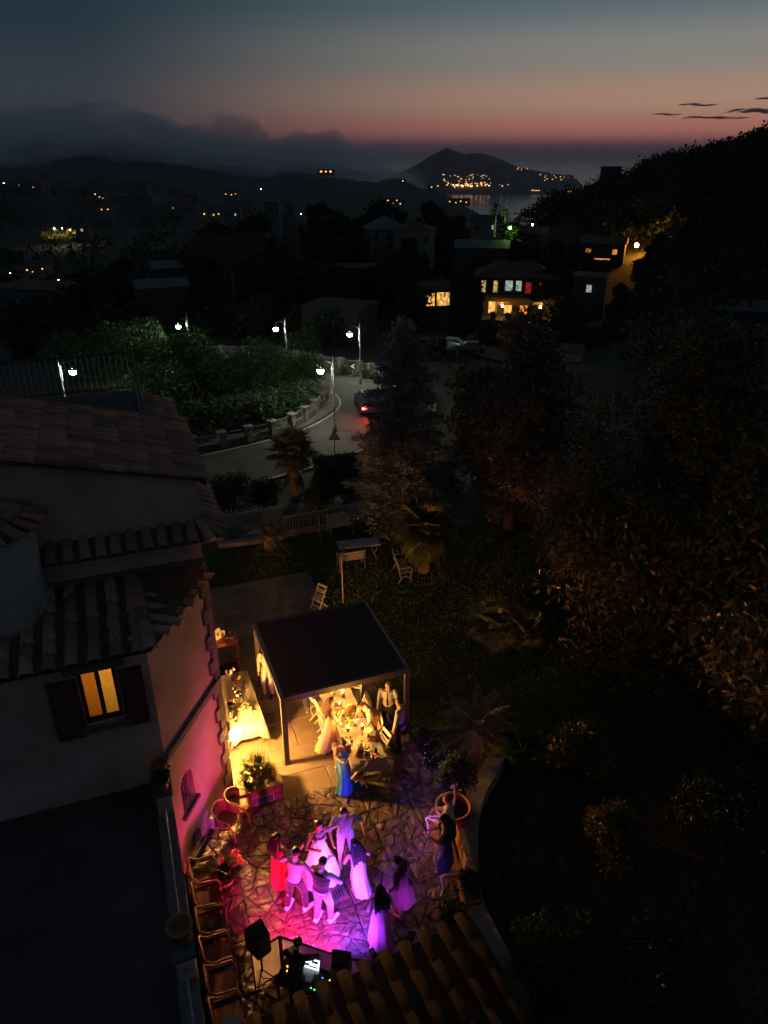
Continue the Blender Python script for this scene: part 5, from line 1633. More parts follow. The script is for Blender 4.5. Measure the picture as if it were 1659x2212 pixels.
for k, (u, v, rad, h, l) in enumerate(spots):
    p = at_road(u, v); bush('green_shrub' if h < 3.4 else 'green_tree', l, (p.x, p.y, road_z(p.y) - .15), rad, h, int(3000 * (rad / 2.4) ** 2), .27, 60 + k, m_bush, .5, 'shrubs inside the road bend', 'tree' if h > 3 else 'shrub')
# vegetable stakes and young plants by the railing
for k, (u, v, l) in enumerate([(425, 950, 'young bright plant tied to canes, left one'), (438, 945, 'young bright plant tied to canes, beside the first'), (520, 935, 'young plant with a tall cane by the railing')]):
    p = at_road(u, v); t = thing('staked_plant', l, 'plant', (p.x, p.y, road_z(p.y) - .1))
    q = MB(); q.bar((0, 0, 0), (.25, .1, 2.3), .03, .03); q.build('cane', m_tblw, t)
    link('foliage', clump_crown('foliage', [(0, 0, .6, .4), (.05, 0, 1.1, .35), (.1, 0, 1.5, .22)], 420, .16, 80 + k, .5, .2), m_bush, t)
# small clipped bushes along the far pavement
for k, (u, v, l) in enumerate([(437, 772, 'clipped low bush beside the far left lamp'), (470, 775, 'clipped low bush along the far railing'), (722, 806, 'round bush at the far kerb, left of the chevron sign'), (745, 808, 'round bush right beside the chevron sign'), (790, 815, 'round bush right of the chevron sign lamp'), (812, 822, 'bush at the far kerb nearest the spruce')]):
    p = at_road(u, v, .12); bush('clipped_bush', l, (p.x, p.y, road_z(p.y) + .1), .75, .75, 1100, .11, 90 + k, m_hedge, .5, None, 'shrub')
# ---- big terracotta pot with a small tree
PT = g0(967, 1796)
pt = thing('terracotta_pot', 'very large terracotta pot holding a small tree at the yard edge', 'pot', (PT.x + .12, PT.y + .1, .04))
m_terra = mat('terracotta', (.34, .15, .08), .8, .25, 6, bump=.3, bscale=20)
q = MB(); q.lathe([(.24, 0), (.27, .02), (.36, .45), (.40, .62), (.43, .62), (.43, .70), (.37, .70), (.35, .55), (0, .54)], n=26, cap=False); q.build('pot', m_terra, pt, True)
q = MB(); q.lathe([(.0, .565), (.36, .56)], n=20, cap=False); q.build('soil', m_soil, pt)
tt = thing('potted_tree', 'small tree with a pale bent trunk growing in the large terracotta pot', 'tree', (PT.x + .12, PT.y + .1, .58))
q = MB(); q.tube([(0, 0, 0), (.03, .05, .45), (-.02, .10, .9), (-.12, .16, 1.15)], [.035, .03, .026, .015], 8); q.tube([(-.02, .10, .9), (.12, .2, 1.15)], [.02, .012], 6); q.build('trunk', mat('pale_bark', (.30, .25, .22), .9, .3, 8), tt, True)
link('crown', clump_crown('crown', [(-.17, .12, 1.10, .25), (.17, .16, 1.10, .24), (0, .25, 1.25, .22), (-.14, .10, .98, .18), (.14, .14, .98, .18), (-.32, .06, .95, .18), (.34, .12, .92, .18), (.35, .06, .72, .13)], 2400, .09, 8, .5, .2), m_bush, tt)
# potted palm with red blooms near the wicker chairs
pb = thing('flower_pot', 'round pink lit pot of spiky leaves and red blooms near the wicker chairs', 'pot', (at(490, 1918).x, at(490, 1918).y, .04))
q = MB(); q.lathe([(.17, 0), (.19, .02), (.24, .32), (.26, .32), (.26, .37), (.22, .37), (.20, .3), (0, .3)], n=22, cap=False); q.build('pot', m_terra, pb, True)
palm('potted_palm', 'spiky potted palm with red blooms beside the wicker chairs', (at(490, 1918).x, at(490, 1918).y, .35), .12, .06, FANS, 18, .72, -15, 75, 12)
bush('potted_plant', 'low dense greenery at the foot of the potted palm', (at(490, 1918).x, at(490, 1918).y, .33), .26, .3, 900, .07, 71, m_bush, .5, None, 'plant')
flowers_on('red round blooms on the right of the potted palm', (at(505, 1905).x, at(505, 1905).y, .36), 8, .22, .42, m_redf, 3, .05)
# ------------------------------------------------------------------ street lamps
m_post = mat('galvanised_post', (.28, .29, .30), .45, .15, 4, metal=.4)
m_head = glow('street_lamp_lens', (.95, 1.0, .84), 190.0)
LAMP_K = 1.0
def street_lamp(label, p, side=-1, h=5.36, rz=0.0, lens=None):
    t = thing('street_lamp', label, 'lamp', p, rz, 'ornate street lamps')
    q = MB(); q.lathe([(.12, -.1), (.12, .35), (.075, .45), (.07, 1.6), (.085, 1.62), (.085, 1.70), (.055, 1.75), (.05, 3.0), (.065, 3.02), (.065, 3.1), (.04, 3.15), (.035, h - .35), (.05, h - .33), (.02, h - .2), (.012, h)], n=12); q.build('pole', m_post, t, True)
    pts = [(side * .05, 0, 3.25), (side * .10, 0, 3.6), (side * .10, 0, 4.35)]
    for k in range(9):
        a = math.pi * k / 8; pts.append((side * (.10 + .38 - .38 * math.cos(a)), 0, 4.5 + .38 * math.sin(a)))
    pts += [(side * .86, 0, 4.36)]
    q = MB(); q.tube(pts, .02, 8); q.bar((0, 0, 3.5), (side * .1, 0, 3.5), .02); q.bar((0, 0, 4.25), (side * .1, 0, 4.25), .02); q.build('arm', m_post, t, True)
    q = MB(); q.lathe([(.03, 4.42), (.05, 4.38), (.10, 4.345), (.24, 4.31), (.25, 4.29)], (side * .86, 0, 0), 18, cap=False); hd = q.build('hood', m_post, t, True)
    q = MB(); q.lathe([(.17, 4.315), (.20, 4.26), (.215, 4.17), (.18, 4.06), (.10, 4.01), (.02, 4.0)], (side * .86, 0, 0), 18); q.build('lens', lens or m_head, t, True)
    return t
pl_ = at_road(724, 931, 0)
street_lamp('big lit street lamp at the roadside bend above the warning sign', (pl_.x, pl_.y, road_z(pl_.y) + .1))
def lamp_top(u, v, h=5.36):
    z = 2.0
    for _ in range(15): p = at(u, v, z); z = road_z(p.y) + .1 + h
    p = at(u, v, z); return (p.x, p.y, z - h)
street_lamp('lit street lamp beside the chevron sign on the far kerb', lamp_top(777, 692))
street_lamp('lit street lamp in the middle, half hidden by a round tree', lamp_top(615, 682))
street_lamp('furthest left lit street lamp beyond the green shrubs', lamp_top(402, 677))
street_lamp('lit street lamp behind the villa roof terrace', lamp_top(122, 766), 1)
street_lamp('street lamp glowing yellow green behind the spruce', lamp_top(884, 738), -1, 5.36, 0, glow('greenish_lamp_lens', (.75, 1.0, .25), 40.0))

# ------------------------------------------------------------------ roadside wall with pillars and iron railings
m_rubble = mat('rubble_wall', (.10, .088, .07), .95, .4, 5, bump=.8, bscale=8)
m_pil = mat('stone_pillar', (.17, .155, .13), .9, .2, 6, bump=.3, bscale=20)
def roadside_wall(label, foots, close=True):
    pts = [at_road(*f, .13) for f in foots]
    t = thing('roadside_wall', label, 'wall', pts[0]); o0 = pts[0]
    pm = MB().box((0, 0, .5), (.42, .42, 1.0)).mesh('pillar'); pm.materials.append(m_pil)
    cm = MB().box((0, 0, 1.05), (.58, .58, .10)).lathe([(.30, 1.10), (.05, 1.17)], n=4).mesh('cap'); cm.materials.append(m_pil)
    for i, p in enumerate(pts):
        b = pts[min(i + 1, len(pts) - 1)] - pts[max(i - 1, 0)]; rz = math.atan2(b.y, b.x)
        o = link('pillar', pm, None, t, p - o0, (0, 0, rz)); link('cap', cm, None, o)
        if i + 1 < len(pts):
            a, b = p - o0, pts[i + 1] - o0
            q = MB(); q.bar(a + UP * .16, b + UP * .16, .28, .36); q.build('low_wall', m_rubble, t)
            q = MB(); q.bar(a + UP * .95, b + UP * .95, .03, .03); q.bar(a + UP * .42, b + UP * .42, .03, .03)
            n = int((b - a).length / .14)
            for k in range(1, n): c = a.lerp(b, k / n); q.bar(c + UP * .42, c + UP * .95, .016, .016)
            r_ = q.build('railing', m_iron, t); r_['kind'] = 'stuff'
    return t
roadside_wall('stone pillared wall with iron railings along the inside of the bend', [(355, 995), (418, 978), (481, 966), (539, 953), (590, 941), (631, 925), (659, 909), (681, 893), (697, 876), (704, 860)])
roadside_wall('far pillared wall beyond the road behind the shrubs', [(395, 768), (437, 767), (480, 768), (530, 770), (580, 772), (640, 780), (690, 790), (737, 797), (775, 804), (800, 810), (830, 818)])
# chevron signs
m_wsign = mat('white_sign_paint', (.75, .75, .72), .5, .03, 9)
m_rsign = mat('red_sign_paint', (.55, .03, .03), .5, .05, 9)
def chevron(label, u, v):
    p = at_road(u, v, .9); t = thing('chevron_sign', label, 'sign', (p.x, p.y, road_z(p.y) + .1))
    q = MB(); q.tube([(0, .03, 0), (0, .03, 1.25)], .03, 6); q.build('post', m_post, t)
    q = MB(); q.box((0, 0, 1.0), (.62, .02, .62)); q.build('board', m_black, t)
    q = MB()
    q.prism([(.16, .24), (-.22, 0), (.16, -.24), (.16, -.08), (-.0, 0), (.16, .08)], (0, -.013, 1.0), Vector((1, 0, 0)), UP, Vector((0, -1, 0)), .004); q.build('chevron_mark', m_wsign, t, False, True)
chevron('chevron sign beyond the bend left of the middle lamp', 537, 768)
chevron('chevron sign beside the far kerb street lamp', 762, 796)
# warning sign
sp = at(722, 943, -1.15); t = thing('warning_sign', 'red bordered triangular bend warning sign beside the hedge', 'sign', (sp.x, sp.y, near_z(sp.x, sp.y)))
zc = -1.15 - near_z(sp.x, sp.y)
q = MB(); q.tube([(0, .03, -.1), (0, .03, zc + .35)], .03, 8); q.build('post', m_post, t)
def tri(r): return [(r * math.sin(R(a)), r * math.cos(R(a))) for a in (0, 120, 240)]
X_, Y_ = Vector((1, 0, 0)), Vector((0, -1, 0))
MB().prism(tri(.44)[::-1], (0, 0, zc), X_, UP, Y_, .012).build('rim', m_rsign, t, False, True)
MB().prism(tri(.31)[::-1], (0, -.012, zc), X_, UP, Y_, .005).build('face', m_wsign, t, False, True)
q = MB(); q.tube([(.05, -.02, zc - .12), (.05, -.02, zc - .02), (.0, -.02, zc + .06), (-.05, -.02, zc + .10)], .018, 6); q.add([(-.03, -.02, zc + .14), (-.10, -.02, zc + .12), (-.06, -.02, zc + .06)], [(0, 1, 2)]); q.build('bend_arrow', m_black, t)

# ------------------------------------------------------------------ cars
m_glassd = mat('car_window', (.02, .022, .025), .12, .05, 9, spec=.6)
m_tyre = mat('tyre_rubber', (.02, .02, .02), .9, .1, 9)
m_rim = mat('alloy_rim', (.35, .35, .36), .35, .1, 9, metal=.7)
m_tail = glow('tail_light', (1.0, .012, .012), 90.0)
m_tailoff = mat('tail_lens', (.25, .01, .01), .3, .05, 9)
m_headl = mat('head_lens', (.6, .6, .6), .2, .05, 9)
def car(label, p, rz, paint, lit=False, L=4.1, W=1.72, H=1.48):
    t = thing('parked_car' if not lit else 'car', label, 'car', p, rz)
    sec = [(-L / 2, .45, .62, .8), (-L / 2 + .12, .32, .92, .92), (-L * .36, .28, .98, 1), (-L * .12, .28, .95, 1), (L * .18, .28, .92, 1), (L * .38, .28, .84, .98), (L / 2 - .1, .30, .74, .9), (L / 2, .42, .62, .8)]
    V, fs = [], []
    for x, z0, z1, w in sec:
        y = W / 2 * w; V += [(x, -y * .94, z0), (x, -y, (z0 + z1) / 2), (x, -y * .93, z1), (x, y * .93, z1), (x, y, (z0 + z1) / 2), (x, y * .94, z0)]
    for i in range(len(sec) - 1):
        for k in range(6): fs.append((i * 6 + k, i * 6 + (k + 1) % 6, (i + 1) * 6 + (k + 1) % 6, (i + 1) * 6 + k))
    fs += [tuple(range(5, -1, -1)), tuple((len(sec) - 1) * 6 + k for k in range(6))]
    q = MB(); q.add(V, fs); q.build('body', paint, t, True, True)
    q = MB(); q.add([(-L * .44, -.72, .93), (-L * .44, .72, .93), (L * .24, .74, .92), (L * .24, -.74, .92), (-L * .30, -.58, H - .02), (-L * .30, .58, H - .02), (L * .06, .60, H - .02), (L * .06, -.60, H - .02)], [(0, 1, 5, 4), (1, 2, 6, 5), (2, 3, 7, 6), (3, 0, 4, 7), (4, 5, 6, 7)]); q.build('windows', m_glassd, t, False, True)
    q = MB(); q.box((-L * .12, 0, H), (L * .36, 1.2, .05)); q.build('roof', paint, t)
    for x in (-L * .31, L * .31):
        for s in (-1, 1):
            c = Vector((x, s * (W / 2 - .09), .31))
            q = MB(); q.tube([c - Vector((0, .1, 0)), c + Vector((0, .1, 0))], .31, 18); w = q.build('wheel', m_tyre, t)
            q = MB(); q.tube([c + Vector((0, s * .095, 0)), c + Vector((0, s * .112, 0))], .19, 14); q.build('rim', m_rim, w)
    for s in (-1, 1):
        MB().box((-L / 2 + .06, s * .62, .78), (.10, .36, .24)).build('tail_light', m_tail if lit else m_tailoff, t)
        MB().box((L / 2 - .08, s * .58, .62), (.12, .34, .13)).build('headlight', m_headl, t)
    return t
p = at_road(796, 884); d_ = at_road(800, 850) - p
car('car with bright red tail lights mostly hidden behind the spruce', (p.x, p.y, road_z(p.y) + .01), math.atan2(d_.y, d_.x) + R(12), mat('dark_car_paint', (.05, .05, .055), .3, .05, 5, spec=.6), True)
p = at(968, 752, -7.6); car('white hatchback parked on the lane beyond the garden', (p.x, p.y, ground_z(p.x, p.y) + .27), R(165), mat('white_car_paint', (.55, .57, .6), .3, .04, 5, spec=.6))
p = at(993, 757, -7.6); car('dark car parked beside the white hatchback', (p.x + 1.0, p.y - .3, ground_z(p.x, p.y) + .27), R(170), mat('black_car_paint', (.02, .02, .024), .3, .05, 5, spec=.6))

# ------------------------------------------------------------------ cable and clothes pole in the garden
a, b = at(370, 872, 3.0), at(705, 866, 1.5)
q = MB(); q.tube([a.lerp(b, k / 10) - UP * .5 * math.sin(math.pi * k / 10) for k in range(11)], .012, 5)
tag(q.build('overhead_cable', m_dark, None), 'thin overhead cable strung past the roadside shrubs', 'cable')
p = g0(741, 1302); q = MB(); q.tube([(0, 0, -.1), (.0, .0, 1.0), (-.02, 0, 1.9)], [.028, .026, .022], 8)
tag(q.build('wooden_pole', mat('pale_pole_wood', (.35, .27, .18), .8, .2, 8), None, True, loc=p), 'thin pale wooden pole standing on the lawn behind the pergola', 'pole')

# ------------------------------------------------------------------ garden fence, benches, garden table
def fence(label, foots, h=.78):
    pts = [g0(*f) for f in foots]; t = thing('garden_fence', label, 'fence', pts[0]); o0 = pts[0]
    bm = MB().box((0, 0, h / 2 + .1), (.014, .014, h)).mesh('bar'); bm.materials.append(m_iron)
    for i in range(len(pts) - 1):
        a, b = pts[i] - o0, pts[i + 1] - o0
        MB().bar(a + UP * .05, b + UP * .05, .18, .16).build('kerb', m_pil, t)
        MB().bar(a + UP * (h + .1), b + UP * (h + .1), .03, .025).build('rail', m_iron, t)
        MB().bar(a + UP * .2, b + UP * .2, .025, .02).build('rail', m_iron, t)
        n = int((b - a).length / .115)
        for k in range(n): link('bar', bm, None, t, a.lerp(b, (k + .5) / n))
    return t
fence('low white barred iron fence at the end of the lawn', [(612, 1158), (700, 1142), (792, 1122)])
q = MB(); pts = [g0(470, 1180), g0(540, 1172), g0(612, 1160)]
k0 = thing('stone_kerb', 'low stone kerb continuing the fence line towards the house', 'kerb', pts[0])
for i in range(2): MB().bar(pts[i] - pts[0] + UP * .05, pts[i + 1] - pts[0] + UP * .05, .3, .2).build('kerb_stone', m_pil, k0)
pts = [g0(795, 1122), g0(830, 1112), g0(870, 1100)]
k0 = thing('stone_kerb', 'low stone kerb right of the fence by the spruce', 'kerb', pts[0])
for i in range(2): MB().bar(pts[i] - pts[0] + UP * .05, pts[i + 1] - pts[0] + UP * .05, .3, .2).build('kerb_stone', m_pil, k0)
m_mars = mat('grey_marble', (.32, .31, .31), .5, .2, 5)
t = thing('garden_table', 'stone topped garden table on scrolled iron legs', 'table', g0(775, 1207), YAW - R(8))
MB().box((0, 0, .70), (1.65, .62, .05)).build('tabletop', m_mars, t)
for s in (-1, 1):
    for y in (-.2, .2):
        q = MB(); q.tube([(s * .6, y, .68), (s * .72, y, .5), (s * .55, y, .3), (s * .66, y, .1), (s * .72, y, 0)], .014, 6); q.build('leg', m_iron, t)
def bench(label, p, rz, L=1.2, wood=False):
    t = thing('garden_bench', label, 'bench', p, rz)
    for k in range(5): MB().box((0, -.16 + k * .085, .43), (L, .065, .025)).build('seat_slat', m_mars if not wood else m_tblw, t)
    for k in range(4): MB().box((0, .24 + k * .015, .52 + k * .09), (L, .02, .065)).build('back_slat', m_mars if not wood else m_tblw, t)
    for s in (-1, 1):
        q = MB(); x = s * L / 2
        q.tube([(x, -.24, 0), (x, -.18, .2), (x, -.22, .42), (x, -.25, .60), (x, -.16, .66), (x, .1, .64), (x, .25, .62), (x, .30, .88)], .018, 6)
        q.tube([(x, .28, 0), (x, .16, .22), (x, .24, .45), (x, .25, .62)], .018, 6); q.tube([(x, -.18, .2), (x, 0, .30), (x, .16, .22)], .014, 6)
        q.build('scroll_arm', m_iron, t)
    return t
bench('pale iron bench seen end on at the edge of the lawn', g0(870, 1243), R(100), 1.1)
bench('scrolled iron bench in front of the garden table', g0(758, 1225), YAW + R(178), 1.0)
bench('ornate iron bench behind the garden table by the fence', g0(735, 1152), YAW + R(5), 1.0)
o = MB().box((0, 0, .01), (.22, .12, .025)).build('stepping_stone', m_pil, None, loc=g0(637, 1220), rot=(0, 0, YAW)); tag(o, 'single pale block lying on the lawn', 'stone')

# ------------------------------------------------------------------ curved garden wall, yard bench, planter boxes on the right
m_cap = mat('wall_cap_stone', (.24, .19, .15), .9, .2, 5, bump=.3, bscale=18)
wp = [at(1092, 1598, .5), at(1060, 1655, .5), at(1028, 1715, .5), at(1016, 1770, .5), at(1012, 1830, .5), at(1014, 1890, .5), at(1024, 1950, .5), at(1042, 1992, .5), at(1080, 2065, .5), at(1130, 2150, .5)]
wp = catmull([Vector((p.x, p.y, 0)) for p in wp], 4)
cw = thing('garden_wall', 'low curved stone capped wall edging the courtyard on the right', 'wall', wp[0])
V, fs, V2_, f2 = [], [], [], []
for i, p in enumerate(wp):
    tg = (wp[min(i + 1, len(wp) - 1)] - wp[max(i - 1, 0)]).normalized(); n = Vector((-tg.y, tg.x, 0)); q0 = p - wp[0]
    for o_, z in ((-.17, -.1), (-.17, .43), (.17, .43), (.17, -.1)): V.append(q0 + n * o_ + UP * z)
    if i:
        for k in range(4): fs.append((4 * i - 4 + k, 4 * i - 4 + (k + 1) % 4, 4 * i + (k + 1) % 4, 4 * i + k))
q = MB(); q.add(V, fs); q.build('masonry', m_white, cw, False, True)
for i in range(0, len(wp) - 1, 3):
    seg = wp[i:i + 4]; V, fs = [], []
    for j, p in enumerate(seg):
        gi = min(i + j, len(wp) - 1); tg = (wp[min(gi + 1, len(wp) - 1)] - wp[max(gi - 1, 0)]).normalized(); n = Vector((-tg.y, tg.x, 0)); q0 = p - wp[0] + tg * (.004 if j == 0 else (-.004 if j == len(seg) - 1 else 0))
        for o_, z in ((-.21, .432), (-.21, .495), (.21, .495), (.21, .432)): V.append(q0 + n * o_ + UP * z)
        if j:
            for k in range(4): fs.append((4 * j - 4 + k, 4 * j - 4 + (k + 1) % 4, 4 * j + (k + 1) % 4, 4 * j + k))
    fs += [(0, 1, 2, 3), tuple(4 * (len(seg) - 1) + k for k in (3, 2, 1, 0))]
    q = MB(); q.add(V, fs); q.build('cap_stone', m_cap, cw, False, True)
m_oak = mat('honey_wood', (.42, .21, .07), .6, .25, 7, bump=.15)
BN = hb(4.12, -3.95, .03)
tb_ = thing('yard_bench', 'long wooden bench with white scrolled ends where two women stand', 'bench', BN, YAW + R(78))
for k in range(4): MB().box((0, -.17 + k * .11, .43), (1.5, .10, .03)).build('seat_slat', m_oak, tb_)
for k in range(3): MB().box((0, -.30 - k * .015, .55 + k * .12), (1.5, .02, .09)).build('back_slat', m_oak, tb_)
for s in (-1, 1):
    q = MB(); x = s * .77
    q.tube([(x, .24, 0), (x, .2, .2), (x, .23, .42), (x, .27, .6), (x, .18, .66), (x, -.1, .63), (x, -.26, .62), (x, -.32, .9)], .022, 8); q.tube([(x, -.3, 0), (x, -.2, .2), (x, -.27, .42), (x, -.26, .6)], .022, 8); q.build('scroll_end', mat('white_iron', (.6, .58, .6), .45, .1, 8), tb_)
def wood_planter(label, s, t, L, W, H, n, seed):
    P = hb(s, t, .03); pb = thing('wooden_planter', label, 'planter', P, YAW + R(78))
    nb_ = int(L / .14)
    for k in range(nb_):
        for y in (-W / 2, W / 2): MB().box((-L / 2 + L * (k + .5) / nb_, y, H / 2), (L / nb_ * .93, .025, H)).build('plank', m_wood, pb)
    for x in (-L / 2, L / 2): MB().box((x, 0, H / 2), (.025, W - .03, H)).build('end_panel', m_wood, pb)
    MB().box((0, 0, H - .08), (L - .05, W - .05, .05)).build('soil', m_soil, pb)
    bush('planter_shrub', 'trailing plant growing out of the ' + label.split(' beside')[0], hb(s, t, H - .04), .34, .4, n, .09, seed, m_bush, .5, None, 'plant')
wood_planter('dark wooden planter box beside the porch eave', 3.62, -5.55, .85, .36, .55, 900, 101)
wood_planter('narrow wooden planter box beside the curved wall', 4.22, -5.0, .8, .3, .5, 500, 102)
bush('climbing_plant', 'leafy climber sprawling beside the porch roof corner', hb(2.7, -6.2, .03), .4, .5, 900, .09, 103, m_bush, .5, None, 'plant')
# ------------------------------------------------------------------ houses and lights beyond the road
m_pale = mat('pale_render', (.16, .158, .155), .9, .15, .4)
m_grey = mat('grey_render', (.06, .06, .063), .9, .15, .4)
m_rooff = mat('far_clay_roof', (.11, .06, .045), .9, .25, .5)
m_roofb = mat('bluish_sheet_roof', (.11, .13, .155), .7, .15, .4)
m_winoff = mat('unlit_window', (.03, .035, .045), .2, .1, 2, spec=.6)
def lit(name, c, k, sc=2.2):
    """lit room behind glass: uneven light with darker curtains and furniture"""
    m = glow(name, c, k); t = m.node_tree; b = t.nodes['Principled BSDF']; tc = t.nodes.new('ShaderNodeTexCoord'); n = t.nodes.new('ShaderNodeTexNoise'); n.inputs['Scale'].default_value = sc; n.inputs['Detail'].default_value = 3
    r = t.nodes.new('ShaderNodeMapRange'); r.inputs['From Min'].default_value = .36; r.inputs['From Max'].default_value = .62; r.inputs['To Min'].default_value = k * .12; r.inputs['To Max'].default_value = k * 1.25
    t.links.new(tc.outputs['Object'], n.inputs[0]); t.links.new(n.outputs[0], r.inputs[0]); t.links.new(r.outputs[0], b.inputs['Emission Strength']); return m
LIT = {'w': lit('lit_window_warm', (1.0, .50, .12), .62), 'y': lit('lit_window_yellow', (1.0, .60, .22), .34), 'r': lit('lit_window_red', (.9, .03, .02), .20), 'c': lit('lit_window_white', (.85, .95, .85), .24, 3.5), 'o': lit('lit_window_orange', (1.0, .30, .04), .6), 'n': m_winoff, 'b': lit('lit_window_bright_orange', (1.0, .38, .07), 2.2, .8)}
def house(label, base, rz, w, d, h, roof='flat', wm=None, rm=None, wins=(), name='house', found=4.0, rh=None):
    t = thing(name, label, 'house', base, rz); wm = wm or m_pale; rm = rm or m_rooff
    MB().box((0, 0, h / 2 - found / 2), (w, d, h + found)).build('wall', wm, t)
    rh = rh if rh is not None else .22 * d
    if roof == 'flat':
        MB().box((0, 0, h + .12), (w + .3, d + .3, .24)).build('roof', rm, t)
    elif roof == 'hip':
        q = MB(); a, b = w / 2 + .4, d / 2 + .4; e = max(0, (w - d) / 2)
        q.add([(-a, -b, h), (a, -b, h), (a, b, h), (-a, b, h), (-e, 0, h + rh), (e, 0, h + rh)], [(0, 1, 5, 4), (1, 2, 5), (2, 3, 4, 5), (3, 0, 4), (3, 2, 1, 0)]); q.build('roof', rm, t)
    else:
        q = MB(); a, b = w / 2 + .3, d / 2 + .3
        q.add([(-a, -b, h), (a, -b, h), (a, b, h), (-a, b, h), (-a, 0, h + rh), (a, 0, h + rh)], [(0, 1, 5, 4), (2, 3, 4, 5), (1, 2, 5), (3, 0, 4), (3, 2, 1, 0)]); q.build('roof', rm, t)
    if roof != 'flat' and w < 20: MB().box((w * .22, d * .12, h + rh * .8), (.5, .5, 1.5)).build('chimney', wm, t)
    for (x, z, ww, hh, k) in wins:
        if k == 'b': ww, hh = ww * .62, hh * .55
        f = MB().box((x, -d / 2 - .03, z), (ww + .16, .08, hh + .16)).build('window', m_quoin if wm is not m_quoin else m_pale, t)
        MB().box((x, -d / 2 - .085, z), (ww, .03, hh)).build('pane', LIT[k], f)
    return t
def hrow(n, w, z, k='n', s=.9, hh=1.2): return [(-w / 2 + w * (i + .5) / n, z, s, hh, (k if isinstance(k, str) else k[i])) for i in range(n)]
def B(u, v, dist): return atr(u, v, dist)
# the lit two-storey house with terrace, awning and stairs
hp = B(1108, 672, 132); HR = R(-8)
hl_ = house('two storey house with lit windows, red curtains and a terrace awning', hp, HR, 13.0, 8.0, 6.2, 'hip', m_grey, m_rooff,
    [(-5.3, 4.7, .7, 1.9, 'y'), (-3.3, 4.7, .7, 1.9, 'y'), (-1.1, 4.9, 1.2, 1.6, 'c'), (.5, 4.9, .9, 1.6, 'c'), (2.1, 4.6, .9, 1.7, 'r'), (4.3, 4.6, .9, 1.7, 'r'), (-3.6, 1.3, 1.3, 1.9, 'w'), (-1.0, 1.3, 1.2, 1.9, 'w'), (1.6, 1.3, 1.2, 1.9, 'o')], 'villa_house', 6, 2.2)
q = MB(); q.box((-2.5, -4.9, 3.35), (7.5, 1.8, .14)); q.build('balcony', m_grey, hl_)
q = MB(); q.box((-2.5, -5.75, 4.25), (7.5, .05, .05)); [q.box((-6.2 + k * .35, -5.75, 3.8), (.03, .03, .9)) for k in range(22)]; q.build('balcony_rail', m_iron, hl_)
q = MB(); q.add([(-3.2, -4.05, 2.95), (4.6, -4.05, 2.95), (4.6, -7.6, 2.35), (-3.2, -7.6, 2.35)], [(0, 1, 2, 3)]); q.build('awning', cloth_mat('ochre_awning', (.35, .24, .12), .8, .35), hl_)
for x in (-3.1, .7, 4.5): MB().box((x, -7.5, 1.15), (.14, .14, 2.4)).build('awning_post', m_dark, hl_)
MB().box((0, -6.2, -.9), (12, 4.4, 1.8)).build('terrace', m_grey, hl_)
for k in range(8): MB().box((4.4 + k * .30, -8.6 - k * .02, -.15 - k * .22), (.32, 1.6, .2)).build('step', m_coping, hl_)
for (x, c) in ((4.2, 'b'), (-2.0, 'w')):
    q = MB(); q.ball((x, -6.6, 2.0), .16, 10, 6); q.build('porch_lamp', glow('porch_bulb', (1.0, .55, .15), 110.0), hl_)
for k, x in enumerate((-3.5, -1.0, 1.4, 3.0)):
    bush('terrace_plant', ['potted plant at the left end of the lit terrace', 'potted plant left of the middle on the lit terrace', 'potted plant right of the middle on the lit terrace', 'potted plant near the porch lamp on the lit terrace'][k], hp + Matrix.Rotation(HR, 3, 'Z') @ Vector((x, -7.9, 0)), .7, 1.3, 350, .3, 110 + k, m_bush, .5, None, 'plant')
hv = B(938, 660, 120)
house('low house with a glowing yellow veranda beside the dark trees', hv, R(8), 5.0, 4.5, 2.8, 'gable', m_grey, m_rooff, [(-1.2, 1.35, 1.5, 1.9, 'w'), (.9, 1.4, 2.0, 2.0, 'w')])
house('small house with one bright white window in the dark on the right', B(1270, 640, 125), R(-15), 5, 5, 3.2, 'flat', m_grey, m_rooff, [(0, 1.6, .8, 1.1, 'c')])
house('white villa with a pyramid roof on the valley rim', B(832, 545, 185), R(12), 9, 8, 5.5, 'hip', m_pale, m_roofb, hrow(3, 9, 3.8) + hrow(3, 9, 1.4), 'house', 6, 2.6)
house('dim house with a dark red roof right of the white villa', B(895, 540, 180), R(-6), 9, 7, 4.6, 'hip', m_pale, m_rooff, hrow(3, 9, 2.6))
house('flat pale house close to the far street lamp', B(735, 712, 92), R(-22), 7.4, 6, 3.0, 'flat', m_grey, m_grey, [(1.6, 1.7, .9, 1.0, 'n'), (-1.8, 1.6, .9, 1.0, 'n')])
house('grey shed with a bluish sheet roof above the lit house', B(1040, 562, 165), R(-10), 11, 6, 2.8, 'gable', m_grey, m_roofb, hrow(2, 10, 1.5))
house('low flat house left of the cypress dark trees', B(772, 612, 150), R(5), 8, 6, 3.2, 'flat', m_grey, m_grey, [(-2, 1.6, 1, 1.2, 'n'), (2.2, 1.7, .7, 1.0, 'w')])
house('small pale house below the silhouetted palm', B(1050, 505, 200), R(-5), 8, 6, 3.2, 'gable', m_pale, m_grey, [(-2.4, 1.7, .9, 1.1, 'n'), (1.6, 1.8, .9, 1.0, 'c')])
house('dim house with an open porch right of the palm', B(1135, 535, 175), R(-12), 9, 6, 3.2, 'gable', m_grey, m_rooff, [(-2.8, 1.6, 1.0, 1.3, 'n'), (0, 1.6, 1.0, 1.3, 'n')])
house('long low roof left of the umbrella pine', B(385, 605, 150), R(25), 9, 5, 2.6, 'gable', m_grey, m_roofb, hrow(2, 8, 1.4))
house('second pale roof below the long low one', B(352, 648, 130), R(22), 8, 5, 2.4, 'gable', m_grey, m_roofb, hrow(2, 8, 1.3))
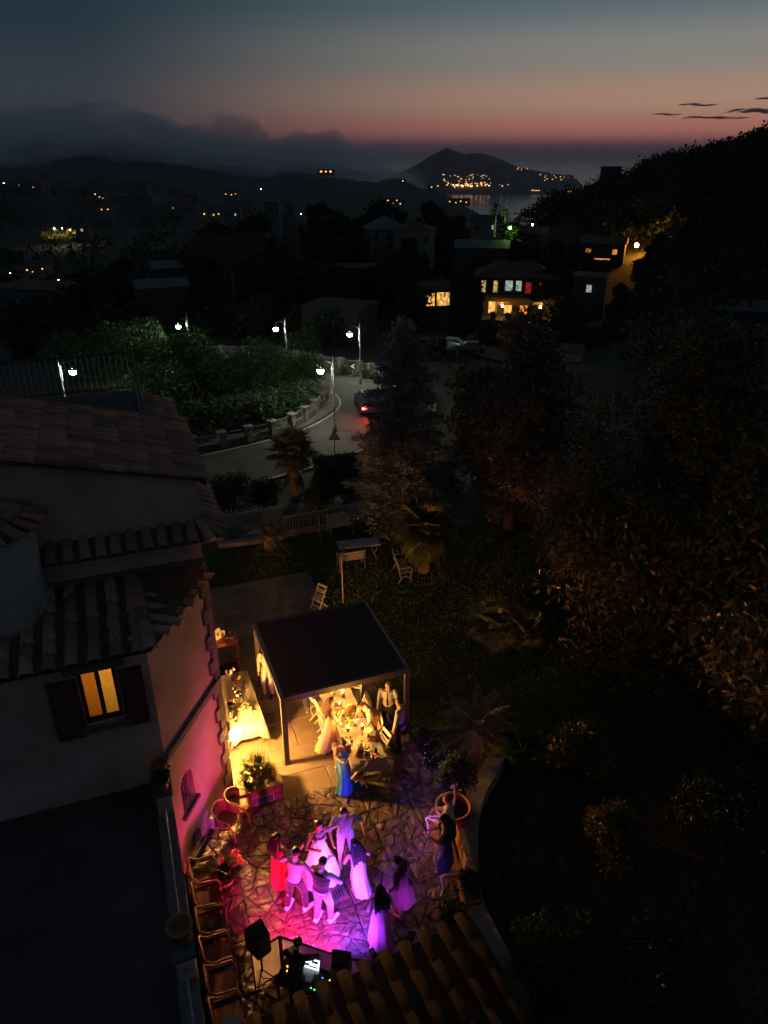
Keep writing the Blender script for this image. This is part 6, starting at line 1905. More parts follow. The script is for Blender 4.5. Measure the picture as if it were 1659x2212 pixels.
house('orange lit house among trees on the right slope', B(1300, 560, 170), R(-20), 9, 6, 3.4, 'gable', m_grey, m_rooff, [(-2.6, 1.9, 1.2, .9, 'o'), (.2, .4, 3.2, .25, 'o'), (2.6, 1.9, .9, 1.0, 'o')])
house('dark flat roofed building at the right edge', B(1620, 722, 95), R(-10), 10, 7, 3.0, 'flat', m_grey, m_grey, [(-3, .5, 4.0, .25, 'w')])
house('square dark building on the ridge skyline', B(1318, 385, 250), R(0), 5, 5, 3.0, 'flat', m_grey, m_grey, [(0, 1.6, .8, 1, 'n')])
house('pale boundary building behind the magnolia', B(1180, 792, 88), R(-14), 8, 4, 2.2, 'flat', m_pale, m_grey, [(0, 1.2, .8, .9, 'n')])
# orange floodlight on the right slope, green lit tree
def garden_light(label, p, m, r=.25):
    t = thing('garden_light', label, 'lamp', p); MB().tube([(0, 0, -1.2), (0, 0, 0)], .05, 6).build('post', m_dark, t); q = MB(); q.ball((0, 0, .15), r, 10, 6); q.build('bulb', m, t, True); return t
m_or = glow('sodium_bulb', (1.0, .36, .04), 260.0)
pf = B(1375, 531, 170); garden_light('orange lamp blazing through trees on the right slope', pf, m_or, .42)
garden_light('second orange lamp below the blazing one', B(1345, 545, 168), m_or, .22)
garden_light('greenish garden lamp lighting a small tree by the palm', B(1102, 494, 168), glow('green_bulb', (.5, 1.0, .15), 160.0), .22)
garden_light('yellow garden lamp lighting a bush at far right', B(1440, 705, 110), glow('yellow_bulb', (.9, .85, .15), 45.0), .18)
garden_light('white lamp on the slope near the palm', B(1150, 487, 185), glow('white_bulb', (1, .97, .9), 60.0), .18)
# ------------------------------------------------------------------ far lights in the valley
def far_lamp(label, u, v, dist, m, h=7.0, r=.55):
    p = B(u, v, dist); t = thing('far_street_lamp', label, 'lamp', (p.x, p.y, p.z - h), 0, 'street lamps across the valley')
    MB().tube([(0, 0, -4), (0, 0, h - .4)], .12, 6).build('pole', m_post, t); q = MB(); q.ball((0, 0, h), (r, r, r * .6), 8, 5); q.build('lantern', m, t); return t
m_fw = glow('far_white_lantern', (1.0, .95, .80), 38.0); m_fy = glow('far_flood_lantern', (1.0, .92, .55), 420.0)
for k, (u, v, d, l) in enumerate([(205, 409, 900, 'bright white street lamp on the left ridge'), (103, 408, 1000, 'white street lamp left of the bright one on the ridge'), (8, 396, 1050, 'white street lamp at the far left edge of the ridge'), (38, 403, 1000, 'small lamp near the left edge of the ridge'), (563, 408, 1500, 'single small lamp below the fog in the middle'), (402, 426, 1100, 'faint lamp right of the ridge houses'), (22, 590, 330, 'white lamp low down at the left edge'), (126, 604, 320, 'faint greenish lamp low at the left'), (650, 462, 700, 'small white lamp behind the tall conifer, left of a pair'), (660, 463, 700, 'small white lamp behind the tall conifer, right of a pair')]):
    far_lamp(l, u, v, d, m_fw, 6, .28 * (d / 700) ** .6 if d > 400 else .16)
for k, (u, v, l) in enumerate([(117, 493, 'left floodlight of the sports ground'), (134, 493, 'second floodlight of the sports ground'), (151, 496, 'third dimmer floodlight of the sports ground'), (166, 495, 'right floodlight of the sports ground')]):
    far_lamp(l, u, v, 560, m_fy, 7, .30 if k != 2 else .14)
def fhouse(label, u, v, d, w, h, wins, rz=0, roof='gable'):
    return house(label, B(u, v, d), rz, w, w * .7, h, roof, m_pale, m_rooff, wins, 'far_house', 6, None)
F_ = fhouse
F_('pale house with lit windows on the left ridge', 217, 432, 850, 12, 9, [(-3, 5.5, 1.6, 1.6, 'b'), (1, 3, 1.6, 1.6, 'b'), (4, 2, 1.4, 1.4, 'b')])
F_('house with two orange windows below the left ridge', 231, 460, 700, 11, 6, [(-2.5, 3, 1.3, 1.3, 'b'), (2.5, 3, 1.3, 1.3, 'b')])
F_('dark block of houses at the left edge of the ridge', 70, 410, 950, 30, 9, [(-9, 5, 1.5, 1.5, 'b'), (6, 3, 1.5, 1.5, 'b')], 0, 'flat')
F_('pale house on the ridge right of the lamps', 300, 414, 1000, 26, 9, [(-6, 4, 1.4, 1.4, 'n'), (6, 4, 1.4, 1.4, 'n')])
F_('long pale flat hall below the ridge', 293, 434, 900, 45, 6, [(-12, 3, 2, 1.4, 'n'), (12, 3, 2, 1.4, 'n')], 0, 'flat')
F_('white arched hall beside the sports ground', 182, 503, 545, 9, 4, [(0, 2, 1.6, 1.6, 'y')], 0, 'hip')
F_('pale houses at the valley end with small lights', 397, 455, 850, 30, 6, [(-8, 3, 1.5, 1.5, 'c'), (9, 3, 1.3, 1.3, 'n')])
F_('two gabled house with warm windows above the grove', 460, 470, 620, 18, 6, [(-5, 3, 1.5, 1.5, 'b'), (2, 2.4, 1.3, 1.3, 'w'), (6, 3, 1.5, 1.5, 'b')])
F_('small house with orange lights below the fog', 500, 424, 1400, 26, 9, [(-8, 4, 3, 3, 'b'), (2, 3, 2.5, 2.5, 'b'), (9, 4, 2.5, 2.5, 'b')])
F_('bright orange lit house on top of the hill in fog', 705, 375, 2850, 60, 14, [(-17, 7, 11, 9, 'b'), (0, 7, 9, 8, 'b'), (16, 7, 11, 9, 'b')], 0, 'flat')
F_('lit hotel block on the hillside below the fog', 851, 444, 2300, 60, 22, [(-18, 15, 5, 5, 'b'), (-4, 8, 5, 5, 'b'), (8, 15, 5, 5, 'b'), (18, 6, 5, 5, 'b')], 0, 'flat')
F_('row of lit windows on the left of the hillside', 768, 443, 2300, 50, 12, [(-18, 6, 5, 4, 'b'), (-4, 6, 4, 4, 'b'), (12, 6, 4, 4, 'b')], 0, 'flat')
F_('cluster of lit houses at the right foot of the hill', 988, 440, 2600, 80, 16, [(-28, 8, 6, 5, 'b'), (-8, 5, 5, 5, 'b'), (8, 9, 6, 5, 'b'), (26, 6, 5, 5, 'b')], 0, 'flat')
F_('single lit house on the hill crest right of the fog', 870, 395, 2800, 24, 12, [(0, 6, 6, 5, 'b')], 0, 'flat')
F_('lit house on the hill shoulder towards the island', 932, 408, 2750, 24, 12, [(0, 6, 6, 5, 'b')], 0, 'flat')
F_('orange lit houses low in the valley at the left', 85, 592, 330, 9, 4, [(-3, 2, .9, .9, 'b'), (-1, 1.3, .7, .7, 'b'), (3, 2.4, .8, .8, 'b')])
F_('dim grey walled house at the left edge of the valley', 85, 640, 240, 22, 3, [(-8, 1.2, .8, .8, 'n'), (4, 1.2, .8, .8, 'n')], R(-14), 'flat')
F_('tall pale houses between the grove trees', 505, 482, 480, 10, 8, [(-2, 5, 1.0, 1.4, 'n'), (2, 5, 1.0, 1.4, 'c')], 0, 'flat')
F_('pale house wall beside the tall conifer', 590, 490, 380, 7, 11, [(0, 8, 1, 1.4, 'n')], 0, 'flat')
# island town: small lit houses, one mass
m_town = glow('island_town_windows', (1.0, .48, .18), 1.7)
q = MB(); rr = random.Random(2)
def isl_at(u, dv):
    """ground point of the island's near slope that shows at (u, v)"""
    fi = float(np.clip((u - 812) / (1258 - 812) * (nu - 1), 0, nu - 1.01)); i = int(fi); ws = []
    for j in range(12):
        p = Vector(isl_V[j, i]).lerp(Vector(isl_V[j, i + 1]), fi - i); f = p.y * CT - (p.z - CAM_Z) * ST; ws.append((1106 - 1580 * (p.y * ST + (p.z - CAM_Z) * CT) / f, p))
    for (v0, p0), (v1, p1) in zip(ws, ws[1:]):
        if v1 <= dv <= v0: return p0.lerp(p1, (v0 - dv) / max(1e-6, v0 - v1))
    return ws[2][1]
for k in range(120):
    if k < 34: u, v = rr.gauss(1012, 30), 403 - abs(rr.gauss(0, 4))
    elif k < 84: u, v = rr.uniform(958, 1062), rr.uniform(377, 400)
    elif k < 100: u, v = rr.uniform(1110, 1170), 362 + rr.gauss(2, 2)
    else: u, v = rr.uniform(1160, 1240), rr.uniform(372, 392)
    p = isl_at(u, v); s = rr.uniform(4, 9) * (1.3 if k < 40 else .8)
    q.box((p.x + rr.uniform(-12, 12), p.y + rr.uniform(-20, 20), p.z + 4), (s, s, s * .8))
o = q.build('town_lights', m_town, None); tag(o, 'scatter of tiny lit houses of the island town', None, None, 'stuff')
q = MB()
for k in range(18):
    p = isl_at(rr.gauss(1005, 24), 403 + rr.uniform(-3, 2)); q.box((p.x, p.y - 10, p.z + 6), (10, 10, 7))
o = q.build('harbour_lights', glow('harbour_lamps', (1.0, .55, .22), 2.2), None); tag(o, 'dense row of harbour lights along the island shore', None, None, 'stuff')
# ------------------------------------------------------------------ trees beyond the road
def unit_crown(seed, n, size, rad=.36, low=.18, nc=26):
    return clump_crown('crown', tree_clumps(1.0, rad, nc, seed, low), n, size, seed, .6, .35)
UC = [unit_crown(201, 5200, .075), unit_crown(202, 5200, .075, .42, .1), unit_crown(203, 4600, .075, .30, .2)]
UT = [trunk_mesh(1.0, .028, 201 + k, 6, tree_clumps(1.0, .36, 26, 201 + k, .18)) for k in range(3)]
for me in UC: me.materials.append(m_dkleaf)
for me in UT: me.materials.append(m_bark)
def far_tree(label, u, vtop, dist, h, k, wide=1.0, group='dark trees beyond the road', name='tree'):
    p = B(u, vtop, dist); gzv = ground_z(p.x, p.y); H = max(h, p.z - gzv) if p.z - gzv < 26 else h
    return tree(name, label, (p.x, p.y, p.z - H), UC[k], UT[k], m_dkleaf, (u * 7 % 6), (H * wide, H * wide, H), group)
ORD = ['first', 'second', 'third', 'fourth', 'fifth', 'sixth', 'seventh', 'eighth', 'ninth', 'tenth', 'eleventh', 'twelfth', 'thirteenth']
def ranked(L, bands, where):
    out = []
    for lo, hi, nm in bands:
        for i, q in enumerate(sorted(q for q in L if lo <= q[2] < hi)): out.append((q, ORD[i] + ' dark tree from the left in the ' + nm + ' of ' + where))
    return out
grove = ([(465, 478, 190, 1.3), (548, 468, 200, 1.1), (505, 500, 170, 1.2), (430, 530, 150, 1.2), (690, 446, 200, 1.2), (720, 470, 180, 1.1), (815, 440, 215, 1.25), (660, 490, 170, 1.1), (760, 490, 175, 1.2), (600, 530, 140, 1.2), (540, 560, 125, 1.2), (660, 560, 125, 1.2), (720, 575, 120, 1.1), (855, 545, 135, 1.0), (470, 610, 110, 1.2), (390, 640, 105, 1.2), (560, 640, 100, 1.2), (640, 660, 95, 1.0), (300, 655, 105, 1.2), (220, 660, 110, 1.2), (130, 655, 110, 1.2), (40, 660, 115, 1.2), (260, 560, 170, 1.1), (180, 590, 160, 1.2), (900, 570, 125, .8), (880, 600, 112, .8), (700, 672, 86, .9), (885, 520, 168, .7), (800, 575, 138, .9)])
for k, ((u, v, d, w), lab) in enumerate(ranked(grove, [(160, 999, 'back row'), (115, 160, 'middle row'), (0, 115, 'front row')], 'the grove beyond the road')): far_tree(lab, u, v, d, 8, k % 3, w)
slope = ([(930, 440, 210, 1.0), (985, 470, 190, 1.0), (1010, 590, 118, .9), (1190, 580, 130, 1.1), (1230, 640, 112, 1.1), (1200, 520, 165, 1.0), (1250, 530, 160, .9), (1000, 640, 110, .9), (1060, 690, 105, .8), (1240, 700, 95, 1.0), (1320, 690, 100, 1.1), (1400, 610, 120, 1.2), (1480, 640, 112, 1.2), (1560, 640, 105, 1.2), (1440, 700, 95, 1.0), (1405, 545, 150, .8), (1430, 500, 165, 1.2), (1500, 480, 160, 1.2), (1600, 500, 150, 1.2), (870, 690, 95, .8), (1345, 615, 120, .8), (945, 735, 80, .8), (1035, 545, 152, .8), (1290, 585, 155, .7), (1140, 525, 166, .8)])
for k, ((u, v, d, w), lab) in enumerate(ranked(slope, [(150, 999, 'back row'), (108, 150, 'middle row'), (0, 108, 'front row')], 'the lit house slope')): far_tree(lab, u, v, d, 7, k % 3, w, 'trees on the slope around the lit house')
far_tree('low green tree lit by the greenish garden lamp', 1104, 488, 170.5, 2.5, 0, 1.2, None)
# tall ragged conifer and umbrella pine
p = B(622, 428, 165); hh = 15; tree('conifer', 'tall ragged conifer sticking up from the dark grove', (p.x, p.y, p.z - hh), spruce_mesh(1.0, .26, 9, 3000) if False else sp_me, None, m_dkleaf, 1.0, (1.15, 1.15, hh / 8.9))
cl = [(math.cos(a) * d, math.sin(a) * d, 8.6 + random.uniform(-.4, .5), 1.5) for a, d in [(k * 2.4, .9 * math.sqrt(k)) for k in range(26)]]
q = MB(); q.tube([(0, 0, -2), (.2, 0, 4), (.1, 0, 6)], [.3, .22, .18], 8)
for k in range(7):
    a = k * .9; q.tube([(.1, 0, 5.5), (math.cos(a) * 2, math.sin(a) * 2, 7.4), (math.cos(a) * 3.6, math.sin(a) * 3.6, 8.5)], [.14, .09, .04], 6)
p = B(492, 525, 108); tree('umbrella_pine', 'flat topped umbrella pine with spreading branches', (p.x, p.y, p.z - 9), clump_crown('crown', cl, 9000, .34, 77, .3, .2), q.mesh('trunk', True), mat('pine_needle_dummy', (.05, .05, .03)) if False else leaf_mat('umbrella_pine_needle', (.06, .05, .03), (.09, .06, .035), .6, .1))
p = B(1072, 440, 170); palm('date_palm', 'tall palm silhouetted against the sea', (p.x, p.y, p.z - 9.5), 8.6, .22, FEA, 34, 2.1, -45, 70, 21)
p = B(1092, 452, 172); palm('date_palm', 'shorter palm right beside the silhouetted tall one', (p.x, p.y, p.z - 6), 5.4, .22, FEA, 24, 1.6, -40, 70, 22)
# ------------------------------------------------------------------ woods that read as one mass
def wood(name, label, spots, nleaf, size, seed, m):
    r = np.random.default_rng(seed); Ps, Ds = [], []
    for (x, y, z, rad) in spots:
        d = r.normal(size=(nleaf, 3)); d[:, 2] = np.abs(d[:, 2]); d /= np.linalg.norm(d, axis=1, keepdims=True)
        lump = 1 + .30 * np.sin(d[:, 0] * 6 + x) * np.cos(d[:, 1] * 5 + y)
        P = np.array([x, y, z]) + d * (rad * lump * r.uniform(.7, 1.05, nleaf))[:, None] * np.array([1, 1, 1.15])
        Ps.append(P); Ds.append(d + r.normal(size=(nleaf, 3)) * .6)
    V, F = leaves(np.vstack(Ps), np.vstack(Ds), size, .65, seed)
    o = link(name, np_mesh(name, V, F), m); tag(o, label, None, None, 'stuff'); return o
rr = random.Random(9); sp = []
for k in range(760):
    u = rr.uniform(960, 2000); r_ = rr.uniform(150, 262) if k < 500 else rr.uniform(75, 160); a = az_of(u); x, y = r_ * math.sin(a), r_ * math.cos(a)
    if (u < 1230 and r_ < 225) or (r_ < 150 and u < 1290): continue
    if 1560 < u < 1700 and r_ < 100: continue
    if 1270 < u < 1410 and r_ < 178: continue
    sp.append((x, y, ground_z(x, y) + .6, rr.uniform(2.0, 4.0) * (1.25 if rr.random() < .15 else 1)))
wood('hillside_wood', 'dense dark wood covering the hillside on the right', sp, 300, .85, 5, m_dkleaf)
sp = []
for k in range(520):
    u = rr.uniform(-500, 960); r_ = math.exp(rr.uniform(math.log(170), math.log(1250))); a = az_of(u); x, y = r_ * math.sin(a), r_ * math.cos(a)
    if 60 < u < 210 and 480 < r_ < 640: continue
    sp.append((x, y, ground_z(x, y) - .5, rr.uniform(2.5, 5.5) * (1 + r_ / 900)))
wood('valley_wood', 'dark scattered woodland over the valley on the left', sp, 90, 2.2, 6, m_dkleaf)
sp = []
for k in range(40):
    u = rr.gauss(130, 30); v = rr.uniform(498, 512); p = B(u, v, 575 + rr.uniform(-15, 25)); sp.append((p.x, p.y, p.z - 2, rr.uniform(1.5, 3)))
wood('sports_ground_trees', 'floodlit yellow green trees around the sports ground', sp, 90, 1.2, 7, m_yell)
# ------------------------------------------------------------------ DJ booth
m_lycra = cloth_mat('white_stretch_cloth', (.62, .60, .60), .8, .4, .05)
bt = thing('dj_booth', 'folding booth screen of white stretch cloth in dark frames', 'screen', hb(0, -5.4, .04), YAW)
def bl(s, t, z=0): return Vector((s, t + 5.4, z))
pan = [(-.46, -5.22), (.13, -5.08), (1.10, -5.86), (1.55, -6.15)]
for i in range(3):
    a, b = bl(*pan[i]), bl(*pan[i + 1]); d = (b - a).normalized()
    q = MB(); q.bar(a + d * .02 + UP * .0, a + d * .02 + UP * 1.10, .03); q.bar(b - d * .02, b - d * .02 + UP * 1.10, .03); q.bar(a + UP * 1.085, b + UP * 1.085, .03); q.bar(a + UP * .03, b + UP * .03, .03); fr = q.build('frame', m_black, bt)
    n = 10; V = []
    for k in range(n + 1):
        p = a.lerp(b, .04 + .92 * k / n); nn = Vector((-d.y, d.x, 0)) * .008 * math.sin(k * 1.9)
        V += [p + UP * .05 + nn, p + UP * .56 + nn * .3, p + UP * 1.07 + nn]
    q = MB(); q.add(V, [(3 * k + j, 3 * k + 3 + j, 3 * k + 4 + j, 3 * k + 1 + j) for k in range(n) for j in range(2)]); q.build('cloth_panel', m_lycra, bt, True)
dt = thing('dj_table', 'black folding table behind the booth screen', 'table', hb(.42, -5.90, .04), YAW - R(38))
MB().box((0, 0, .88), (1.05, .5, .035)).build('tabletop', m_black, dt)
for x in (-.48, .48):
    for y in (-.2, .2): MB().box((x, y, .43), (.03, .03, .86)).build('leg', m_black, dt)
TDJ = .04 + .90
def on_dj(x, y, z=0):
    a = YAW - R(38); c = hb(.42, -5.90, TDJ + z); return c + Vector((math.cos(a) * x - math.sin(a) * y, math.sin(a) * x + math.cos(a) * y, 0))
lp = thing('laptop', 'open laptop with a bright white screen on the booth table', 'laptop', on_dj(.02, .06), YAW - R(38) + math.pi)
MB().box((0, 0, .01), (.34, .24, .018)).build('keyboard', m_rim, lp)
M = Matrix.Rotation(R(22), 3, 'X')
MB().box((0, -.16, .115), (.34, .012, .22), mtx=M).build('lid', m_rim, lp)
m_scr = glow('laptop_screen', (.85, .92, 1.0), 1.6)
sc_ = MB().box((0, -.152, .115), (.31, .006, .19), mtx=M).build('screen', m_scr, lp)
for k, (x, z, w, h, m) in enumerate([(-.07, .16, .13, .05, mat('screen_grey_pane', (.2, .22, .26))), (.08, .09, .10, .05, mat('screen_blue_pane', (.25, .3, .4))), (-.05, .07, .16, .03, mat('screen_dark_pane', (.06, .07, .09)))]):
    MB().box((x, -.149 - (z - .115) * .40 + .004, z), (w, .004, h), mtx=M).build('window_pane', m, sc_)
ct = thing('dj_controller', 'dark mixing controller with coloured pilot lights', 'mixer', on_dj(.34, -.06), YAW - R(38))
MB().box((0, 0, .03), (.42, .30, .055)).build('body', m_black, ct)
for x in (-.12, .12): q = MB(); q.lathe([(.075, .058), (.075, .072), (.02, .076)], (x, .02, 0), 18); q.build('jog_wheel', m_dark, ct)
for k, (x, y, c) in enumerate([(-.17, -.11, (.05, 1, .1)), (-.10, -.12, (.05, 1, .1)), (.02, -.10, (1, .2, .02)), (.10, .12, (1, .35, .03)), (.17, -.08, (1, .03, .02)), (.15, -.12, (.05, .1, 1)), (-.04, .12, (.05, .15, 1)), (.0, -.13, (1, .98, .9))]):
    q = MB(); q.ball((x, y, .062), .010 if k < 7 else .022, 8, 5); q.build('pilot_light', glow('pilot_%d' % k, c, 5.0 if k < 7 else 10.0), ct)
ct2 = thing('effects_unit', 'small black effects box with orange lights left of the laptop', 'mixer', on_dj(-.34, 0), YAW - R(38))
MB().box((0, 0, .04), (.26, .28, .075)).build('body', m_black, ct2)
for k, (x, y) in enumerate([(-.05, .05), (.03, .07), (-.02, -.03)]): q = MB(); q.ball((x, y, .082), .014, 8, 5); q.build('pilot_light', glow('pilot_orange', (1, .28, .02), 6.0), ct2)
def speaker(label, p, rz, h0, s=1.0):
    t = thing('loudspeaker', label, 'speaker', (p[0], p[1], .04), rz)
    V = []
    for z, w, d in ((0, .17, .15), (.08, .19, .18), (.56, .19, .18), (.64, .16, .14)):
        V += [(-w * .75, d, z), (-w, -d, z), (w, -d, z), (w * .75, d, z)]
    fs = [(4 * i + k, 4 * i + (k + 1) % 4, 4 * i + 4 + (k + 1) % 4, 4 * i + 4 + k) for i in range(3) for k in range(4)] + [(3, 2, 1, 0), (12, 13, 14, 15)]
    q = MB(); q.add([(x * s, y * s, h0 + z * s) for x, y, z in V], fs); cb = q.build('cabinet', m_black, t, False, True)
    q = MB(); q.box((0, -.182 * s, h0 + .32 * s), (.34 * s, .008, .46 * s)); q.build('grille', m_dark, cb)
    q = MB(); q.ball((.05 * s, .165 * s, h0 + .36 * s), .014, 8, 5); q.build('pilot_light', glow('pilot_green', (.1, 1, .12), 6.0), cb)
    q = MB(); q.tube([(0, 0, .55), (0, 0, h0 + .02)], .018, 8); q.build('pole', m_black, t)
    for k in range(3):
        a = k * 2.094 + .5; q = MB(); q.tube([(0, 0, .62), (math.cos(a) * .42, math.sin(a) * .42, .0)], .013, 6); q.bar((0, 0, .35), (math.cos(a) * .2, math.sin(a) * .2, .30), .015); q.build('leg', m_black, t)
    return t
p = at(568, 2105, .55); speaker('black loudspeaker on a tripod at the left end of the booth', at(572, 2140, .0), YAW + R(200), 1.18)
speaker('black loudspeaker on a tripod at the right end of the booth', hb(1.0, -6.15), YAW + R(150), .95, .95)
# stage lights at the foot of the booth
def stage_light(label, p, aim, color, power, mname, spot=140, blend=.6):
    t = thing('stage_light', label, 'lamp', p); d = (Vector(aim) - Vector(p)).normalized()
    q = MB(); q.tube([-d * .10, d * .05], .055, 14); q.build('can', m_black, t)
    q = MB(); q.tube([d * .052, d * .058], .045, 14); q.build('lens', glow(mname, color, 14.0), t)
    q = MB(); q.tube([Vector((0, 0, 0)) - Vector((0, 0, 1)) * (p[2] - .06), (0, 0, -.06)], .012, 6); q.build('stand', m_black, t)
    L = bpy.data.lights.new('stage_beam', 'SPOT'); L.energy = power; L.color = color; L.spot_size = R(spot); L.spot_blend = blend; L.shadow_soft_size = .04
    lo = bpy.data.objects.new('stage_beam', L); col.objects.link(lo); lo.parent = t; lo.location = d * .075
    lo.rotation_euler = d.to_track_quat('-Z', 'Y').to_euler()
    return t
SK = 1.25
stage_light('red stage light left of the booth screen', hb(.10, -4.96, .50), hb(1.0, -3.0, .30), (1.0, .015, .12), 200 * SK, 'red_lens', 130, .6)
stage_light('magenta stage light in front of the booth screen', hb(.66, -5.34, .55), hb(1.3, -3.4, .15), (1.0, .04, .50), 190 * SK, 'magenta_lens', 130, .6)
stage_light('pink spot at the right end of the booth screen aimed at the bride', hb(1.74, -5.80, .85), hb(1.42, -3.25, .62), (1.0, .20, .60), 300 * SK, 'pink_lens', 36, .8)
stage_light('blue violet stage light right of the booth screen', hb(1.24, -5.66, .70), hb(2.5, -3.0, .45), (.18, .05, 1.0), 420 * SK, 'violet_lens', 120, .9)
stage_light('added violet fill light tucked unseen below the porch eave', hb(2.56, -5.75, .85), hb(3.9, -1.4, .55), (.34, .07, 1.0), 40 * SK, 'violet_lens', 80, .9)  # added lamp with no known fixture, brightens the chair at the table end

# ------------------------------------------------------------------ wicker chairs
m_wick = mat('cane_wicker', (.24, .13, .055), .6, .3, 18, bump=.5, bscale=60)
def wicker_chair(label, p, rz, group='round backed wicker chairs'):
    t = thing('wicker_chair', label, 'chair', (p[0], p[1], .04), rz, group)
    q = MB(); q.lathe([(.05, .40), (.26, .40), (.275, .42), (.26, .44), (.0, .445)], n=20, sy=.95); q.build('seat', m_wick, t)
    V, fs = [], []; n = 16
    for k in range(n + 1):
        a = R(10 + 340 * k / n) - math.pi / 2; a = R(-200 + 220 * k / n + 0)
        back = math.sin(R(180 * k / n)); r = .27 + .04 * back; zt = .66 + .14 * back
        x, y = math.cos(R(180 + 180 * k / n)) * r, math.sin(R(180 + 180 * k / n)) * r * .98
        V += [(x * .95, y * .95, .43), (x, y, (.43 + zt) / 2), (x * 1.05, y * 1.05, zt)]
    for k in range(n):
        for j in range(2): fs.append((3 * k + j, 3 * k + 3 + j, 3 * k + 4 + j, 3 * k + 1 + j))
    q = MB(); q.add(V, fs); bk = q.build('backrest', m_wick, t, True)
    md = bk.modifiers.new('thickness', 'SOLIDIFY'); md.thickness = .016
    pts = [(V[3 * k + 2]) for k in range(n + 1)]
    pts = [(-.27, .27, 0), (-.285, .24, .35), (-.29, .14, .62)] + pts + [(.29, .14, .62), (.285, .24, .35), (.27, .27, 0)]
    q = MB(); q.tube(pts, .020, 8); q.build('hoop_frame', m_wick, t, True)
    for s in (-1, 1): q = MB(); q.tube([(s * .20, -.20, .41), (s * .23, -.24, 0)], .018, 8); q.build('leg', m_wick, t)
    q = MB(); q.tube([(-.27, .25, .30), (.27, .25, .30)], .012, 6); q.build('stretcher', m_wick, t)
    return t
wc = wicker_chair('round backed wicker chair nearest the brick planter', at(520, 1768), YAW - R(105))
w2 = copy_tree(wc); p = at(494, 1800); w2.location = (p.x, p.y, .04); w2.rotation_euler = (0, 0, YAW - R(118)); w2['label'] = 'round backed wicker chair under the arched window'
def arm_chair(label, p, rz):
    t = thing('armchair', label, 'chair', (p[0], p[1], .04), rz, 'row of cane armchairs along the wall')
    MB().box((0, 0, .40), (.50, .48, .05)).build('seat', mat('dark_cane', (.10, .05, .03), .7, .3, 20, bump=.4, bscale=60), t)
    q = MB(); q.add([(-.25, -.25, .42), (.25, -.25, .42), (.25, -.29, .82), (-.25, -.29, .82), (-.25, -.27, .42), (.25, -.27, .42), (.25, -.31, .82), (-.25, -.31, .82)], [(0, 1, 2, 3), (7, 6, 5, 4), (3, 2, 6, 7), (0, 3, 7, 4), (1, 5, 6, 2)]); q.build('backrest', MATS['dark_cane'], t)
    q = MB(); q.tube([(-.28, .25, 0), (-.285, .25, .5), (-.28, .2, .64), (-.28, -.15, .66), (-.27, -.28, .78), (-.20, -.31, .86), (.20, -.31, .86), (.27, -.28, .78), (.28, -.15, .66), (.28, .2, .64), (.285, .25, .5), (.28, .25, 0)], .02, 8); q.build('arm_frame', m_wick, t, True)
    for s in (-1, 1): q = MB(); q.tube([(s * .24, -.25, .42), (s * .27, -.3, 0)], .018, 8); q.build('leg', m_wick, t)
    q = MB(); q.tube([(-.12, -.30, .82), (-.04, -.285, .66), (0, -.28, .60), (.04, -.285, .66), (.12, -.30, .82)], .009, 6); q.build('back_loop', m_wick, t)
    return t
words = ['first', 'second', 'third', 'fourth', 'fifth', 'sixth']
a0 = None
for k in range(6):
    s, t_ = -1.00, -2.72 - k * .62
    lab = words[k] + ' cane armchair from the arched windows in the row along the wall'
    if a0 is None: a0 = arm_chair(lab, hb(s, t_), YAW - R(90))
    else:
        c = copy_tree(a0); c.location = hb(s, t_, .04); c.rotation_euler = (0, 0, YAW - R(90) + R(random.uniform(-4, 4))); c['label'] = lab
p = hb(-.98, -2.72 - 2 * .62, .04 + .43)
q = MB(); q.lathe([(.05, 0), (.08, .005), (.15, .06), (.17, .11), (.165, .11), (.14, .065), (.07, .015), (0, .012)], n=24, cap=False)
tag(q.build('glass_bowl', m_glass, None, True, loc=p), 'clear glass bowl left on the third cane armchair', 'bowl')
# pots on the terrace piers
for k, (t_, z, r, lab, plant) in enumerate([(-.45, 3.50, .17, 'dark flower pot on the terrace pier against the house', False), (-.86, 3.50, .16, 'flower pot with a trailing plant on the terrace pier', True), (-4.05, 3.50, .2, 'large empty terracotta pot on the near terrace pier', False)]):
    P = N0 + E2 * t_ - E1 * .13 + UP * z
    t = thing('flower_pot', lab, 'pot', P)
    q = MB(); q.lathe([(r * .68, 0), (r * .72, .01), (r * .95, r * 1.5), (r * 1.05, r * 1.5), (r * 1.05, r * 1.75), (r * .9, r * 1.75), (r * .80, r * .9), (0, r * .8)], n=20, cap=False); q.build('pot', m_terra, t, True)
    if plant: bush('trailing_plant', 'trailing plant spilling over the terrace edge', P + UP * r * 1.4, .2, .22, 400, .07, 121, m_bush, .5, None, 'plant')
m_box = mat('white_meter_box', (.55, .54, .55), .6, .05, 9)
o = MB().box((0, 0, .17), (.26, .12, .34)).build('meter_box', m_box, None, loc=N0 + WD * 1.35 + WN * .10 + UP * .04, rot=(0, 0, math.atan2(WD.y, WD.x))); tag(o, 'white utility box at the foot of the pink wall', 'box')
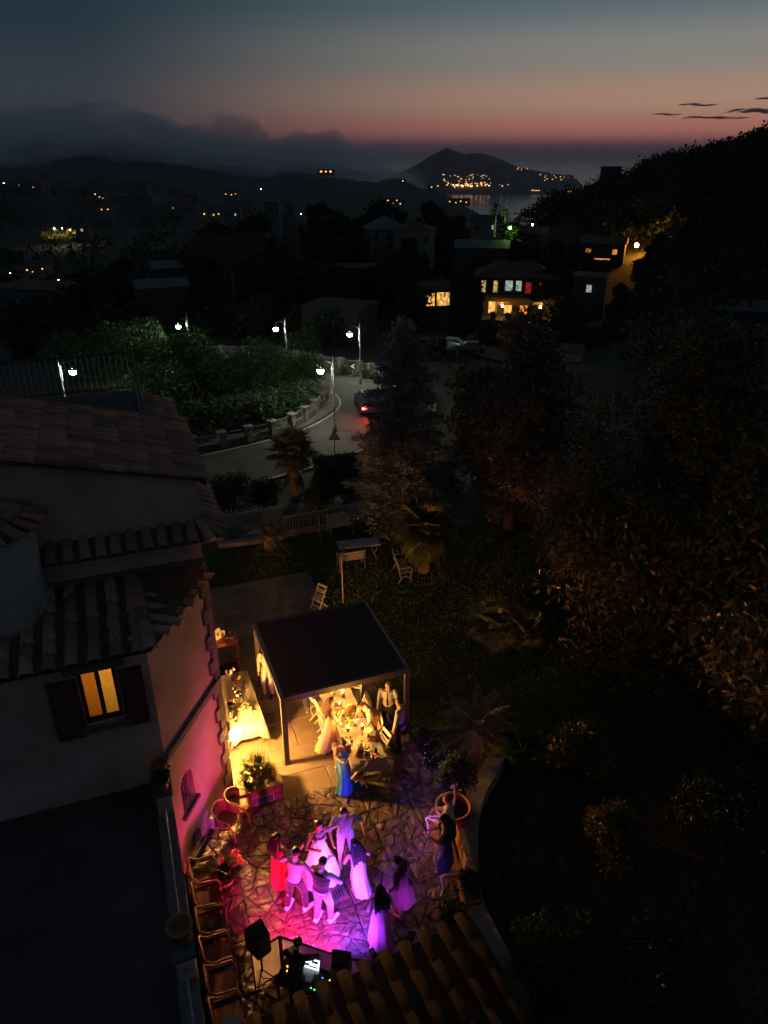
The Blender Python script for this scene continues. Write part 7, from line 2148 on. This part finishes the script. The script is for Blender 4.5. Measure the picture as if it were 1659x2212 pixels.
# ------------------------------------------------------------------ people
def remesh(mb, voxel, name, m, parent, smooth_it=3):
    o = mb.build(name, None, None)
    md = o.modifiers.new('r', 'REMESH'); md.mode = 'VOXEL'; md.voxel_size = voxel
    if smooth_it:
        ms = o.modifiers.new('s', 'SMOOTH'); ms.iterations = smooth_it; ms.factor = .5
    dg = bpy.context.evaluated_depsgraph_get(); dg.update()
    me = bpy.data.meshes.new_from_object(o.evaluated_get(dg)); o.modifiers.clear(); o.data = me
    me.materials.clear(); me.materials.append(m)
    me.polygons.foreach_set('use_smooth', np.ones(len(me.polygons), dtype=bool))
    o.parent = parent
    return o
m_skin = mat('skin', (.46, .27, .19), .5, .08, 9, spec=.4)
m_skin2 = mat('tanned_skin', (.36, .20, .13), .5, .08, 9, spec=.4)
m_eye = mat('eye_dark', (.03, .02, .02), .2, .1, 9)
m_lip = mat('lips', (.40, .10, .09), .5, .1, 9)
def ik(a, b, l1, l2, bend):
    d = b - a; L = min(d.length, (l1 + l2) * .998); u = d.normalized()
    x = (l1 * l1 - l2 * l2 + L * L) / (2 * L); h = math.sqrt(max(0, l1 * l1 - x * x))
    n = bend - u * bend.dot(u)
    n = n.normalized() if n.length > 1e-4 else Vector((0, 0, 1)).cross(u).normalized()
    return a + u * x + n * h, a + u * L
def person(label, foot, rz, h=1.72, female=False, lean=0.0, sway=0.0, hands=None, feet=None, sit=None, skin=None, hair=None, hair_c=(.025, .015, .01), head_tilt=0.0, head_turn=0.0, outfit=None, z0=.04, twist=0.0):
    """figure facing +y in its own frame. hands/feet are given in its own frame, in units of body height"""
    skin = skin or m_skin; outfit = outfit or {}
    t = thing('person', label, 'person', (foot[0], foot[1], z0), rz)
    V3 = lambda x, y, z: Vector((x, y, z)) * h
    pel = V3(0, 0, .53) if sit is None else V3(0, 0, sit)
    feet = feet or [(-.055, .0), (.055, .0)]
    ML = Matrix.Rotation(-lean, 3, 'X') @ Matrix.Rotation(sway, 3, 'Y') @ Matrix.Rotation(twist, 3, 'Z')
    def T(x, y, z): return pel + ML @ V3(x, y, z - .53)          # torso frame
    sw = .098 if female else .112
    waist, chest, neck0 = T(0, .0, .62), T(0, .005, .72), T(0, -.005, .835)
    MH = ML @ Matrix.Rotation(head_turn, 3, 'Z') @ Matrix.Rotation(-head_tilt, 3, 'X')
    hc = neck0 + ML @ V3(0, .005, .03) + MH @ V3(0, .012, .065)
    sh = [T(-sw, 0, .805), T(sw, 0, .805)]; hp = [T(-.05, 0, .525), T(.05, 0, .525)]
    # legs
    ank, kne = [], []
    for i, f in enumerate(feet):
        fx, fy = f[0], f[1]; fz = f[2] if len(f) > 2 else 0.045
        k, a = ik(hp[i], V3(fx, fy, fz), .245 * h, .245 * h, Vector((.15 * (-1 if i == 0 else 1), 1, .25 if sit else 0)))
        kne.append(k); ank.append(a)
    hands = hands or [(-.15, .02, .44), (.15, .02, .44)]
    elb, wri = [], []
    for i, q in enumerate(hands):
        k, w = ik(sh[i], V3(*q[:3]), .17 * h, .15 * h, Vector(((-1 if i == 0 else 1) * .5, -.8, -.4)))
        elb.append(k); wri.append(w)
    B_ = MB()
    hs = h * (1.0 if not female else .97)
    # trunk
    B_.capsule(T(-.04, 0, .53), T(.04, 0, .53), .062 * h, .062 * h); B_.ball(T(0, -.01, .53), (.095 * h if female else .088 * h, .066 * h, .07 * h), 14, 10, ML)
    B_.ball(waist, ((.068 if female else .08) * h, .052 * h, .07 * h), 14, 10, ML); B_.ball(chest, ((.085 if female else .1) * h, .060 * h, .085 * h), 14, 10, ML)
    B_.ball(T(0, -.003, .785), ((.088 if female else .104) * h, .05 * h, .045 * h), 14, 8, ML)
    if female:
        for s in (-1, 1): B_.ball(T(s * .042, .048, .725), .034 * h, 10, 8)
    B_.capsule(neck0 - ML @ V3(0, 0, .02), hc - MH @ V3(0, .008, .035), .031 * h, .029 * h)
    # head: skull, jaw, nose, ears, brow
    B_.ball(hc + MH @ V3(0, -.006, .012), (.043 * h, .053 * h, .055 * h), 16, 12, MH)
    B_.ball(hc + MH @ V3(0, .014, -.022), (.033 * h, .037 * h, .042 * h), 14, 10, MH)
    B_.capsule(hc + MH @ V3(0, .045, .006), hc + MH @ V3(0, .060, -.012), .006 * h, .008 * h, 8)
    for s in (-1, 1): B_.ball(hc + MH @ V3(s * .044, -.004, -.004), (.006 * h, .011 * h, .017 * h), 8, 6, MH)
    # limbs
    for i in (0, 1):
        B_.capsule(sh[i], elb[i], .030 * h, .024 * h); B_.capsule(elb[i], wri[i], .023 * h, .015 * h)
        B_.capsule(hp[i], kne[i], .052 * h, .033 * h); B_.capsule(kne[i], ank[i], .033 * h, .021 * h); B_.ball(kne[i].lerp(ank[i], .28) - Vector((0, .008 * h, 0)), (.032 * h, .034 * h, .06 * h), 10, 8)
        fd = Vector((0, 1, 0)); fo = feet[i][3] if len(feet[i]) > 3 else 0.0
        fd = Matrix.Rotation(fo, 3, 'Z') @ fd
        B_.capsule(ank[i] - fd * .015 * h - UP * .022 * h, ank[i] + fd * .095 * h - UP * .030 * h, .021 * h, .016 * h)
        # hand: palm, four unequal bent fingers, thumb from the side
        d = (wri[i] - elb[i]).normalized(); n = Vector(((-1 if i == 0 else 1), 0, 0)); n = (n - d * n.dot(d)); n = n.normalized() if n.length > .1 else d.orthogonal().normalized(); s_ = d.cross(n) * (1 if i == 0 else -1)
        pc = wri[i] + d * .026 * h; M = Matrix((s_, n, d)).transposed()
        B_.ball(pc, (.024 * h, .011 * h, .030 * h), 10, 8, M)
        for k, (o_, L_) in enumerate(((-.017, .034), (-.006, .040), (.006, .038), (.016, .030))):
            a = pc + s_ * o_ * h + d * .024 * h; b = a + (d * .85 - n * .35).normalized() * L_ * h * .55; c = b + (d * .5 - n * .85).normalized() * L_ * h * .5
            B_.capsule(a, b, .0062 * h, .0056 * h, 8); B_.capsule(b, c, .0056 * h, .0048 * h, 8)
        a = pc + s_ * .02 * h - d * .006 * h; b = a + (s_ * .8 + d * .6).normalized() * .026 * h; B_.capsule(a, b, .0078 * h, .0066 * h, 8); B_.capsule(b, b + (s_ * .2 + d * .9 - n * .3).normalized() * .02 * h, .0066 * h, .0055 * h, 8)
    body = remesh(B_, .0085, 'body', skin, t, 2)
    for s in (-1, 1): q = MB(); q.ball(hc + MH @ V3(s * .018, .046, .004), (.0075 * h, .004 * h, .0045 * h), 8, 6, MH); q.build('eye', m_eye, t, True)
    q = MB(); q.ball(hc + MH @ V3(0, .0485, -.034), (.014 * h, .004 * h, .005 * h), 8, 6, MH); q.build('mouth', m_lip, t, True)
    # hair
    hm = mat('hair_%d_%d' % (int(hair_c[0] * 1000), int(hair_c[1] * 1000)), hair_c, .5, .3, 30, bump=.3, bscale=90, spec=.5)
    H_ = MB(); H_.ball(hc + MH @ V3(0, -.014, .020), (.049 * h, .056 * h, .054 * h), 14, 10, MH)
    if hair == 'long':
        pts = [hc + MH @ V3(0, -.045, .0), hc + MH @ V3(0, -.062, -.06)]
        for k in range(5):
            off = (k - 2) * .022
            a = hc + MH @ V3(off, -.04, .0); b = T(off * 1.6, -.075, .80); c = T(off * 1.9, -.085 - .004 * (k % 2), .66 + .02 * (k % 3))
            H_.capsule(a, b, .026 * h, .028 * h); H_.capsule(b, c, .028 * h, .014 * h)
        for s in (-1, 1): H_.capsule(hc + MH @ V3(s * .040, -.005, .01), T(s * .05, -.03, .80), .014 * h, .018 * h)
    elif hair == 'bun':
        H_.ball(hc + MH @ V3(0, -.068, .015), .030 * h, 10, 8)
        for s in (-1, 1): H_.capsule(hc + MH @ V3(s * .04, -.01, .015), hc + MH @ V3(s * .03, -.045, -.02), .012 * h, .016 * h)
    remesh(H_, .011, 'hair', hm, t, 2)
    # clothes
    for part, m in outfit.items():
        C = MB()
        if part in ('shirt', 'jacket', 'blouse'):
            e = .010 if part == 'shirt' else (.018 if part == 'jacket' else .012)
            lowz = .50 if part == 'shirt' else .455
            C.ball(chest, ((.1 if not female else .088) * h + e, .062 * h + e, .09 * h), 14, 10, ML); C.ball(waist, (.082 * h + e, .056 * h + e, .085 * h), 14, 10, ML)
            C.ball(T(0, -.008, lowz + .05), (.093 * h + e, .068 * h + e, .075 * h), 14, 10, ML); C.ball(T(0, -.003, .785), (.106 * h + e * .6, .052 * h + e, .046 * h), 14, 8, ML)
            for i in (0, 1):
                C.capsule(sh[i], elb[i], .032 * h + e, .027 * h + e)
                C.capsule(elb[i], elb[i].lerp(wri[i], .92 if part != 'blouse' else .12), .027 * h + e * .9, .020 * h + e * .8)
            C.capsule(neck0 - ML @ V3(0, 0, .015), neck0 + ML @ V3(0, .002, .018), .036 * h, .034 * h)
        elif part == 'vest':
            e = .032
            C.ball(chest, (.1 * h + e, .062 * h + e, .085 * h), 14, 10, ML); C.ball(waist, (.083 * h + e, .056 * h + e, .085 * h), 14, 10, ML); C.ball(T(0, -.003, .778), (.088 * h + e, .05 * h + e, .05 * h), 14, 8, ML); C.ball(T(0, 0, .67), (.092 * h + e, .06 * h + e, .085 * h), 14, 10, ML); C.ball(T(0, -.004, .575), (.088 * h + e, .062 * h + e, .06 * h), 14, 10, ML)
        elif part in ('trousers', 'shorts'):
            e = .012
            C.ball(T(0, -.008, .53), (.092 * h + e, .068 * h + e, .072 * h), 14, 10, ML)
            for i in (0, 1):
                C.capsule(hp[i], kne[i], .056 * h + e, .038 * h + e)
                if part == 'trousers': C.capsule(kne[i], kne[i].lerp(ank[i], .96), .037 * h + e, .030 * h + e)
        elif part == 'shoes':
            for i in (0, 1):
                fo = feet[i][3] if len(feet[i]) > 3 else 0.0; fd = Matrix.Rotation(fo, 3, 'Z') @ Vector((0, 1, 0))
                q = MB(); q.capsule(ank[i] - fd * .022 * h - UP * .024 * h, ank[i] + fd * .10 * h - UP * .028 * h, .028 * h, .022 * h); q.box(ank[i] + fd * .04 * h - UP * (.043 * h), (.058 * h, .17 * h, .008 * h), fo)
                q.build('shoe', m, t, True)
            continue
        elif part == 'tie':
            q = MB(); a = T(0, .055, .81); b = T(0, .078, .70); c = T(0, .070, .57)
            q.bar(a, b, .022, .010, up=(0, 1, 0)); q.bar(b, c, .05, .010, up=(0, 1, 0)); q.build('tie', m, t); continue
        elif part in ('gown', 'dress', 'skirt'):
            spec = m; m = spec['m']; n = 40; V, fs = [], []
            rings = spec['rings']          # (centre in body units, rx, ry, fold)
            prev = None; cs = [V3(*r[0]) if r[4:] else T(*r[0]) for r in rings]
            for j, r in enumerate(rings):
                c = cs[j]; ax = (cs[min(j + 1, len(cs) - 1)] - cs[max(j - 1, 0)]).normalized()
                if spec.get('bend'): x = Vector((1, 0, 0)); x = (x - ax * x.dot(ax)).normalized(); y = x.cross(ax) * 1.0
                else: x, y = Vector((1, 0, 0)), Vector((0, 1, 0))
                for k in range(n):
                    a = 2 * math.pi * k / n; fo = 1 + r[3] * (math.sin(a * 9 + j * .25) + .6 * math.sin(a * 5 + 1.3 + j * .1) + .35 * math.sin(a * 17))
                    V.append(c + x * math.cos(a) * r[1] * h * fo + y * math.sin(a) * r[2] * h * fo)
            for j in range(len(rings) - 1):
                for k in range(n): fs.append((j * n + k, j * n + (k + 1) % n, (j + 1) * n + (k + 1) % n, (j + 1) * n + k))
            q = MB(); q.add(V, fs); q.build(part, m, t, True); continue
        else: continue
        remesh(C, .012, part, m, t, 3)
    return t
def gown(m, hem_z=.012, hem=.17, fold=.06, top=.765, waist_r=.078, train=(0, 0), hip=.105, mid=.12):
    """strapless fitted bodice opening into a long skirt; the lower rings hang straight down"""
    dx, dy = train
    return {'m': m, 'rings': [((0, .008, top), .096, .075, 0), ((0, .010, .72), .098, .082, 0), ((0, .004, .66), .086, .066, 0), ((0, 0, .62), waist_r, .060, 0), ((0, -.002, .57), hip * .92, .078, .008), ((0, -.004, .52), hip, .088, .015),
        ((dx * .1, dy * .1, .40), (hip + mid) / 2, .105, fold * .4, 1), ((dx * .25, dy * .25, .28), mid + .01, .12, fold * .6, 1), ((dx * .5, dy * .5, .16), (mid + hem) / 2 + .01, .14, fold * .8, 1), ((dx * .8, dy * .8, .06), hem * .95, hem * .92, fold, 1), ((dx, dy, hem_z), hem, hem, fold * 1.1, 1)]}
F = lambda u, v, z=.04: at(u, v, z)
f_white = cloth_mat('white_satin', (.80, .79, .79), .5, .15, .08); f_lace = cloth_mat('champagne_lace', (.45, .34, .20), .7, .15, .5); f_blue = cloth_mat('royal_blue_satin', (.02, .14, .42), .4, .05, .1)
f_gold = cloth_mat('gold_sequin', (.45, .30, .10), .45, .05, .6); f_pinkb = cloth_mat('pale_pink_blouse', (.62, .36, .34), .7, .1, .2); f_shirt = cloth_mat('white_shirt_cotton', (.50, .50, .52), .8, .1, .12)
f_dark = cloth_mat('charcoal_trouser', (.014, .015, .02), .85, 0, .1); f_navy = cloth_mat('navy_trouser', (.015, .022, .06), .85, 0, .1); f_gsuit = cloth_mat('beige_grey_linen', (.34, .30, .26), .85, 0, .15)
f_red = cloth_mat('red_dress_cloth', (.55, .03, .03), .7, .1, .1); f_lblue = cloth_mat('pale_blue_shirt', (.30, .36, .46), .8, .1, .12); f_beige = cloth_mat('beige_trouser', (.12, .10, .095), .85, 0, .1)
f_pdress = cloth_mat('rose_dress_cloth', (.50, .16, .28), .6, .12, .1); f_plum = cloth_mat('plum_wrap', (.16, .03, .06), .8, .05, .15); f_night = cloth_mat('navy_gown', (.015, .018, .06), .6, .05, .1); f_wait = cloth_mat('waiter_cream', (.42, .38, .33), .8, .05, .12)
s_red = mat('red_brown_shoe', (.22, .03, .02), .4, .1, 9); s_blk = mat('black_shoe', (.015, .015, .015), .35, .1, 9); s_wht = mat('white_trainer', (.7, .68, .66), .6, .05, 9)
p = F(582, 1498); person('waiter in cream clothes standing at the left pergola post', p, R(165), 1.76, False, .05, 0, [(-.12, .10, .52), (.10, .12, .55)], [(-.06, 0), (.07, .05)], None, m_skin2, 'short', (.02, .012, .01), .2, 0, {'shirt': f_wait, 'trousers': f_wait, 'shoes': s_blk}, .016)
p = F(716, 1612); person('woman with long brown hair in a champagne lace gown beside the table', p, R(-72), 1.70, True, .02, 0, [(-.08, .17, .70), (.08, .17, .72)], None, None, m_skin, 'long', (.07, .028, .012), .15, 0, {'gown': gown(f_lace, .012, .135, .07, .735, .074, (0, -.14), .10, .085)}, .016)
p = at(742, 1672, .016)
person('seated woman in a shiny blue gown looking at her hands', p, R(196), 1.68, True, .06, 0, [(-.035, .15, .40), (.05, .15, .40)], [(-.06, .30), (.06, .28)], .30, m_skin, 'bun', (.02, .012, .01), .55, 0,
    {'gown': {'m': f_blue, 'bend': True, 'rings': [((0, .010, .75), .094, .074, 0), ((0, .010, .70), .096, .078, 0), ((0, .004, .62), .08, .066, 0), ((0, .01, .54), .105, .085, .02), ((0, .12, .335), .125, .085, .04, 1), ((0, .24, .33), .13, .085, .05, 1), ((0, .30, .26), .135, .09, .06, 1), ((0, .33, .14), .15, .10, .08, 1), ((0, .36, .015), .20, .12, .10, 1)]}}, .016)
p = F(806, 1592); person('woman stooping over the table in a pink top and gold skirt', p, R(128), 1.64, True, .62, 0, [(-.15, .26, .46), (.12, .30, .46)], None, None, m_skin2, 'bun', (.10, .06, .04), .5, 0, {'blouse': f_pinkb, 'skirt': {'m': f_gold, 'rings': [((0, 0, .62), .085, .07, 0), ((0, -.002, .57), .105, .09, .01), ((0, -.004, .50), .118, .10, .02), ((0, 0, .36), .13, .12, .04, 1), ((0, 0, .2), .14, .13, .06, 1), ((0, 0, .05), .15, .14, .07, 1)]}}, .016)
p = F(838, 1577); person('grey haired man in a white shirt and dark tie under the pergola corner', p, R(172), 1.76, False, .03, 0, [(-.16, .03, .46), (.15, .08, .47)], [(-.06, 0), (.07, .03)], None, m_skin, 'short', (.30, .28, .26), .25, .3, {'shirt': f_shirt, 'trousers': f_dark, 'tie': f_dark, 'shoes': s_red}, .016)
p = F(864, 1619); person('dark haired man in a beige jacket and navy trousers at the patio edge', p, R(70), 1.76, False, .02, 0, [(-.14, .06, .46), (.14, .05, .45)], [(-.055, 0), (.06, .04)], None, m_skin, 'short', (.02, .013, .01), .15, 0, {'jacket': f_gsuit, 'trousers': f_navy, 'shoes': s_blk}, .016)
# dancers
DZ = .045
p = F(606, 1915); person('woman with long dark hair in a red dress dancing at the left', p, R(-38), 1.66, True, 0, .05, [(-.16, .05, .5), (.2, .22, .66)], None, None, m_skin, 'long', (.02, .01, .01), .1, 0, {'gown': gown(f_red, .06, .115, .06, .79, .078, (0, 0), .10, .10)}, DZ)
p = F(640, 1962); person('man in a white shirt dancing with his back to the viewer', p, R(-24), 1.77, False, .10, .06, [(-.14, .2, .70), (.26, .16, .66)], [(-.10, -.03), (.11, .05, .045, -.5)], None, m_skin, 'short', (.02, .012, .01), .1, 0, {'shirt': f_shirt, 'trousers': f_dark, 'shoes': s_wht}, DZ)
p = F(692, 1893); person('bride in a bright white strapless gown dancing in the middle', p, R(205), 1.70, True, -.02, -.04, [(-.26, .12, .86), (.10, .18, .74)], None, None, m_skin, 'bun', (.025, .014, .01), .1, .3, {'gown': gown(f_white, .012, .27, .06, .755, .074, (0, -.03), .118, .20)}, DZ)
p = F(697, 1988); person('man in a black waistcoat dancing nearest the booth', p, R(-26), 1.77, False, .12, 0, [(-.06, .26, .72), (.16, .24, .70)], [(-.07, -.02), (.09, .05, .045, -.3)], None, m_skin, 'short', (.015, .01, .01), .25, 0, {'shirt': f_shirt, 'vest': m_suit, 'trousers': f_beige, 'shoes': s_wht}, DZ)
p = F(748, 1858); person('blue lit man in a pale shirt and shorts behind the dancers', p, R(190), 1.78, False, .12, .05, [(-.22, .14, .62), (.18, .20, .60)], [(-.08, .0), (.09, .04)], None, m_skin, 'short', (.03, .016, .012), .2, 0, {'blouse': f_lblue, 'shorts': f_lblue, 'shoes': s_wht}, DZ)
p = F(776, 1930); person('woman in a slim pale dress swaying with her back turned', p, R(28), 1.67, True, .04, -.10, [(-.10, .16, .70), (.16, .10, .55)], None, None, m_skin, 'long', (.02, .011, .01), .1, 0, {'gown': gown(f_white, .03, .12, .05, .76, .075, (.05, -.02), .098, .088)}, DZ)
p = F(822, 2035); person('woman in a strapless rose gown with long hair by the porch roof', p, R(18), 1.67, True, .04, 0, [(-.12, .12, .55), (.13, .1, .52)], None, None, m_skin2, 'long', (.016, .01, .01), .2, 0, {'gown': gown(f_pdress, .03, .16, .07, .76, .078, (0, -.03), .108, .12)}, DZ)
p = F(872, 1975); person('dim figure in a plum wrap dancing at the right edge', p, R(62), 1.70, True, .18, 0, [(-.14, .12, .52), (.15, .12, .5)], [(-.06, 0), (.07, .06)], None, m_skin2, 'bun', (.05, .03, .015), .3, 0, {'jacket': f_plum, 'skirt': {'m': f_plum, 'rings': [((0, 0, .60), .09, .075, 0), ((0, 0, .52), .115, .10, .02), ((0, 0, .40), .13, .12, .04, 1), ((0, 0, .26), .14, .13, .06, 1)]}}, DZ)
BS = .03 + .445
p = at(957, 1878, BS); person('woman in a long navy dress standing on the bench with a phone', p, R(82), 1.66, True, .03, 0, [(-.08, .20, .68), (.03, .21, .66)], None, None, m_skin2, 'long', (.012, .009, .008), .2, 0, {'gown': gown(f_night, .02, .10, .04, .80, .076, (0, 0), .10, .09)}, BS)
p = at(966, 1835, BS); person('woman in a white top behind the one in navy on the bench', p, R(70), 1.64, True, .05, 0, [(-.10, .20, .60), (.06, .20, .62)], None, None, m_skin, 'short', (.12, .05, .02), .2, 0, {'shirt': f_shirt, 'skirt': {'m': f_dark, 'rings': [((0, 0, .60), .085, .07, 0), ((0, 0, .53), .108, .09, .01), ((0, 0, .40), .11, .10, .03, 1), ((0, 0, .28), .11, .11, .04, 1)]}}, BS)
hp_ = at(957, 1878, BS) + Matrix.Rotation(R(82), 3, 'Z') @ Vector((-.04, .40, 1.19)); o = MB().box((0, 0, 0), (.008, .075, .15)).build('phone', m_phone, None, loc=hp_, rot=(0, .3, R(82) + R(90))); tag(o, 'phone held up by the woman standing on the bench', 'phone')
p = at(634, 2062, 1.60); person('disc jockey in black behind the booth table', p, R(-14), 1.74, False, .22, 0, [(-.12, .28, .55), (.16, .26, .55)], None, None, m_skin2, 'short', (.012, .01, .01), .45, 0, {'shirt': m_suit, 'trousers': f_dark, 'shoes': s_blk}, .04)
